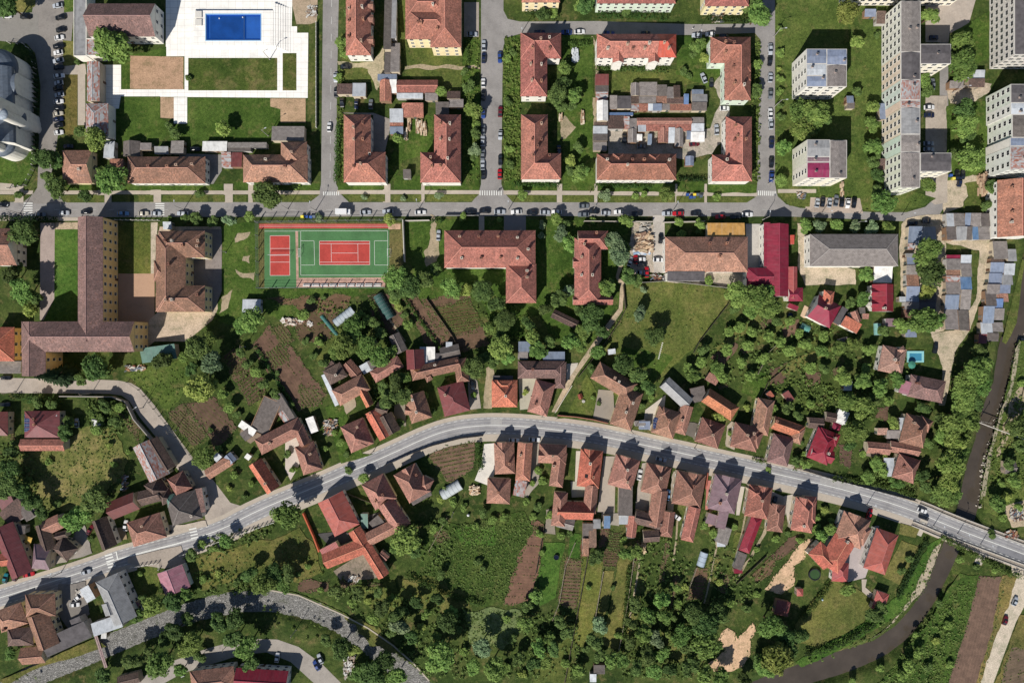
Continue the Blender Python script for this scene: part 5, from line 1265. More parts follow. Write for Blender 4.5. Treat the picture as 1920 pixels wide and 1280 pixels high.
TD='''212 84 33 m;14 10 25 d;183 262 23 m;150 250 11 d;353 146 7 c;418 240 15 l;146 118 6 d;330 250 11 d;318 236 8 d;85 297 20 d;110 302 15 d;210 338 27 m;196 322 14 m;108 352 20 d;92 330 12 d;160 367 13 d;36 367 8 d;376 364 9 d;45 435 26 d;20 440 16 d;18 520 18 d;40 545 22 m;64 555 16 d;56 580 13 l;30 500 12 d;350 408 9 d;366 410 12 d;398 414 11 d;432 414 15 b;468 406 10 m;318 408 5 d;472 600 24 m;450 612 16 m;500 365 26 d;488 352 14 d;556 347 9 m;683 370 6 b;755 372 6 b;823 366 8 b;597 408 8 b;731 411 12 l;742 520 24 m;768 538 22 d;795 528 18 d;745 545 16 d;815 505 12 d;845 540 19 m;868 407 8 m;938 412 6 m;875 542 12 l;905 545 20 d;930 570 18 d;946 600 20 d;920 615 14 m;940 625 12 d;568 588 12 m;583 563 9 d;608 558 6 d;664 612 20 m;655 634 18 m;690 600 10 m;702 606 12 d;716 622 12 d;676 590 9 m;740 560 10 m;748 575 9 l;765 608 10 m;758 590 8 d
980 366 10 m;1135 365 12 b;1190 366 7 m;1250 365 15 m;1207 362 7 m;1343 369 8 m;1085 328 15 m;1070 318 12 d;1042 412 13 l;1016 422 8 b;1016 441 7 b;1050 438 15 b;1070 455 16 m;1060 420 10 d;1175 414 14 m;1110 415 7 m;1152 455 20 b;1160 480 21 b;1172 462 12 d;1178 519 16 d;1195 525 12 d;1206 543 7 b;1137 538 17 m;1067 545 16 b;1045 558 18 d;1024 580 14 d;1088 580 14 d;1110 595 24 d;1090 625 16 m;1070 640 18 m;1130 620 14 d;990 605 14 d;1000 630 16 m;1272 418 9 m;1312 420 10 m;1276 438 9 m;1312 436 8 d;1198 590 15 b;1226 630 19 d;1238 622 12 d;1385 552 22 m;1416 560 25 m;1442 578 21 m;1405 585 16 m;1432 548 18 m;1330 525 9 m;1378 580 10 d
1463 55 7 m;1463 100 9 m;1460 130 5 l;1462 148 8 m;1462 172 8 m;1462 198 7 d;1464 220 9 d;1468 278 16 m;1462 340 12 m;1590 26 23 l;1608 80 13 l;1645 65 8 d;1605 172 10 d;1500 212 24 m;1530 212 25 m;1503 242 23 l;1545 222 17 d;1520 238 18 m;1635 198 13 m;1635 234 14 m;1637 275 17 m;1636 306 12 d;1645 290 10 d;1745 30 18 m;1735 150 15 m;1737 170 12 d;1805 76 20 m;1806 122 26 m;1790 100 14 d;1806 205 22 d;1808 235 22 m;1812 258 16 d;1820 298 24 m;1790 290 14 d;1657 380 21 m;1740 350 14 m;1642 330 13 d;1643 358 12 d;1650 345 9 d;1855 350 13 d;1850 385 12 d;1740 474 25 m;1744 510 26 d;1738 545 15 l;1730 605 28 m;1755 600 18 m;1624 515 15 m;1620 560 14 m;1592 566 11 d;1600 590 9 m;1690 610 14 m;1655 620 12 d
95 705 21 c;180 688 26 d;200 695 14 d;152 710 12 d;304 676 17 d;372 652 24 d;396 680 22 b;388 640 20 m;358 690 13 d;345 668 10 m;374 730 26 l;398 720 12 l;418 738 10 m;432 765 11 m;445 775 8 d;382 858 20 m;120 810 16 d;128 790 10 d;180 935 26 d;160 955 16 d;143 970 25 m;20 878 20 d;15 915 21 d;42 922 17 d;64 942 18 d;22 846 13 d;52 900 9 d;80 960 14 d;176 770 14 m;200 760 14 d;216 790 12 d;226 765 10 m;182 808 10 m;190 785 9 d;70 755 12 d;98 758 11 d;30 830 9 d;606 680 10 d;648 650 24 m;688 650 22 m;712 668 20 m;735 660 12 m;628 662 14 m;740 720 18 d;756 740 18 d;728 748 18 d;716 762 14 d;760 705 13 m;745 700 12 d;722 726 12 d;890 688 22 d;908 670 14 d;938 652 22 m;952 670 14 m;925 680 12 d;538 968 27 m;683 897 10 m;452 662 10 d;466 682 11 d;480 700 11 m;494 720 11 d;515 740 10 d;545 760 8 d;575 640 8 d;598 640 9 m;590 668 8 d;520 700 6 d;655 880 8 d
1010 656 17 m;1030 640 12 d;1090 648 15 m;1122 662 16 m;1168 682 21 d;1196 706 17 d;1215 724 15 d;1190 730 12 d;1110 690 10 d;1290 690 13 m;1312 678 14 d;1300 702 18 m;1345 690 17 m;1320 655 15 d;1365 655 15 m;1355 704 15 d;1390 680 13 d;1405 704 13 m;1402 650 14 m;1430 672 14 d;1350 779 12 l;1385 612 14 m;1365 622 12 m;1410 620 13 m;1440 630 14 m;1462 640 14 m;1455 605 12 d;1480 600 12 m;1480 660 15 d;1510 645 16 m;1540 660 17 d;1570 650 17 m;1600 645 17 m;1630 655 15 d;1500 625 12 m;1545 630 14 m;1625 690 13 m;1545 690 13 d;1520 690 15 m;1580 706 21 d;1618 715 22 d;1650 725 18 m;1682 712 15 m;1590 752 19 m;1620 765 22 m;1640 745 15 d;1475 765 13 d;1496 778 10 d;1602 808 23 m;1592 835 13 d;1676 792 13 l;1732 766 14 d;1665 750 10 m;1490 865 10 d;1510 870 10 m;1640 870 14 m;1625 895 13 m;1655 880 12 m;1680 905 13 m;1728 890 15 d;1735 915 14 d;1740 832 12 d
1830 690 26 m;1838 662 18 d;1812 712 25 m;1838 722 20 m;1808 745 24 m;1828 756 18 d;1800 778 22 m;1788 800 22 m;1814 790 22 m;1768 785 16 d;1765 822 15 m;1790 830 21 l;1808 815 15 m;1784 866 25 l;1802 850 16 m;1782 900 23 l;1770 925 20 m;1790 930 14 m;1752 930 12 d;1905 800 20 d;1912 835 16 d;1890 870 12 d;1870 940 16 m;1900 900 14 m
496 1090 25 m;515 1073 20 d;540 1075 18 d;530 1100 16 m;470 1075 16 d;762 1012 26 m;742 1020 16 m;780 1030 14 d;828 1235 27 m;812 1215 16 m;838 1165 20 d;905 1212 20 b;925 1250 22 m;885 1250 16 m;630 1108 14 d;672 1110 14 d;712 1110 10 d;720 1140 17 d;746 1150 18 d;780 1130 13 d;752 1176 18 b;772 1192 14 d;820 1120 14 d;846 1150 14 m;700 1162 12 m;735 1182 12 d;826 1078 10 d;895 1052 8 d;906 1066 8 d;640 1215 20 d;662 1218 14 l;700 1262 26 d;722 1238 20 d;668 1262 16 m;745 1270 18 m;612 1200 12 d;300 1240 25 m;280 1225 14 d;358 1208 22 m;375 1232 12 d;440 1196 18 d;462 1212 22 m;470 1242 16 d;440 1160 19 d;412 1166 18 d;330 1180 17 d;310 1195 15 d;250 1240 18 d;192 1266 15 d;350 1160 12 d;290 1135 20 m;322 1130 17 d;346 1112 15 m;256 1152 15 m;272 1120 10 d;425 1012 14 m;362 1040 12 d;378 1020 9 m;402 1028 8 m;20 1225 13 m;455 1255 12 d;340 1255 14 m
1005 1118 14 m;988 1135 12 d;1050 1166 13 d;1062 1186 13 d;1030 1196 14 m;1010 1212 16 m;1000 1242 14 d;1040 1216 14 d;985 1170 14 m;1020 1240 14 m;970 1232 14 d;1126 1170 17 b;1114 1200 17 d;1122 1228 12 d;1146 1236 15 m;1166 1238 15 m;1085 1255 12 m;1195 1035 15 m;1214 1026 15 m;1228 1050 17 m;1220 1085 17 b;1246 1096 17 m;1206 1110 17 m;1240 1122 18 m;1190 1130 15 d;1216 1150 16 m;1246 1155 15 m;1182 1165 15 d;1206 1186 18 m;1230 1196 16 b;1215 1226 18 d;1240 1226 16 m;1262 1192 14 m;1180 1205 14 d;1195 1250 16 d;1225 1260 16 m;1255 1252 14 d;1265 1100 10 m;1300 1150 22 d;1322 1170 24 d;1342 1150 20 d;1280 1190 20 m;1325 1205 29 m;1303 1158 9 l;1290 1245 18 d;1320 1262 18 m;1350 1268 18 m;1395 1272 16 d;1290 1215 16 d;1115 1042 14 d;1175 1038 14 m;1420 1240 14 d
1446 1170 24 m;1472 1192 20 d;1460 1234 31 l;1435 1252 20 m;1480 1215 18 d;1500 1192 18 d;1590 1106 14 m;1636 1155 15 d;1650 1140 12 d;1650 1252 8 m;1705 1245 13 m;1722 1222 10 m;1690 1264 11 m;1600 1275 7 m;1690 1070 8 d;1705 1045 8 d;1540 1005 14 m;1555 990 12 m;1530 990 9 m
650 25 8 d;640 82 12 m;646 102 10 m;634 145 8 m;887 205 17 l;892 233 8 m;890 252 10 d;890 280 12 b;888 295 8 d;870 135 8 d;880 162 13 d;828 173 10 m;746 258 10 m;1060 127 14 m;1045 175 19 d;1056 155 14 d;1078 178 16 m;1072 200 10 d;1052 200 13 d;1085 278 11 d;1068 302 12 l;1092 322 14 m;1018 28 14 d;1100 15 16 d;1086 12 10 m;1308 86 14 m;1320 110 10 l;1283 135 8 d;1292 142 7 d;1420 122 10 m;1415 170 13 d;1420 28 24 m;1405 10 16 d;1300 100 9 d;953 190 9 d;950 110 9 m;955 280 9 m;955 310 9 d;962 100 8 d;1175 25 9 d;1035 25 10 m'''
smooth2=[(a[0]*(1-f)+b[0]*f,a[1]*(1-f)+b[1]*f,a[2]) for a,b in zip(CREEK,CREEK[1:]) for f in (0,.33,.66)]
TL=[(float(a[0]),float(a[1]),float(a[2]),a[3]) for a in (t.split() for t in TD.replace('\n',';').split(';')) if len(a)==4]
TL=[(x,y,r*(.8 if 1285<x<1645 and 590<y<735 else 1),('m' if k=='d' and 1285<x<1645 and 590<y<735 and int(x)%3 else k)) for x,y,r,k in TL]
TX='838 918 8 m;826 935 8 l;850 940 9 m;870 950 8 m;905 962 10 d;925 975 9 m;945 968 8 m;1010 880 8 m;1018 900 9 m;1010 950 9 d;1030 965 8 m;985 940 7 m;1000 968 8 m;890 985 7 m;830 975 9 d;812 990 9 m;1096 870 6 l;1000 905 6 m;1070 1000 7 d;1052 1002 8 m;1012 1000 8 m;1018 1035 6 m;1200 1012 8 d;1170 1010 7 m;1320 985 8 m;1336 1000 9 m;1330 1030 8 d;1378 985 7 m;1340 960 6 l;1444 985 7 m;1455 1010 8 m;1478 1000 7 d;1420 1030 6 m;1500 1012 7 m;1530 970 9 m;1545 955 8 l;1560 975 7 m;1440 880 6 m;1500 830 8 d;1508 850 7 m;1620 850 7 m;1655 855 8 l;1520 755 9 m;1450 765 8 m;1400 765 7 l;1370 812 6 m;1312 800 6 d;1220 745 7 m;1205 760 7 d;1110 745 5 m;1122 755 5 d;985 735 6 l;890 740 6 m;812 770 7 d;800 740 6 m;750 790 9 d;700 755 6 m;640 830 8 m;650 850 7 d;628 812 7 m;610 840 7 m;540 850 8 d;550 880 7 m;470 905 7 m;458 930 6 d;440 890 8 m;430 915 6 l;500 790 7 m;410 840 7 m;395 805 6 d;300 905 6 m;215 870 7 m;225 900 6 d;240 845 6 m;205 835 7 l;110 945 8 d;130 1000 7 m;90 865 7 m;170 1010 6 d;265 1075 6 m;380 1085 8 m;410 1075 7 l;445 1090 8 d;580 1060 7 m;560 1075 6 d;600 1105 7 m;660 1130 9 m;690 1125 8 l;735 1120 9 m;760 1145 9 d;800 1150 10 m;790 1175 9 l;820 1190 9 m;860 1180 8 d;870 1220 9 m;950 1160 8 m;960 1195 9 d;950 1250 9 m;980 1262 8 l;1060 1240 9 m;1100 1215 8 d;1160 1190 8 m;1150 1100 6 d;1105 1100 6 m;1340 1060 7 m;1350 1090 8 l;1330 1110 7 d;1370 1130 8 m;1400 1140 9 d;1420 1115 7 m;1270 1130 9 m;1285 1100 7 l;1265 1160 8 d;1745 1100 6 m;1760 1130 8 d;1775 1170 9 m;1755 1200 8 l;1740 1250 9 d;1780 1245 8 m;1715 1190 7 m;1865 1070 7 m;1830 1062 7 d;1800 1050 8 m;1860 1000 9 d;1880 970 8 m;1890 930 9 l;1910 950 8 m;1875 905 8 m;1895 850 7 d;1915 720 8 m;1905 760 7 d'
TL+=[(float(a[0]),float(a[1]),float(a[2]),a[3]) for a in (t.split() for t in TX.split(';'))]
TL=[t for t in TL if not (t[1]>640 and any(math.hypot(t[0]-a,t[1]-b)<r+3+t[2]*.6 for a,b,r in smooth2))]
TL=[t for t in TL if not (1185<t[0]<1350 and 1010<t[1]<1118 and int(t[0])%2==0)]
TL.sort(key=lambda t:-t[2])
NBIG=286
for t in TL[:NBIG]: tree(*t)
# the smaller trees and bushes past the first few hundred: one object
def small_trees(L):
    m=MB(); mats=[leaf(*LEAFC[k]) for k in 'dmlb']+[bark()]
    for x,y,r,k in L:
        Rm=r*S; zs=Rm*R.uniform(.8,1.0); h=1.9*Rm+.4; cz=(h-zs*.95) if r>9 else zs*.7; p=P(x,y,cz); z0=gz(p.x,p.y)
        if k=='c': k='d'
        me=CROWN[k,'S' if r<8 else 'M',R.randrange(3)]; a=R.uniform(0,6.28); c,s_=math.cos(a)*Rm*1.08,math.sin(a)*Rm*1.08
        vs=[(p.x+c*v.co.x-s_*v.co.y,p.y+s_*v.co.x+c*v.co.y,z0+cz+zs*v.co.z) for v in me.vertices]
        m.mesh(vs,[tuple(q.vertices) for q in me.polygons],'dmlb'.index(k))
        m.tube((p.x,p.y,z0),(p.x,p.y,z0+cz),.12,.06,6,4)
    o=m.build('small_trees',mats,uv=False); o['kind']='stuff'
small_trees(TL[NBIG:])
# row of clipped conifers along the church fence
for i,y in enumerate(range(95,320,9)):
    xx=66+4*math.sin((y-80)/240*math.pi)-(max(0,120-y)*0.25)
    tree(xx-6,y,3.6,'c',1.9)
for x in (1510,1538,1568,1602,1634,1664): tree(x,425+R.uniform(-2,2),13.5,R.choice('mbm'),0.8,5.5)
# ---------------- undergrowth: low plants and bushes nobody could count, one object per kind of cover
def scatter(name,zones,mat,per,size,hmax,avoid=True):
    m=MB(); rng=random.Random(len(name)*7+len(zones))
    for z,dens in zones:
        q=pts(z); xs=[a for a,b in q]; ys=[b for a,b in q]
        area=abs(sum(q[i][0]*q[(i+1)%len(q)][1]-q[(i+1)%len(q)][0]*q[i][1] for i in range(len(q))))/2
        for _ in range(int(area*dens)):
            x=rng.uniform(min(xs),max(xs)); y=rng.uniform(min(ys),max(ys))
            if not inside(x,y,q): continue
            h=hmax*rng.uniform(.3,1); p=P(x,y,0)
            if avoid and not hole_free(p.x,p.y): continue
            r=rng.uniform(.35,1.0)*hmax*.62
            leaf_cloud(m,(p.x,p.y,h*.45),r,r,h*.55,per,size,rng,0.5,0,0.45)
    if not m.f: return
    o=m.build(name,mat,uv=False); o['kind']='stuff'; return o
ZG=[('1380 590 1500 600 1640 640 1690 640 1700 700 1640 740 1560 700 1480 700 1400 720 1290 720 1300 690',.016),('1180 1030 1260 1000 1300 1060 1285 1130 1320 1270 1160 1270 1175 1130',.018),('600 1095 760 1100 880 1140 880 1270 800 1270 720 1190 620 1120',.02),('960 1140 1080 1150 1100 1270 940 1270 980 1200',.025),('1500 700 1640 760 1640 800 1560 790 1480 760',.03),('1330 1000 1440 1060 1400 1130 1330 1130',.02),('1640 860 1720 900 1715 930 1610 905',.06),('700 700 770 690 770 750 700 770',.04),('390 1005 520 975 500 1010 380 1060 340 1050',.04),('370 1060 500 1075 480 1115 380 1115 330 1120',.03),('1850 860 1860 850 1865 855',.04),('1490 1240 1640 1180 1740 1060 1745 1075 1650 1195 1500 1255',.04),('160 750 240 755 250 800 200 830 165 800',.04),('0 830 60 850 80 960 0 940',.04),('760 985 840 960 850 1050 790 1080',.025),('1700 1225 1790 1110 1800 1130 1750 1285 1640 1285',.03),('1860 850 1910 740 1920 740 1920 930 1850 935',.03),('560 560 700 570 700 640 600 650 590 600',.02),('880 520 1000 580 1030 640 940 640 890 580',.02),('944 70 975 70 975 340 946 340',.05),('868 75 899 75 897 340 868 340',.02),('1408 80 1425 80 1424 340 1410 340',.04),('634 125 646 125 646 340 632 340',.06),('430 680 445 650 520 730 540 770 500 760',.025),('1430 700 1640 730 1640 790 1500 790 1440 740',.025),('0 1100 0 1230 20 1240 100 1262 40 1275 0 1275',.01),('480 1125 600 1170 740 1280 700 1280 560 1190 500 1165',.03),('640 1020 640 1070 520 1100 520 1060',.006),('1150 370 1215 385 1180 410 1150 400',.0),('320 1000 480 950 470 975 330 1020',.0)]
scatter('undergrowth',ZG[:16],leaf((78,102,44),(122,142,70)),10,.36,1.5)
scatter('ground_cover',ZG[16:],leaf((70,100,40),(114,142,62)),9,.36,1.3)
# low herbs and rough grass tufts over the meadows
scatter('rough_grass',[('850 985 985 960 1000 990 945 1130 780 1080',.14),('1440 1240 1640 1180 1740 1050 1730 1040 1620 1170',.06),('1720 1180 1800 1090 1830 1090 1780 1280 1650 1285',.16),('232 700 345 672 360 700 320 770 290 745',.03),('60 850 215 800 235 900 90 955',.04),('870 1145 975 1145 980 1180 940 1215 880 1205',.06),('1174 530 1345 534 1362 560 1240 710 1150 740 1130 660',.006),('1850 860 1920 640 1920 960 1850 935',.05),('360 1060 560 1000 605 1075 500 1075 380 1105',.03)],leaf((80,108,44),(122,142,72)),5,.3,.7)

# crop plants in rows on the plots
def crops():
    m=MB(); rng=random.Random(3); mats=[leaf((70,104,42),(116,146,64)),leaf((90,108,56),(128,140,80))]
    for s_,ang,c2,per in PLOTS:
        if c2[1]<96: dens=.16
        else: dens=.8
        q=[P(*v) for v in pts(s_)]; c=sum(q,Vector((0,0)))/len(q); u=Vector((math.cos(ang),math.sin(ang))); n=Vector((-u.y,u.x)); Rr=max((v-c).length for v in q); poly=[(v.x,v.y) for v in q]
        d=-Rr
        sp=per*1.25
        while d<Rr:
            rowd=dens*rng.choice((.3,1,1,1.2)) if c2[1]>=96 else dens*rng.choice((0,0,.3,1,2.5)); t=-Rr
            while t<Rr:
                t+=.55
                if rng.random()>rowd: continue
                p=c+u*t+n*(d+rng.uniform(-.08,.08))
                if not inside(p.x,p.y,poly): continue
                leaf_cloud(m,(p.x,p.y,gz(p.x,p.y)+.15),.3,.3,.25,5,.17,rng,.8,1 if rng.random()<.3 else 0)
            d+=sp
    o=m.build('crops',mats,uv=False); o['kind']='stuff'
crops()

# weeds growing in over the edges of bare ground
def edge_weeds():
    m=MB(); rng=random.Random(9)
    for nm,W in EDGES:
        for a,b in zip(W,W[1:]+W[:1]):
            L=(b-a).length; n=max(1,int(L/.35))
            for i in range(n):
                if rng.random()<.25: continue
                p=a.lerp(b,rng.random())+Vector((rng.gauss(0,.55),rng.gauss(0,.55)))
                leaf_cloud(m,(p.x,p.y,gz(p.x,p.y)+.1),.35,.35,.22,3,.24,rng,1.0,0,.2)
    o=m.build('weeds',leaf((78,100,48),(118,134,72)),uv=False); o['kind']='stuff'
edge_weeds()
# ================= VEHICLES
def car_mesh(col,L=4.25,Wd=1.76,van=0):
    m=MB(); h=Wd/2
    if van==0: prof=[(-L/2,.45,.62,.84),(-L/2+.12,.3,.86,.94),(-L/2+.9,.25,.92,1),(-.2,.22,.92,1),(L/2-1.25,.22,.9,1),(L/2-.35,.25,.74,.93),(L/2,.4,.58,.78)]
    else: prof=[(-L/2,.4,1.0,.93),(-L/2+.1,.3,1.08,.98),(-.2,.25,1.1,1),(L/2-1.2,.25,1.05,1),(L/2-.4,.28,.92,.95),(L/2,.4,.7,.84)]
    vs=[]
    for x,z0,z1,k in prof: vs+=[(x,-h*k,z0),(x,-h*k,z1-.12),(x,-h*k*.9,z1),(x,h*k*.9,z1),(x,h*k,z1-.12),(x,h*k,z0)]
    fs=[]
    for i in range(len(prof)-1):
        for j in range(6): fs.append((i*6+j,i*6+(j+1)%6,(i+1)*6+(j+1)%6,(i+1)*6+j)[::-1])
    fs+=[(0,1,2,3,4,5)[::-1],tuple(range((len(prof)-1)*6,len(prof)*6))]
    m.mesh(vs,fs,0)
    if van==0: b=(-L/2+.35,.9,-L/2+1.15,.15); top=1.42; zb=.88
    else: b=(-L/2+.08,L/2-.75,-L/2+.2,L/2-1.5); top=1.95; zb=1.05
    x0,x1,t0,t1=b; hb=h*.92; ht=h*.74 if van==0 else h*.84
    # roof panel in paint
    m.mesh([(t0,-ht,top-.03),(t1,-ht,top-.03),(t1,ht,top-.03),(t0,ht,top-.03),(t0+.1,-ht+.12,top+.03),(t1-.1,-ht+.12,top+.03),(t1-.1,ht-.12,top+.03),(t0+.1,ht-.12,top+.03)],[(4,5,6,7),(0,1,5,4),(1,2,6,5),(2,3,7,6),(3,0,4,7)],0)
    if van==2: # panel van: painted sides
        m.mesh([(x0,-hb,zb),(t1-.1,-hb,zb),(t1-.1,-ht,top-.03),(t0,-ht,top-.03),(x0,hb,zb),(t1-.1,hb,zb),(t1-.1,ht,top-.03),(t0,ht,top-.03)],[(0,1,2,3),(5,4,7,6),(4,0,3,7)],0)
    for sx in (-1,1):
        for x in (-L*.31,L*.31): m.tube((x,sx*(h-.2),.32),(x,sx*(h+.01),.32),.32,n=10,mi=1)
    g=MB(); y0=hb;
    if van!=2: g.mesh([(x0,-hb,zb),(x1,-hb,zb),(x1,hb,zb),(x0,hb,zb),(t0,-ht,top-.03),(t1,-ht,top-.03),(t1,ht,top-.03),(t0,ht,top-.03)],[(0,1,5,4),(1,2,6,5),(2,3,7,6),(3,0,4,7)],0)
    else: g.mesh([(t1-.1,-hb,zb),(x1,-hb,zb),(x1,hb,zb),(t1-.1,hb,zb),(t1-.1,-ht,top-.03),(t1,-ht,top-.03),(t1,ht,top-.03),(t1-.1,ht,top-.03)],[(0,1,5,4),(1,2,6,5),(2,3,7,6)],0)
    return mesh_only(m,'car',[paint(col),rubber()]),mesh_only(g,'windows',[glass()])
CC={'w':((240,240,240),'white'),'s':((186,192,200),'silver'),'g':((120,126,132),'grey'),'k':((28,30,34),'black'),'b':((44,72,140),'blue'),'n':((30,40,72),'dark blue'),'r':((190,30,40),'red'),'m':((110,28,40),'dark red'),'l':((120,160,205),'light blue'),'t':((40,130,140),'teal'),'e':((206,198,180),'beige')}
CARM={}; CARS=[]
def car(x,y,a,c,row,kind=0):
    k=(c,kind)
    if k not in CARM: CARM[k]=car_mesh(CC[c][0],*( (4.25,1.76) if kind==0 else (4.9,1.95)),van=kind)
    p=P(x,y,1); z=gz(p.x,p.y)+.005
    body=inst(CARM[k][0],'car' if kind==0 else 'van',None,(p.x,p.y,z),(0,0,math.radians(a)),(R.uniform(.88,1.12),R.uniform(.95,1.06),R.uniform(.95,1.12)))
    inst(CARM[k][1],'windows',body)
    body['px']=[x,y]; CARS.append((body,CC[c][1],'car' if kind==0 else 'van',row)); return body
def row(txt,a,name,jit=3):
    for t in txt.split(';'):
        q=t.split(); kind=0; c=q[2]
        if len(c)>1: kind=int(c[1]); c=c[0]
        aa=float(q[3]) if len(q)>3 else a
        car(float(q[0]),float(q[1]),aa+R.uniform(-jit,jit)+(180 if R.random()<.5 and len(q)<4 else 0),c,name)
row('12 29 w;47 31 k',0,'on the grey church forecourt')
row('107 10 s;112 32 k;113 55 k;110 70 w;109 86 k;108 98 w;108 113 s;109 126 k;110 142 w;109 155 s;108 165 k;110 177 s;109 190 w;110 202 k;108 213 e;108 223 n;109 234 k;109 248 w',8,'in the parking line beside the church')
row('127 274 n;365 279 k',0,'in the yards above the main street houses')
row('5 384 k 0;75 402 g;120 399 s;160 397 k;292 400 s;342 400 s',0,'on the main street left of the sports court')
row('230 400 l2 0;268 400 e2 0',0,'in the school shadow on the main street',1)
row('685 398 s;727 396 s;788 398 w;882 397 k;909 395 k;937 397 s;968 397 w;998 398 k;1022 398 s;1044 397 w',0,'along the main street below the first two cross streets')
row('1095 386 g 0;1094 402 g;1114 396 k;1136 399 s;1160 397 w;1195 400 k;1251 400 s;1272 400 r;1305 400 k;1351 406 r;1380 406 k;1402 402 w',0,'along the main street right of the second cross street')
row('617 238 w 90',90,'driving on the first cross street')
row('629 145 s;630 173 k;648 125 k 0;668 195 n;641 192 k;695 195 g 90',90,'beside the sheds of the first cross street')
row('907 85 s;907 108 n;937 107 b;906 155 w;906 178 k;906 212 b;938 209 m;906 243 g;938 253 s;905 264 s;905 289 g;938 300 k;905 309 s;906 326 k;937 326 r',90,'along the second cross street')
row('885 64 s 0;1012 60 n;1062 60 b;1087 59 w;1142 62 b;1211 62 k;1307 66 s;1332 64 w1;1358 67 k',0,'along the shaded lane at the top')
row('1320 146 s 110;1334 155 k 90;1359 203 w 0;1344 243 s 92;1302 270 m 5;1171 258 k 90;1218 262 s 90;1203 274 g 0;1048 280 n 95;1290 250 s 90',0,'in the back yards between terracotta houses')
row('1445 92 s;1444 114 k;1445 145 s;1445 176 g;1445 212 w;1446 232 s;1447 267 n;1447 304 k;1447 331 b',90,'along the third cross street')
row('1533 380 s;1543 378 k;1556 380 s;1568 376 g;1579 378 k;1590 381 w;1602 380 k',84,'in the parking bay above the long hedge')
row('1752 70 n 0;1743 201 w1 0;1743 216 n 0;1742 269 s 0;1742 280 s 0;1750 157 g 90;1795 328 k 85;1806 327 k 85;1800 340 n 80',0,'in the courts of the long apartment block')
row('1712 418 k1 0;1738 414 k 5;1755 652 k 80',0,'beside the metal garages')
row('822 441 s 90;1239 447 k 85;1235 487 w2 0',0,'parked in the drives below the main street')
row('1182 490 w2 70;1202 486 w 0;1204 495 k 0;1192 486 r 90;1203 511 s 0;1213 510 r 90',0,'in the scrap yard')
row('964 825 w 0;1002 824 w 0;1240 861 s -12;1200 890 w 80;1253 928 l 85',0,'in front of the lower house row')
row('1730 957 w1 -20;1733 970 k 160;1631 963 r 70',0,'near the bridge')
row('8 758 k 0;143 793 s 95;10 708 k 0;886 722 k 95;1452 940 k 70;1268 968 w1 -35',0,'in private yards')
row('235 985 w 85;291 1003 s 8;312 999 k 8;160 1072 s 15;53 1077 r 10;28 1080 m 70;9 1084 t 80;168 993 m 60',0,'near the zebra crossing on the main road')
row('339 1260 k 110;519 1233 w 80;593 1248 b 120;600 1235 s 115',0,'along the lane at the bottom left')
row('1904 1127 s 65;1886 1163 m 70',0,'on the dirt road at the right')
row('148 1118 w 40;140 1133 w 0',0,'in the yard of the grey modern house')
# box truck
def truck(x,y,a):
    p=P(x,y,1.5); z=gz(p.x,p.y); root=empty('truck',(p.x,p.y,z),math.radians(a)); tag(root,'white box truck parked on the main street above the sports court','truck')
    m=MB(); m.box(-.7,0,.9,4.6,2.2,2.3); m.build('cargo_box',plain((240,240,240),.4),root)
    m=MB(); m.box(2.5,0,.5,1.6,2.1,1.0); m.box(2.35,0,1.5,1.2,1.95,.75); m.build('cab',paint((236,238,240)),root)
    m=MB(); m.mesh([(3.31,-.95,1.5),(3.31,.95,1.5),(2.97,.9,2.2),(2.97,-.9,2.2)],[(0,1,2,3)]); m.build('windscreen',glass(),root,uv=False)
    m=MB(); m.box(0,0,.5,6,1.2,.35)
    m.build('chassis',rubber(),root,uv=False)
    for xx in (-1.8,2.3):
        for s_ in (-1,1):
            m=MB(); m.tube((xx,s_*.75,.42),(xx,s_*1.08,.42),.42,n=10); m.build('wheel',rubber(),root,uv=False)
truck(644,397.5,0)
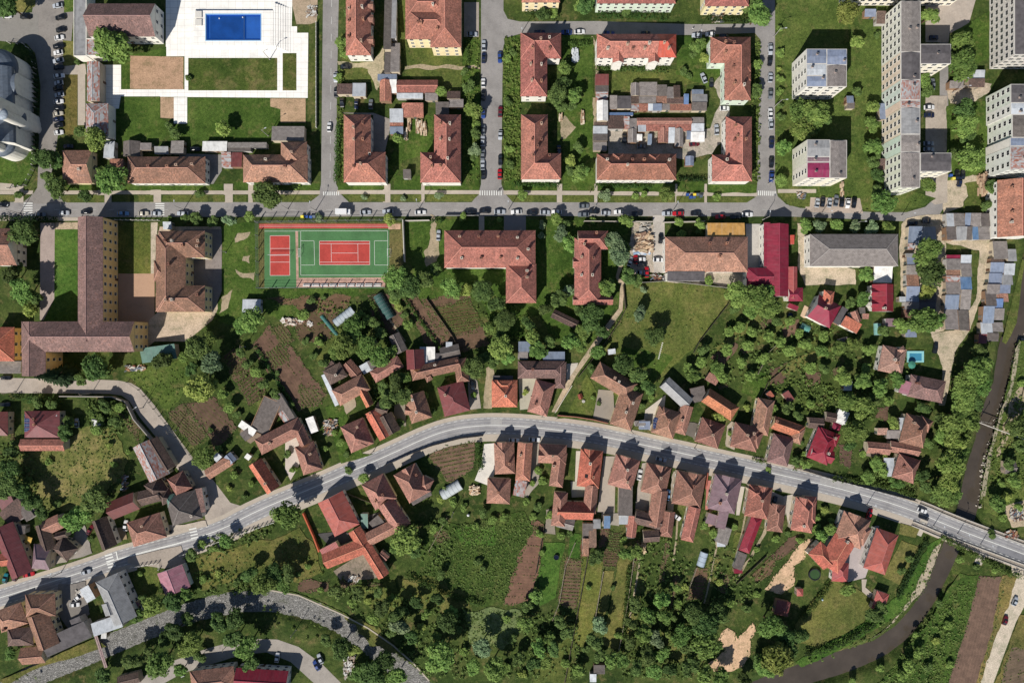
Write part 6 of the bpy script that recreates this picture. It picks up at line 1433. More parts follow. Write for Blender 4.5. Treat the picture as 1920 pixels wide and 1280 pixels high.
# ================= PEOPLE
def person(x,y,a,shirt,trs,label):
    p=P(x,y,1.2); z=gz(p.x,p.y)
    V={'pel':(0,0,.95),'ch':(0.02,0,1.3),'nk':(0.02,0,1.47),'hd':(0.04,0,1.62),'ht':(0.03,0,1.74),'hl':(0,.1,.9),'kl':(.14,.1,.5),'al':(.05,.1,.08),'tl':(.2,.1,.04),'hr':(0,-.1,.9),'kr':(-.02,-.1,.5),'ar':(-.25,-.1,.12),'tr':(-.12,-.1,.04),'sl':(0.01,.18,1.38),'el':(-.1,.24,1.1),'wl':(.02,.25,.88),'fl':(.05,.25,.78),'sr':(0.01,-.18,1.38),'er':(.02,-.25,1.1),'wr':(.18,-.24,.92),'fr':(.24,-.23,.84)}
    rad={'pel':.14,'ch':.155,'nk':.06,'hd':.1,'ht':.075,'hl':.09,'kl':.06,'al':.045,'tl':.04,'hr':.09,'kr':.06,'ar':.045,'tr':.04,'sl':.07,'el':.045,'wl':.035,'fl':.03,'sr':.07,'er':.045,'wr':.035,'fr':.03}
    E_=[('pel','ch'),('ch','nk'),('nk','hd'),('hd','ht'),('pel','hl'),('hl','kl'),('kl','al'),('al','tl'),('pel','hr'),('hr','kr'),('kr','ar'),('ar','tr'),('ch','sl'),('sl','el'),('el','wl'),('wl','fl'),('ch','sr'),('sr','er'),('er','wr'),('wr','fr')]
    ks=list(V); me=bpy.data.meshes.new('person'); me.from_pydata([V[k] for k in ks],[(ks.index(a_),ks.index(b_)) for a_,b_ in E_],[])
    o=bpy.data.objects.new('person',me); COL.objects.link(o); md=o.modifiers.new('skin','SKIN')
    for i,k in enumerate(ks): me.skin_vertices[0].data[i].radius=(rad[k],rad[k])
    me.skin_vertices[0].data[0].use_root=True
    o.modifiers.new('sub','SUBSURF').levels=1
    s=NT('clothes'); gn=s.n('TexCoord'); sx=s.n('SeparateXYZ'); s.l(gn.outputs['Object'],sx.inputs[0])
    dv_=s.n('Math',operation='DIVIDE'); dv_.inputs[1].default_value=1.8; s.l(sx.outputs[2],dv_.inputs[0])
    me.materials.append(s.done(s.ramp(dv_.outputs[0],[(0,C((40,34,30))),(.06,C(trs)),(.53,C(shirt)),(.83,C((206,160,130))),(.93,C((52,38,30)))],'CONSTANT')))
    o.location=(p.x,p.y,z); o.rotation_euler=(0,0,math.radians(a)); tag(o,label,'person'); return o
person(933.5,358,80,(40,42,60),(40,40,48),'person in dark clothes crossing at the second cross street, left of two')
person(937,357,85,(60,50,50),(50,60,90),'person in dark top walking beside another on the zebra crossing, right of two')
person(1107,359.5,10,(50,50,60),(44,44,50),'person in dark clothes on the pavement below the lower terracotta houses')
person(1299,54,60,(220,220,220),(50,50,60),'person in pale shirt walking on the shaded top lane')
# ================= POSTS
POSTM={}
def lamp(x,y,h,a,arm,label,kind='lamp_post'):
    p=P(x,y,0); z=gz(p.x,p.y); root=empty(kind,(p.x,p.y,z),math.radians(a)); tag(root,label,'lamp post' if arm else 'utility pole','lamp posts and poles along the streets')
    m=MB(); m.box(0,0,0,.4,.4,.3); m.tube((0,0,.2),(0,0,h),.15,.09,8); o=m.build('pole',plain((176,172,166)),root,uv=False)
    if arm:
        m=MB(); m.tube((0,0,h-.4),(1.6,0,h+.3),.06,.05,6); m.build('arm',plain((150,150,150)),root,uv=False)
        m=MB(); m.box(1.9,0,h+.22,.8,.32,.16); m.build('lamp_head',plain((200,204,208)),root,uv=False)
    else:
        m=MB(); m.box(0,0,h-.5,.12,1.6,.12); m.build('crossarm',plain((120,104,90)),root,uv=False)
    root['px']=[x,y]
    return root
PO='506 112 8 20 1;503 255 8 20 1;38 400 8 60 1;345 393 8 90 1;592 395 8 90 1;786 391 8 90 1;953 394 8 90 1;1113 392 8 90 1;1262 395 8 90 1;1430 412 8 90 1;1440 345 8 180 1;978 62 8 -90 1;1305 66 8 -90 1;540 392 8 90 1;30 735 8 60 0;172 737 8 60 0;268 764 8 30 1;330 806 8 30 0;700 846 7 -60 0;1016 778 8 -90 0;1183 808 8 -90 0;1302 840 8 -90 0;1625 946 8 110 1;1750 985 8 110 1;1795 1000 8 110 1;1838 1020 8 110 1;424 473 7 0 0;460 650 6 0 0;1840 790 6 0 0;186 958 7 0 0;115 1072 7 70 1;1450 70 8 0 1;1452 200 8 0 1;555 1180 7 0 0;430 1205 7 0 0;850 960 7 0 0;1785 175 8 0 1;1600 420 6 0 1;1540 400 5 0 1;1690 405 6 0 1'
# ================= FENCES AND WALLS
FENCES=[]
def fence(line,h,label,col,kind='fence',th=.12,post=2.5,panel=True,pcol=None,ph=None):
    q=pts(line); W=[P(x,y,0) for x,y in q]; root=empty(kind,(W[0].x,W[0].y,0)); tag(root,label,kind.replace('_',' '))
    m=MB(); n=MB()
    for a,b in zip(W,W[1:]):
        L=(b-a).length; u=(b-a)/L; ang=math.atan2(u.y,u.x); c=(a+b)/2
        if panel: m.box(c.x,c.y,0.1 if kind=='fence' else 0,L-.02,th,h-.1,ang)
        else:
            for zz in (.25*h,.6*h,.93*h): m.box(c.x,c.y,zz,L-.02,.06,.06,ang)
        k=max(1,int(L/post))
        for i in range(k+1):
            p=a.lerp(b,i/k); n.box(p.x,p.y,0,th+.14,th+.14,(ph or h+.12),ang)
    m.build('panel' if panel else 'rail',plain(col,.85),root,(W[0].x,W[0].y,0),uv=False)
    if post<50: n.build('posts',plain(pcol or col,.85),root,(W[0].x,W[0].y,0),uv=False)['kind']='stuff'
    return root
for i,t in enumerate(PO.split(';')):
    x,y,h,a,arm=map(float,t.split()); lamp(x,y,h,a,int(arm),'?')
WHT=(232,228,218); CON=(190,182,170); WOOD=(120,98,80); GRN=(96,120,96)
fence('20 82 46 84 62 98 68 130 70 180 70 250 64 320 50 348 18 354',2.0,'white-posted metal fence curving round the church lawn',(60,62,64),panel=False,post=2.2,pcol=WHT)
fence('594 44 594 240',1.5,'white fence between the pool garden and the first cross street',WHT,post=2)
fence('150 412 300 414',1.8,'pale posted fence in front of the long yellow school',(180,176,170),panel=False,post=2.2,pcol=WHT)
fence('485 418 757 414',4.5,'tall mesh fence along the street side of the sports court',(120,126,124),panel=False,post=4.4)
fence('484 418 486 540',3.5,'tall mesh fence at the short end beside the red court',(120,126,124),panel=False,post=5)
fence('486 540.5 722 539',3.5,'tall mesh fence behind the court benches',(120,126,124),panel=False,post=5)
fence('757 414 760 492',3.2,'plain pale concrete wall right of the sports court','W' and (214,210,200),'wall',.3,400)
fence('761 415 806 414',2.0,'short pale wall between the sports court and the sandy drive',(206,200,190),'wall',.25,400)
fence('835 405 897 405',1.6,'low fence in front of the wide terracotta building',(150,150,146),post=2.5)
fence('1094 416 1222 417',2.2,'plain beige wall along the main street by the scrap yard',CON,'wall',.25,400)
fence('1242 418 1320 416',2.0,'beige wall before the small garden beside the ochre shed',CON,'wall',.25,400)
fence('1172 532 1250 527 1364 540',1.6,'grey fence along the top edge of the meadow',(150,146,138),post=3)
fence('1168 536 1172 580 1160 604 1130 648 1084 706',1.8,'dark wooden fence beside the footpath along the meadow',(96,86,76),post=2.5)
fence('1364 570 1310 640 1300 660',1.5,'dark fence down the right edge of the meadow',(86,80,70),post=3)
fence('1072 722 1040 773',1.8,'pale wall between the footpath and the trimmed lawn',(222,214,200),'wall',.25,400)
fence('1045 778 1080 781 1112 786 1140 793',1.5,'beige garden wall in front of the trimmed lawn',(180,120,104),'wall',.3,400)
fence('118 742 215 743 240 752 256 785 288 822',2.6,'tall grey wall inside the bend of the concrete street',(170,164,156),'wall',.35,400)
fence('240 716 262 730 290 766 332 818 366 862',1.6,'wire fence along the outer side of the concrete street',(110,110,104),panel=False,post=3)
fence('340 1040 380 1025 480 990 515 978',1.7,'white picket fence on the lower side of the main road',(226,222,214),post=1.8,panel=False,pcol=(236,232,224))
fence('248 1062 298 1054 300 1066',1.5,'white fence around the green front lawn by the mauve garage',WHT,post=1.6,panel=False)
fence('570 960 590 1005 600 1032',2.0,'orange-capped garden wall left of the red-roofed house',(206,104,72),'wall',.5,400)
fence('722 872 765 852 809 835 863 821 905 816',1.6,'dark fence along the corner garden under the road bend',(90,84,80),post=2.5)
fence('1505 880 1560 897 1640 918 1715 938',2.0,'dark slatted fence between the road and the crimson house gardens',(70,66,64),post=2.5)
fence('1322 915 1326 885',1.5,'terracotta garden wall by the pink path',(190,110,90),'wall',.3,400)
for s_,l in (('1078 1016 1060 1060 1048 1130 1036 1160','pale wooden fence left of the striped vegetable bed'),('1106 1020 1084 1140 1070 1215 1058 1280','long grey fence running from the sheds to the bottom edge'),('1131 1070 1115 1160','short pale fence between two dry grass strips'),('1188 1045 1176 1130 1160 1216','pale fence along the right side of the dry grass strip'),('1305 1063 1290 1104','pale fence left of the small greenhouse bed'),('1380 1092 1436 1040','dark fence above the sandy track'),('1020 985 1004 1075','thin wooden fence right of the long ploughed strip'),('805 1030 838 970','pale wooden rail fence leaning through the meadow'),('800 560 850 632 860 655','wooden fence beside the green crop rows'),('1420 700 1440 660 1460 640','pale plank path fence in the orchard'),('1425 745 1440 715 1470 690','wire fence through the orchard'),('640 920 745 960','hidden garden fence behind the red-roofed house')):
    fence(s_,1.3,l,(176,164,142) if 'pale' in l else (104,94,80),post=3,th=.1)
fence('505 1105 560 1115 640 1150 690 1176 735 1207 775 1242 805 1275',.5,'pale concrete bank wall along the dry stream',(196,184,166),'wall',.5,400)
# retaining hedge strips around the dry lawn
def hedge(line,wd,h,label,mat):
    q=smooth(pts(line),1); m=MB(); rng=random.Random(len(label))
    for a,b in zip(q,q[1:]):
        A=P(*a);B=P(*b); L=(B-A).length
        for i in range(max(1,int(L/.8))):
            p=A.lerp(B,(i+rng.random())/max(1,int(L/.8)))
            leaf_cloud(m,(p.x+rng.uniform(-.3,.3),p.y+rng.uniform(-.3,.3),h*.55),wd/2,wd/2,h*.5,26,.3,rng,.5)
    o=m.build('hedge',mat,None,(P(*q[0]).x,P(*q[0]).y,0),uv=False); tag(o,label,'hedge'); return o
HL=leaf((44,70,28),(78,106,42)); HD=leaf((30,50,22),(54,78,34))
for l,w_,h,t,mm in (('1500 1158 1530 1125 1556 1090',3,2.2,'dark hedge along the upper left side of the dry lawn',HL),('1505 1222 1560 1210 1620 1180 1650 1150',3.2,2.6,'thick hedge between the dry lawn and the creek',HD),('1680 1120 1700 1080 1722 1030 1738 1010',3.0,2.4,'bushy hedge right of the red hipped house',HD),
 ('636 235 632 340',3,2.2,'clipped hedge beside the first cross street, left of the footed house',HL),('1058 84 1105 84',3,2,'trimmed hedge beside the upper right L-shaped house',HL),('1270 336 1322 337',2.6,1.8,'dark hedge below the small blue-grey shed',HD),('812 415 832 412',2,1.5,'low hedge by the sandy drive',HL),
 ('110 412 0 410',3,2,'hedge behind the pavement at the left edge',HD),('1455 690 1300 780',0.1,0.1,'',HD),('1410 860 1436 866',2,1.4,'low hedge strip at the pavement by the brown house',HL),('1560 895 1640 905 1712 926',3,2,'long vine-covered hedge above the main road fence',HL),('20 744 40 744',2.2,2,'short hedge by the left white gate',HD),('52 748 118 750',3.4,2.2,'dense hedge in front of the solar panel house',HL),('872 82 880 116',2,1.5,'low hedge on the verge beside the cream building',HL),
 ('480 650 545 750',2,1.4,'row of currant bushes between two ploughed plots',HL),('760 560 830 660',2,1.6,'row of vines beside the crop rows',HL),('695 560 730 640',2.5,1.8,'bushes between the two greenhouses',HL),('897 830 902 880',3,2,'green hedge beside the white driveway',HL),('1180 1060 1172 1150 1168 1215',2.4,1.6,'bean row hedge beside the pale fence',HL),
 ('1120 348 1218 350',3,1.5,'flowering shrub border before the balcony house',HL),('965 345 1045 348',3,1.5,'shrub border below the lower L-shaped house',HL),('1285 450 1320 436',3,1.6,'garden shrubs behind the beige wall',HL),('1765 1005 1880 1070 1912 1078',3,2,'scrub hedge below the bridge approach',HL),('845 742 870 800',0.1,.1,'',HL),('765 1080 820 1100 860 1120 905 1130',3.5,2,'dark overgrown hedge across the lower hay meadow',HL),('1118 128 1248 132',3.5,1.6,'shrubs along the pale wall of the red-ended house',HL),('985 22 1045 34',3.5,2,'shrubs under the cream house balconies',HD),('1120 30 1250 34',4,2.2,'green shrubs under the mint-walled house',HL),('1328 36 1400 40',3.5,2,'shrubs under the yellow-walled house',HD)):
    if t: hedge(l,w_,h,t,mm)
# ================= POOL, COURT FURNITURE, GREENHOUSES
def prop(name,label,cat,x,y,h=0):
    p=P(x,y,h); root=empty(name,(p.x,p.y,0)); tag(root,label,cat); return root,(p.x,p.y,0)
def pxbox(m,x0,y0,x1,y1,z0,z1,mi=0,top=None,h=0):
    a=P(x0,y0,h);b=P(x1,y1,h); m.prism([(a.x,b.y),(b.x,b.y),(b.x,a.y),(a.x,a.y)],z0,z1,mi,top)
def swimming_pool():
    root,o=prop('swimming_pool','blue rectangular swimming pool set in a stepped white terrace','swimming pool',438,50)
    m=MB(); hh=1.2
    X0,Y0,X1,Y1=362,20,512,86; x0,y0,x1,y1=386,27,489,76
    for a,b,c,d in ((X0,Y0,X1,y0),(X0,y1,X1,Y1),(X0,y0,x0,y1),(x1,y0,X1,y1)): pxbox(m,a,b,c,d,0.02,hh,h=hh)
    m.build('pool_deck',concrete(),root,o,uv=False)
    for i in range(7):
        m=MB(); a=512+i*4.6; pxbox(m,a+.1,6+i*1.5,a+4.6,86+i*2.2,0.02,hh-.15*(i+1),h=hh-.15*(i+1)); m.build('step',concrete(),root,o,uv=False)
    m=MB(); pxbox(m,x0,y0,x1,y1,0.05,.12,h=.1)
    m.build('pool_floor',plain((84,150,236)),root,o,uv=False)
    m=MB(); pxbox(m,x0+8,y0+3,457,y1-3,.121,.2,h=.2); m.build('floor_cover',plain((40,84,130)),root,o,uv=False)
    m=MB(); 
    for a,b,c,d in ((x0,y0,x1,y0+2),(x0,y1-2,x1,y1),(x0,y0+2,x0+2,y1-2),(x1-2,y0+2,x1,y1-2)): pxbox(m,a,b,c,d,0.12,hh-.25,h=hh)
    m.build('pool_wall',plain((40,90,190),.4),root,o,uv=False)
    s=NT('pool_water',0.05,0.5); wd=s.coord('World'); s.b.inputs['Alpha'].default_value=.5
    c=s.ramp(s.noise(wd,.25,3),[(.35,C((24,84,180),.6)),(.65,C((34,104,214),.6))]); wm=s.done(c,s.noise(wd,1.5,3),.15,.1)
    m=MB(); a=P(x0,y0,1);b=P(x1,y1,1); m.face([(a.x+.45,b.y+.45,.86),(b.x-.45,b.y+.45,.86),(b.x-.45,a.y-.45,.86),(a.x+.45,a.y-.45,.86)]); m.build('pool_surface',wm,root,o,uv=False)
    m=MB()
    for a,b,c,d in ((x0-1.2,y0-1.2,x1+1.2,y0+.4),(x0-1.2,y1-.4,x1+1.2,y1+1.2),(x0-1.2,y0+.4,x0+.4,y1-.4),(x1-.4,y0+.4,x1+1.2,y1-.4)): pxbox(m,a,b,c,d,hh-.3,hh+.03,h=hh)
    m.build('coping',plain((150,196,232),.5),root,o,uv=False)
    m=MB(); a=P(457,28,1);b=P(458,75,1); m.box((a.x+b.x)/2,(a.y+b.y)/2,.3,.25,10,.585); m.build('divider',plain((60,90,130)),root,o,uv=False)
    for x,y in ((411,35),(455,33)):
        m=MB(); p=P(x,y,1); m.tube((p.x,p.y,.8),(p.x,p.y,1.1),.25,n=8); m.build('float',plain((240,240,240)),root,o,uv=False)
    for a,b in ((363,22),(363,37)):
        m=MB(); pxbox(m,a+4,b,a+16,b+12,hh+.002,hh+.5,h=hh); m.build('bench_slab',plain((226,222,214)),root,o,uv=False)
swimming_pool()
def goal(x,y,a,label):
    p=P(x,y,0); root=empty('goal',(p.x,p.y,gz(p.x,p.y)),math.radians(a)); tag(root,label,'goal'); m=MB()
    m.tube((0,-1.6,0),(0,-1.6,2),.07); m.tube((0,1.6,0),(0,1.6,2),.07); m.tube((0,-1.6,2),(0,1.6,2),.07); m.build('goal_frame',plain((240,240,240)),root,uv=False)
    m=MB()
    for y_ in (-1.6,1.6): m.tube((0,y_,2),(-1.1,y_,0.05),.04); m.tube((0,y_,.05),(-1.1,y_,.05),.04)
    m.tube((-1.1,-1.6,.05),(-1.1,1.6,.05),.04); m.build('net_stay',plain((225,225,225)),root,uv=False)
goal(564,474,180+180,'white handball goal at the end nearest the red volleyball court'); goal(728,474,180,'white handball goal at the tree end of the green court')
def net(x0,y0,x1,y1,h,label):
    a=P(x0,y0);b=P(x1,y1); z=gz(a.x,a.y); c=(a+b)/2; root=empty('sports_net',(c.x,c.y,z)); tag(root,label,'net'); o=(c.x,c.y,0); m=MB()
    for p in (a,b): m.tube((p.x,p.y,0),(p.x,p.y,h),.06)
    m.build('net_post',plain((120,120,120)),root,o,uv=False); m=MB()
    for zz in (h-.85,h-.6,h-.35,h-.08): m.tube((a.x,a.y,zz),(b.x,b.y,zz),.03 if zz<h-.1 else .05,n=4)
    m.build('net_cord',plain((200,204,204)),root,o,uv=False)
net(505,479,545,478.5,2.4,'volleyball net across the small red court'); 
for i in range(9):
    x=569+i*16.5; root,o=prop('bench','?','bench',x+7,534); root['px']=[x+7,534]; root['lab']='white spectator bench'
    z=0.3; m=MB(); pxbox(m,x,532,x+14,534,.45,.52); pxbox(m,x,535,x+14,537,.85,.92); m.build('seat',plain((236,236,234)),root,o,uv=False); m=MB()
    for k in (1,12): pxbox(m,x+k,532,x+k+1.5,537.4,0.02,.44)
    m.build('leg',plain((150,150,150)),root,o,uv=False)
def tunnel(x1,y1,x2,y2,w,label,col,name='greenhouse',ht=None):
    A=P(x1,y1,1);B=P(x2,y2,1); u=(B-A).normalized(); n=Vector((-u.y,u.x)); r=w*S/2; ht=ht or r*.95; L=(B-A).length
    root=empty(name,(A.x,A.y,0)); tag(root,label,'greenhouse'); o=(A.x,A.y,0); m=MB(); k=10; vs=[]
    for p in (A,B):
        for i in range(k+1):
            t=math.pi*i/k; q=p+n*(r*math.cos(t)); vs.append((q.x,q.y,.02+ht*math.sin(t)))
    m.mesh(vs,[(i,i+1,k+2+i,k+1+i) for i in range(k)]+[tuple(range(k+1)),tuple(range(2*k+1,k,-1))]); m.build('cover',plain(col,.35),root,o,uv=False)
    m=MB()
    for j in range(int(L/1.5)+1):
        p=A.lerp(B,j/max(1,int(L/1.5)))
        for i in range(k):
            t0=math.pi*i/k;t1=math.pi*(i+1)/k; a=p+n*((r+.03)*math.cos(t0));b=p+n*((r+.03)*math.cos(t1)); m.tube((a.x,a.y,.02+(ht+.03)*math.sin(t0)),(b.x,b.y,.02+(ht+.03)*math.sin(t1)),.04,n=4,cap=False)
    m.build('rib',plain((150,156,158)),root,o,uv=False)
tunnel(828,929,863,908,21,'white plastic tunnel greenhouse below the corner garden',(206,212,214))
tunnel(708,553,733,596,20,'dark green net-covered tunnel greenhouse on the bare plot',(64,96,92))
tunnel(627,606,661,580,16,'milky white polycarbonate greenhouse near the sports court',(190,200,208))
tunnel(602,592,632,629,8,'narrow green long tunnel beside the milky greenhouse',(70,120,112))
tunnel(1314,1062,1322,1036,15,'small glass greenhouse at the head of a vegetable bed',(186,200,214))
tunnel(1502,610,1518,618,14,'teal plastic tunnel among the red house garden',(90,150,140))
tunnel(1647,606,1648,628,14,'pale turquoise plastic dome below the magenta house',(130,178,172))
def round_pool(x,y,r,label,colw):
    root,o=prop('round_pool',label,'pool',x,y,.5); p=P(x,y,.5); m=MB(); n=24; ro=r*S; ri=ro*.86
    for a in range(n):
        t0,t1=2*math.pi*a/n,2*math.pi*(a+1)/n
        q=[(p.x+rr*math.cos(t),p.y+rr*math.sin(t)) for rr,t in ((ri,t0),(ro,t0),(ro,t1),(ri,t1))]; m.prism(q,0.02,1.0)
    m.build('rim',plain((36,38,44)),root,o,uv=False); m=MB(); m.face([(p.x+ri*math.cos(2*math.pi*a/n),p.y+ri*math.sin(2*math.pi*a/n),.8) for a in range(n)]); m.build('liner',water(colw),root,o,uv=False)
round_pool(1527,1076,11,'black-rimmed round garden pool above the dry lawn',(60,84,50)); round_pool(1481,591,5.5,'small dark round trampoline beside the crimson building',(24,44,60)); round_pool(1043,1044,5,'dark round trampoline on the bright garden lawn',(24,32,52))
root,o=prop('garden_pool','turquoise rectangular garden pool between two brown houses','pool',1716,668); m=MB()
for a,b,c,d in ((1700,658,1731,662),(1700,676,1731,679),(1700,662,1704,676),(1727,662,1731,676)): pxbox(m,a,b,c,d,0.02,.5)
m.build('rim',plain((150,210,214)),root,o,uv=False); m=MB(); pxbox(m,1704,662,1727,676,.02,.4); m.build('pool_surface',water((70,140,170)),root,o,uv=False)
root,o=prop('parasol','green parasol beside the turquoise pool','parasol',1710,684,2.2); p=P(1710,684,2.2); m=MB()
for i in range(8):
    t0,t1=2*math.pi*i/8,2*math.pi*(i+1)/8; m.face([(p.x,p.y,2.6),(p.x+1.6*math.cos(t0),p.y+1.6*math.sin(t0),2.15),(p.x+1.6*math.cos(t1),p.y+1.6*math.sin(t1),2.15)])
m.build('canopy',plain((70,140,120)),root,o,uv=False); m=MB(); m.tube((p.x,p.y,0),(p.x,p.y,2.6),.04); m.build('pole',plain((90,90,90)),root,o,uv=False)
root,o=prop('parasol','yellow square parasol among the left cluster of roofs','parasol',53,1012,2.2); p=P(53,1012,2.2); m=MB()
for i in range(4):
    t0,t1=.5+math.pi/2*i,.5+math.pi/2*(i+1); m.face([(p.x,p.y,2.7),(p.x+1.9*math.cos(t0),p.y+1.9*math.sin(t0),2.2),(p.x+1.9*math.cos(t1),p.y+1.9*math.sin(t1),2.2)])
m.build('canopy',plain((236,190,90)),root,o,uv=False); m=MB(); m.tube((p.x,p.y,0),(p.x,p.y,2.6),.04); m.build('pole',plain((90,90,90)),root,o,uv=False)
# bins
for i,(x,y,c,l) in enumerate(((1288,366,(40,70,130),'blue'),(1294,371,(40,70,130),'blue'),(1301,366,(210,180,60),'yellow'),(1300,371,(60,80,110),'dark blue'),(1307,366,(80,90,100),'grey'),(1313,369,(70,80,90),'grey'),(568,407,(206,190,70),'yellow'),(576,407,(50,80,140),'blue'),(584,408,(60,90,150),'blue'),(590,407,(90,100,110),'grey'),(1780,330,(50,80,140),'blue'),(1785,336,(210,190,80),'yellow'))):
    root,o=prop('bin','?','recycling bin',x,y); p=P(x,y); m=MB(); m.box(p.x,p.y,.1,1.1,.9,1.1); m.build('tub',plain(c),root,o,uv=False); m=MB(); m.box(p.x,p.y,1.2,1.2,1.0,.16); m.build('lid',plain(tuple(min(255,int(v*1.25)) for v in c)),root,o,uv=False); root['px']=[x,y]; root['lab']=l+' recycling bin'
# wood piles, junk heaps, stone
def heap(x,y,w_,d_,a,n,cols,label,name='wood_pile',cat='wood pile',L=1.6,hmax=1.1,kindbox=True):
    root_p=P(x,y,0); m=MB(); rng=random.Random(int(x*7+y)); mats=[plain(c) for c in cols]
    for _ in range(n):
        px_,py_=x+rng.uniform(-w_,w_)/2,y+rng.uniform(-d_,d_)/2; p=P(px_,py_,0); l=L*rng.uniform(.5,1.2)
        m.box(p.x,p.y,rng.uniform(0.0,hmax),l,l*rng.uniform(.12,.5),rng.uniform(.1,.35),math.radians(a+rng.uniform(-50,50) if kindbox else a),rng.randrange(len(cols)))
    o=m.build(name,mats,None,(root_p.x,root_p.y,0),uv=False); tag(o,label,cat); o['px']=[x,y]; return o
TIM=[(214,190,160),(190,160,130),(160,130,104),(230,214,190)]; JUNK=[(190,184,172),(170,134,100),(130,112,98),(96,100,106),(204,198,190),(140,84,68),(110,124,138)]
heap(1208,455,30,34,20,170,[(214,184,150),(190,160,130),(226,206,180),(150,120,100),(200,180,150)],'broad heap of pale scrap wood in the scrap yard','wood_pile','wood pile',2.2,1.6)
heap(1199,1028,15,16,40,50,[(226,200,160),(210,180,140),(190,160,126)],'pale fresh lumber pile behind the rambling outbuildings','wood_pile','wood pile',2.6,.8,False)
heap(1203,472,24,10,0,40,[(236,236,236),(150,180,210),(220,220,222)],'white sheeting and panels below the scrap wood heap','junk_heap','junk heap',2.4,.6)
heap(1208,425,18,16,0,26,[(206,200,190),(190,184,174),(150,146,140)],'pale stone rubble behind the beige wall in the scrap yard','rubble_heap','rubble heap',2,.8)
heap(1235,520,32,10,0,60,JUNK,'row of junk and drums behind the broad brown hall','junk_heap','junk heap',1.4,.8)
heap(890,918,18,16,30,90,[(226,196,160),(200,160,120),(236,214,186)],'split firewood heap below the white driveway','wood_pile','wood pile',1.2,1.2)
heap(550,603,40,12,-10,60,[(220,206,190),(190,170,150),(160,120,100),(232,226,216)],'long heap of pale stones and junk below the lawn','junk_heap','junk heap',1.8,.8)
heap(583,606,10,8,0,18,[(226,222,216),(200,190,180)],'small white junk heap beside the narrow tunnel','junk_heap','junk heap',1.4,.5)
heap(1840,346,14,34,90,90,[(190,160,134),(170,140,116),(206,180,150)],'long timber stacks beside the dirt yard on the right','wood_pile','timber stack',3,1.6,False)
heap(185,793,16,12,30,30,[(240,240,240),(226,226,226)],'white plastic heap in the overgrown garden','junk_heap','junk heap',2,.8)
for x,y,l in ((1081,105,'two long silver-covered stacks on the lawn'),(1075,105,'silver-covered stack left of another on the lawn'),(1092,220,'narrow grey wood stack at the yard track'),(1051,221,'long low stack at the yard corner'),(783,238,'leftmost of three log stacks on the bright lawn'),(790,240,'middle of three log stacks on the bright lawn'),(797,241,'rightmost of three log stacks on the bright lawn'),(768,234,'log stack above the three on the bright lawn'),(762,252,'upright log stack beside the blue-roofed shed'),(1577,356,'grey log stack near the magenta-roofed block')):
    heap(x,y,5,22 if '1051' not in str(x) else 8,90,46,TIM if x not in(1081,1075) else [(226,230,232),(206,212,218)],l,'wood_pile','wood stack',1.6,1.1,False)
for x,y,w_,d_,l in ((1830,1000,40,18,''),(1905,965,24,20,'rubble and stone heap at the right end of the bridge'),(1350,20,14,10,'small dark pallet stack on the top lawn'),(1345,36,18,14,'heap of mixed junk beside the top lawn shed'),(1395,145,6,4,''),(1385,1240,3,3,''),(585,22,16,20,'white wrapped pallets at the corner of the pool garden'),(655,1250,20,40,'white crates and planks at the bottom river bank'),(1835,1240,3,3,''),(235,905,10,30,'pale planks along the overgrown garden edge'),(663,1083,20,10,'white junk pile on the bare farm yard'),(1560,860,3,3,''),(1345,355,3,3,''),(150,1112,14,12,'garden furniture and white tables in the corner yard'),(1502,368,14,10,'pale stone garden ornaments by the parking bay'),(1830,575,3,3,''),(255,690,34,10,'pile of branches beside the green sloped roof'),(1660,898,20,34,''),(1895,1000,22,12,'debris heap under the right bridge end'),(620,800,24,30,'garden junk and pots beside the brown house'),(505,770,14,20,'old stones on the concrete slab')):
    if l: heap(x,y,w_,d_,R.uniform(0,90),int(w_*d_/7)+8,JUNK if 'white' not in l else [(216,214,208),(180,172,162),(150,130,112)],l,'junk_heap','junk heap',1.5,.7)
# playground frames, well, bench, clothes line, see-saw
root,o=prop('dog_house','small red-roofed dog house on the trimmed lawn','dog house',1088,743); p=P(1088,743,.8); m=MB(); m.box(p.x,p.y,.05,1.2,1.6,.9,.3); m.build('wall',wall(W_BEIGE),root,o,uv=False)
m=MB(); a=.3; c_,s_=math.cos(a),math.sin(a)
T=lambda u,v,z:(p.x+c_*u-s_*v,p.y+s_*u+c_*v,z)
m.mesh([T(-.9,-1.1,.9),T(.9,-1.1,.9),T(.9,1.1,.9),T(-.9,1.1,.9),T(0,-1.1,1.6),T(0,1.1,1.6)],[(0,4,5,3),(1,2,5,4),(0,1,4),(3,5,2),(3,2,1,0)]); m.build('roof',tile((190,80,70)),root,o)
root,o=prop('well','white round well cover on the trimmed lawn','well',1094,752); p=P(1094,752,.5); m=MB(); m.tube((p.x,p.y,0),(p.x,p.y,.6),.65,n=16); m.build('ring',plain((220,214,204)),root,o,uv=False); m=MB(); m.tube((p.x,p.y,.6),(p.x,p.y,.7),.5,n=16); m.build('lid',plain((190,186,176)),root,o,uv=False)
for i in range(9):
    x=1242-i*.9; y=643+i*3.6; root,o=prop('stepping_stone','?','stepping stone',x,y); p=P(x,y); m=MB(); m.box(p.x,p.y,0,.55,.4,gz(p.x,p.y)+.05,.2); oo=m.build('slab',plain((236,232,222)),root,o,uv=False); root['px']=[x,y]; root['lab']='white stepping stone'
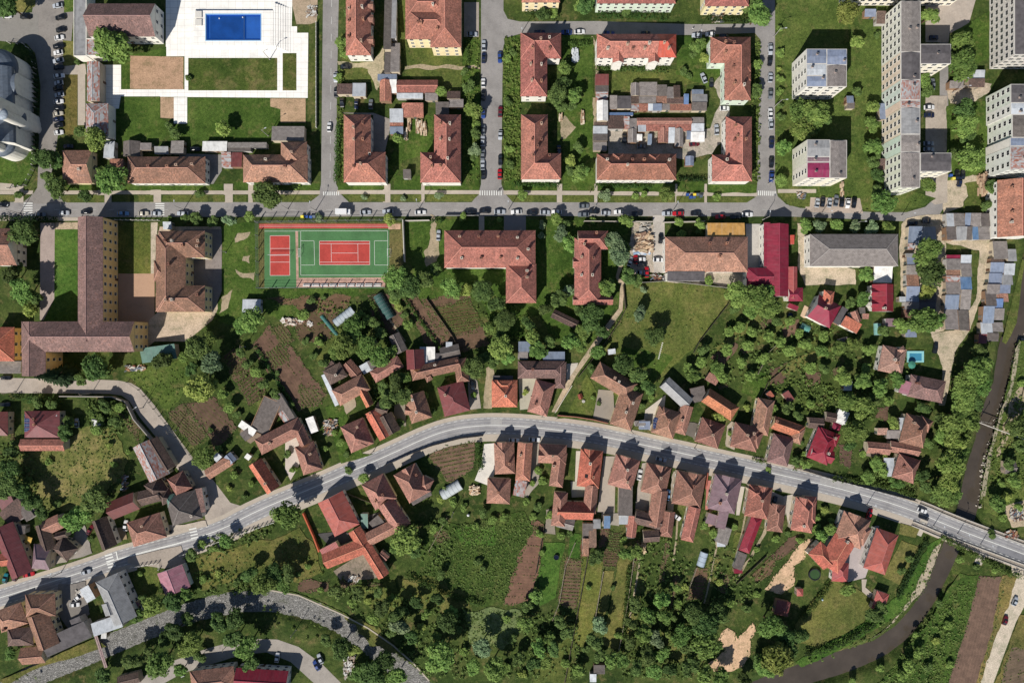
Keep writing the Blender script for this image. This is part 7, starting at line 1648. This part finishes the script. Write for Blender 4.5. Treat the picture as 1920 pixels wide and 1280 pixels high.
# water tanks, balloons
for x,y,l,c in ((1541,1123,'pale blue ball on the dry lawn',(196,220,236)),(878,965,'white tank beside the log shed',(236,236,236))):
    root,o=prop('ball',l,'ball',x,y); p=P(x,y,.6); m=MB()
    bm=bmesh.new(); bmesh.ops.create_uvsphere(bm,u_segments=14,v_segments=9,radius=.6); vs=[tuple(v.co+Vector((p.x,p.y,.7))) for v in bm.verts]; fs=[tuple(v.index for v in f.verts) for f in bm.faces]; bm.free(); m.mesh(vs,fs); m.build('shell',plain(c,.3),root,o,smooth=True,uv=False)
# ================= BRIDGE
root=empty('road_bridge',tuple(P(1800,992))+(0,)); tag(root,'concrete road bridge with railings carrying the main road over the creek','bridge'); o=tuple(P(1800,992))+(0,)
BR=[q for q in MAIN if 1700<q[0]<1935]; BR=smooth(BR,0)
def ribbon(m,line,d0,d1,z0,z1):
    L0=[P(*q) for q in offs(line,d0)];L1=[P(*q) for q in offs(line,d1)]
    for i in range(len(L0)-1): m.prism([tuple(L0[i]),tuple(L0[i+1]),tuple(L1[i+1]),tuple(L1[i])],z0,z1,bottom=True)
m=MB(); ribbon(m,BR,-24,27,-1.0,-.02); m.build('deck',plain((170,164,156)),root,o,uv=False)
for nm,d in (('parapet',-23.5),('parapet',-17.2),('parapet',26),('parapet',18)):
    m=MB(); ribbon(m,BR,d,d+1.6,.0,.45); m.build(nm,plain((206,200,190)),root,o,uv=False)
    m=MB(); Ls=[P(*q) for q in offs(BR,d+.8)]
    for a,b in zip(Ls,Ls[1:]):
        for zz in (.8,1.1): m.tube((a.x,a.y,zz),(b.x,b.y,zz),.05,n=4)
        m.tube((a.x,a.y,.44),(a.x,a.y,1.1),.05,n=4)
    m.build('railing',plain((150,146,140)),root,o,uv=False)
for x,y,a in ((1727,988,60),(1840,1042,40)):
    p=P(x,y); m=MB(); m.box(p.x,p.y,-2.5,3.2,7,2.53,math.radians(-25)); m.build('abutment',plain((200,190,176)),root,o,uv=False)
# footbridge over the dry stream
A=P(180,1188,0);B=P(200,1250,0); root=empty('footbridge',tuple(A)+(0,)); tag(root,'narrow plank footbridge over the dry stream','footbridge'); o=tuple(A)+(0,); c=(A+B)/2; ang=math.atan2((B-A).y,(B-A).x); u=(B-A).normalized(); n=Vector((-u.y,u.x))
m=MB(); m.box(c.x,c.y,.35,(B-A).length,1.3,.15,ang); m.build('deck',plain((168,142,140)),root,o,uv=False)
for s_ in (-.6,.6):
    m=MB(); a,b=A+n*s_,B+n*s_; m.tube((a.x,a.y,1.3),(b.x,b.y,1.3),.04); 
    for i in range(7): p=a.lerp(b,i/6); m.tube((p.x,p.y,.4),(p.x,p.y,1.3),.035,n=4)
    m.build('railing',plain((120,110,104)),root,o,uv=False)
# pipe over the creek
A=P(1832,790,3);B=P(1925,825,3); root=empty('overhead_pipe',tuple(A)+(0,)); tag(root,'thin pale pipe spanning the creek on posts','pipe'); o=tuple(A)+(0,); m=MB(); m.tube((A.x,A.y,2.6),(B.x,B.y,2.6),.16,n=8); m.build('pipe_run',plain((220,214,204)),root,o,uv=False)
m=MB()
for t in (.0,.35,.95): p=A.lerp(B,t); m.tube((p.x,p.y,-1),(p.x,p.y,2.6),.1)
m.build('support',plain((150,146,140)),root,o,uv=False)
# stones on the creek bank
m=MB(); rng=random.Random(5)
cs=smooth([(a,b) for a,b,r in CREEK],2); cw=smooth([(r,0) for a,b,r in CREEK],2)
def stone(m,x,y,z,r):
    k=6; vs=[(x,y,z+r*.55)]
    for ring,(rr,zz) in enumerate(((.6,.42),(1.0,-.1))):
        for i in range(k): t=6.283*i/k+ring*.4; q=r*rr*rng.uniform(.7,1.15); vs.append((x+q*math.cos(t),y+q*math.sin(t),z+r*zz))
    m.mesh(vs,[(0,1+i,1+(i+1)%k) for i in range(k)]+[(1+i,7+i,7+(i+1)%k,1+(i+1)%k) for i in range(k)])
for i in range(520):
    k=rng.randrange(6,len(cs)-1); x,y=cs[k]; r=cw[k][0]
    if y>940 or y<560: continue
    side=1 if y<950 else rng.choice((-1,1)); a=Vector(cs[k-1]);b_=Vector(cs[k+1]); t=(b_-a).normalized(); d=r+rng.gauss(2.5,2.0); f=rng.random()
    px_,py_=x+t.x*f*8+t.y*d*side*1.0,y+t.y*f*8-t.x*d*side
    p=P(px_,py_,-1.5); stone(m,p.x,p.y,-1.7+max(0,d-r)*.22*.75,rng.choice((.15,.2,.25,.3,.45)))
oo=m.build('stones',plain((196,188,174)),uv=False); oo['kind']='stuff'
# church
def church():
    root,o=prop('church','white church with grey curved roofs and dome at the left edge','church',-10,180)
    Wm=wall(W_WHITE); Rm_=metal((108,120,134)); w_=MB(); r_=MB()
    def apse(cx,cy,r,h,dome=True,full=False):
        p=P(cx,cy,h); rr=r*S*(H-h)/H; n=28
        w_.prism([(p.x+rr*math.cos(2*math.pi*i/n),p.y+rr*math.sin(2*math.pi*i/n)) for i in range(n)],0,h)
        if dome:
            rows_=6; vs=[]
            for j in range(rows_):
                t=math.pi/2*j/rows_
                for i in range(n): vs.append((p.x+(rr+.3)*math.cos(t)*math.cos(2*math.pi*i/n),p.y+(rr+.3)*math.cos(t)*math.sin(2*math.pi*i/n),h+.02+rr*.55*math.sin(t)))
            vs.append((p.x,p.y,h+rr*.55)); fs=[(j*n+i,j*n+(i+1)%n,(j+1)*n+(i+1)%n,(j+1)*n+i) for j in range(rows_-1) for i in range(n)]+[((rows_-1)*n+i,(rows_-1)*n+(i+1)%n,rows_*n) for i in range(n)]
            r_.mesh(vs,fs)
    def barrel(x1,y1,x2,y2,wd,h,k=10):
        A=P(x1,y1,h);B=P(x2,y2,h);u=(B-A).normalized();n=Vector((-u.y,u.x)); r=wd*S*(H-h)/H/2; vs=[]
        c4=[A+n*r,A-n*r,B-n*r,B+n*r]; w_.prism([tuple(q) for q in c4],0,h)
        for p in (A,B):
            for i in range(k+1):
                t=math.pi*i/k; q=p+n*((r+.35)*math.cos(t)); vs.append((q.x,q.y,h+.01+r*.5*math.sin(t)))
        r_.mesh(vs,[(i,i+1,k+2+i,k+1+i) for i in range(k)],0); w_.mesh(vs,[tuple(range(k+1)),tuple(range(2*k+1,k,-1))],0)
    barrel(-6,128,-2,270,62,11); barrel(-50,160,34,158,38,10.4); barrel(-50,222,30,222,40,9.5); apse(0,128,34,9); apse(30,223,19,8.6); apse(2,265,28,8)
    barrel(20,186,24,206,26,7)
    w_.build('wall',Wm,root,o,uv=False); r_.build('roof',Rm_,root,o)
    for cx,cy,r,h,nm in ((4,214,10,19,'dome'),(-20,190,16,23,'dome'),(-34,262,9,20,'dome')):
        w_=MB(); r_=MB(); apse(cx,cy,r,h); w_.v+=[]; d=r_.build(nm,metal((170,182,196)),root,o,smooth=True); w_.build('drum',Wm,d,uv=False).location=(-o[0],-o[1],0)
        p=P(cx,cy,h); m=MB(); t=h+r*S*.55; m.tube((p.x,p.y,t-.2),(p.x,p.y,t+1.6),.07); m.box(p.x,p.y,t+.9,.9,.1,.1); m.build('cross',plain((200,180,110)),d,o,uv=False)
    for i in range(7):
        for (x,y,a) in ((33,168+i*5-12,0),): 
            p=P(x+4,y,5); inst(window_mesh('t'),'window',root,(p.x-o[0],p.y-o[1],6),(0,0,-math.pi/2))
church()
# ================= LABELS
LM=[(440,45,'blue swimming pool'),(230,35,'white chapel hall'),(15,170,'white church'),(410,215,'large pool garden lawn'),(182,160,'rust-streaked ruin'),(310,320,'long brown house with dormers'),(520,315,'brown corner house'),(144,310,'small house with roof skylight'),
(672,50,'terracotta house at the top left street'),(815,45,'big cream building'),(780,162,'long red shed'),(683,280,'first footed terracotta house'),(840,280,'second footed terracotta house'),(1010,105,'upper right-hand L-shaped house'),(1005,290,'lower right-hand L-shaped house'),(1190,95,'house with bright red roof end'),(1190,315,'balcony house on the main street'),(1380,125,'mint-walled terracotta house'),(1380,290,'L-shaped house at the third street corner'),
(1225,168,'upper grey shed row'),(1240,232,'long red-brown garage row'),(1128,208,'white gabled shed'),(1190,8,'mint-walled house at the top edge'),(1362,8,'yellow-walled house at the top edge'),(1014,8,'cream house at the top edge'),
(1550,127,'block with blue patched roof'),(1550,300,'block with magenta roof patch'),(1700,180,'very long apartment block'),(1895,60,'grey panelled corner block'),(1890,240,'patched-roof block at the right edge'),(1895,395,'half orange house at the right edge'),
(170,500,'long yellow school'),(340,510,'beige C-shaped school'),(610,475,'green sports court'),(920,470,'wide terracotta building'),(1105,505,'narrow terracotta building'),(1325,475,'broad brown hall'),(1205,455,'scrap wood heap'),(1455,490,'crimson building'),(1600,470,'grey hipped hall'),(1655,558,'magenta-maroon house'),(1545,590,'red and orange house'),
(1815,425,'patchwork double garage'),(1797,548,'middle double garage column'),(1866,540,'right garage column'),(1727,505,'big green tree between the garages'),(15,465,'white house at the left edge'),(60,640,'lower school wing'),(298,668,'green sloped roof'),(78,800,'solar panel house on the left'),(130,890,'dry grass garden'),(225,720,'bend of the concrete street'),
(350,800,'striped crop plots'),(545,690,'large ploughed plot'),(715,580,'dark green tunnel greenhouse'),(850,590,'green crop rows'),(640,595,'milky greenhouse'),(1250,600,'open meadow'),(1062,597,'overgrown barn'),(1150,600,'footpath'),
(530,800,'house with white paved yard'),(680,800,'orange strip house'),(495,890,'orange junction house'),(780,765,'brown house by the maroon roof'),(848,748,'maroon corner roof'),(815,690,'U-shaped farmhouse'),(655,735,'house with striped lawn'),(946,738,'small orange pyramid house'),(1015,700,'mauve-brown farmhouse'),(1080,750,'trimmed lawn'),(1160,755,'house with paved court'),(1265,740,'grey metal barn'),(1245,792,'roof solar panel house'),(1350,757,'orange barn'),(1332,810,'house by the black pergola'),(1398,818,'hedge-fronted brown house'),(1470,800,'farmhouse with orange wing'),(1540,835,'crimson cross-gabled house'),(1672,675,'pyramid house by the turquoise pool'),(1732,725,'broad pink-brown house'),(1715,805,'brown cross-roofed house'),(1670,840,'two low brown gables'),(1698,878,'house with white metal terrace'),
(1420,650,'middle orchard'),(1540,650,'dense garden trees'),(1590,720,'shady gardens'),(1815,740,'creekside poplars'),(1860,900,'stony creek bend'),
(630,965,'red-roofed road house'),(660,1045,'orange farm building'),(725,945,'dark brown road house'),(775,905,'grey-sloped house'),(845,868,'corner vegetable garden'),(950,870,'house with white driveway'),(1040,880,'brown house left of the orange roof'),(1107,880,'orange-roofed court house'),(1170,890,'house with long grey shed roof'),(1230,900,'house with narrow drive'),(1220,985,'rambling outbuildings'),(1292,915,'house with tiled tail'),(1360,925,'mauve metal roof'),(1422,940,'salmon house by the crimson shed'),(1407,1000,'long crimson shed'),(1507,965,'salmon house by the track'),(1600,990,'brown pyramid house near the bridge'),(1555,1045,'orange stone-court house'),(1652,1032,'long red hipped house'),(1570,1150,'dry lawn'),
(990,1060,'long ploughed strip'),(1060,1100,'striped vegetable bed'),(1110,1120,'left dry grass strip'),(1170,1120,'right dry grass strip'),(1220,1110,'dense orchard'),(1310,1095,'small greenhouse bed'),(1375,1215,'large sandy clearing'),(1470,1085,'sandy track'),(1680,1160,'curving creek'),(1800,1170,'brown field'),
(285,865,'old patched house'),(345,955,'grey pyramid house'),(270,985,'large brown zebra-crossing house'),(195,1000,'dark gable house'),(30,1025,'dark maroon left-edge house'),(90,1040,'mauve gable house'),(215,1120,'grey modern house'),(326,1088,'mauve garage'),(80,1160,'salmon-sloped farmhouse'),(120,1200,'long dark barn roof'),(400,1270,'bottom brown-roofed house'),(490,1270,'bottom red-roofed house'),
(920,1030,'green hay meadow'),(925,1170,'pale grass patch'),(560,1050,'dry grass slope'),(620,1150,'dry stream bank'),(350,1160,'dry stream'),(450,1220,'bottom lane'),(720,1230,'lower dry stream'),(190,385,'left part of the main street'),(700,390,'middle of the main street'),(1250,395,'right part of the main street'),(1440,200,'third cross street'),(920,200,'second cross street')]
def nearest(x,y): return min(LM,key=lambda l:(l[0]-x)**2+(l[1]-y)**2)
def rel(x,y,l):
    dx,dy=x-l[0],y-l[1]
    if abs(dx)>abs(dy)*1.0: return 'right of' if dx>0 else 'left of'
    return 'below' if dy>0 else 'above'
def autolabel(items,group):
    """items: list of (obj, x, y, adjective phrase, noun)"""
    cl={}
    for it in items:
        l=nearest(it[1],it[2]); cl.setdefault((it[4],l[2],rel(it[1],it[2],l)),[]).append(it)
    for (noun,lm,rl_),L in cl.items():
        if len(L)==1:
            o,x,y,adj,_=L[0]; o['label']=f'{adj} {noun} {rl_} the {lm}'
        else:
            sx=max(i[1] for i in L)-min(i[1] for i in L); sy=max(i[2] for i in L)-min(i[2] for i in L)
            ax=1 if sx>=sy else 2; L.sort(key=lambda i:i[ax]); fr='left' if ax==1 else 'top'
            for k,(o,x,y,adj,_) in enumerate(L): o['label']=f'{adj} {noun} {rl_} the {lm}, {ordinal(k)} from {fr}'
        for i in L:
            if group: i[0]['group']=group
TW={'d':'dark green','m':'mid green','l':'yellow-green','b':'pale silvery green','c':'dark conical'}
items=[]
for t in TREES:
    k=t['tk']; r=t['tr']; t['category']='tree' if r>=6 else 'bush'
    sz='small' if r<10 else ('big' if r>20 else '')
    items.append((t,t['px'][0],t['px'][1],(sz+' '+TW[k]).strip(),'conifer' if k=='c' else ('bush' if t.name.startswith('bush') else 'tree')))
conif=[i for i in items if i[4]=='conifer' and i[1]<75 and i[2]<330]
for k,i in enumerate(sorted(conif,key=lambda i:i[2])): i[0]['label']=f'slim dark conifer, {ordinal(k)} from the top along the curved church fence'; i[0]['group']='conifers along the church fence'; i[0]['category']='conifer'
autolabel([i for i in items if i not in conif],'trees and bushes of the gardens')
autolabel([(r,r['px'][0],r['px'][1],RW[c],cat) for r,c,cat in SHEDS],'sheds and garages')
oth=[o for o in COL.objects if o.get('label')=='?' and 'px' in o]
lp=[o for o in oth if o.name.startswith(('lamp_post','utility'))]
autolabel([(o,o['px'][0],o['px'][1],'slim grey','street lamp post' if o['category']=='lamp post' else 'utility pole') for o in lp],'lamp posts and poles along the streets')
for nm,fmt in (('bench','sports court benches'),('bin','recycling bins'),('stepping_stone','stepping stones on the meadow')):
    L=sorted([o for o in oth if o.name.startswith(nm)],key=lambda o:(o['px'][0],o['px'][1]))
    if nm=='bench':
        for k,o in enumerate(L): o['label']=f'white spectator bench, {ordinal(k)} from the left along the court'; o['group']=fmt
    elif nm=='stepping_stone':
        L.sort(key=lambda o:o['px'][1])
        for k,o in enumerate(L): o['label']=f'white stepping stone, {ordinal(k)} from the top of the line on the meadow'; o['group']=fmt
    else: autolabel([(o,o['px'][0],o['px'][1],o['lab'].rsplit(' ',1)[0],'bin') for o in L],fmt)
rows_={}
for b,c,k,rw in CARS: rows_.setdefault(rw,[]).append((b,c,k))
for rw,L in rows_.items():
    xs=[b['px'][0] for b,_,_ in L]; ys=[b['px'][1] for b,_,_ in L]
    ax=0 if max(xs)-min(xs)>=max(ys)-min(ys) else 1
    L.sort(key=lambda i:i[0]['px'][ax]); fr='left' if ax==0 else 'top'
    for q,(b,c,k) in enumerate(L):
        b['category']=k; b['group']='cars and vans of the town'
        b['label']=f'{c} {k} {rw}' if len(L)==1 else f'{c} {k} {rw}, {ordinal(q)} from the {fr}'
for o in COL.objects:
    for k in ('px','tk','tr','org','lab'):
        if k in o: del o[k]
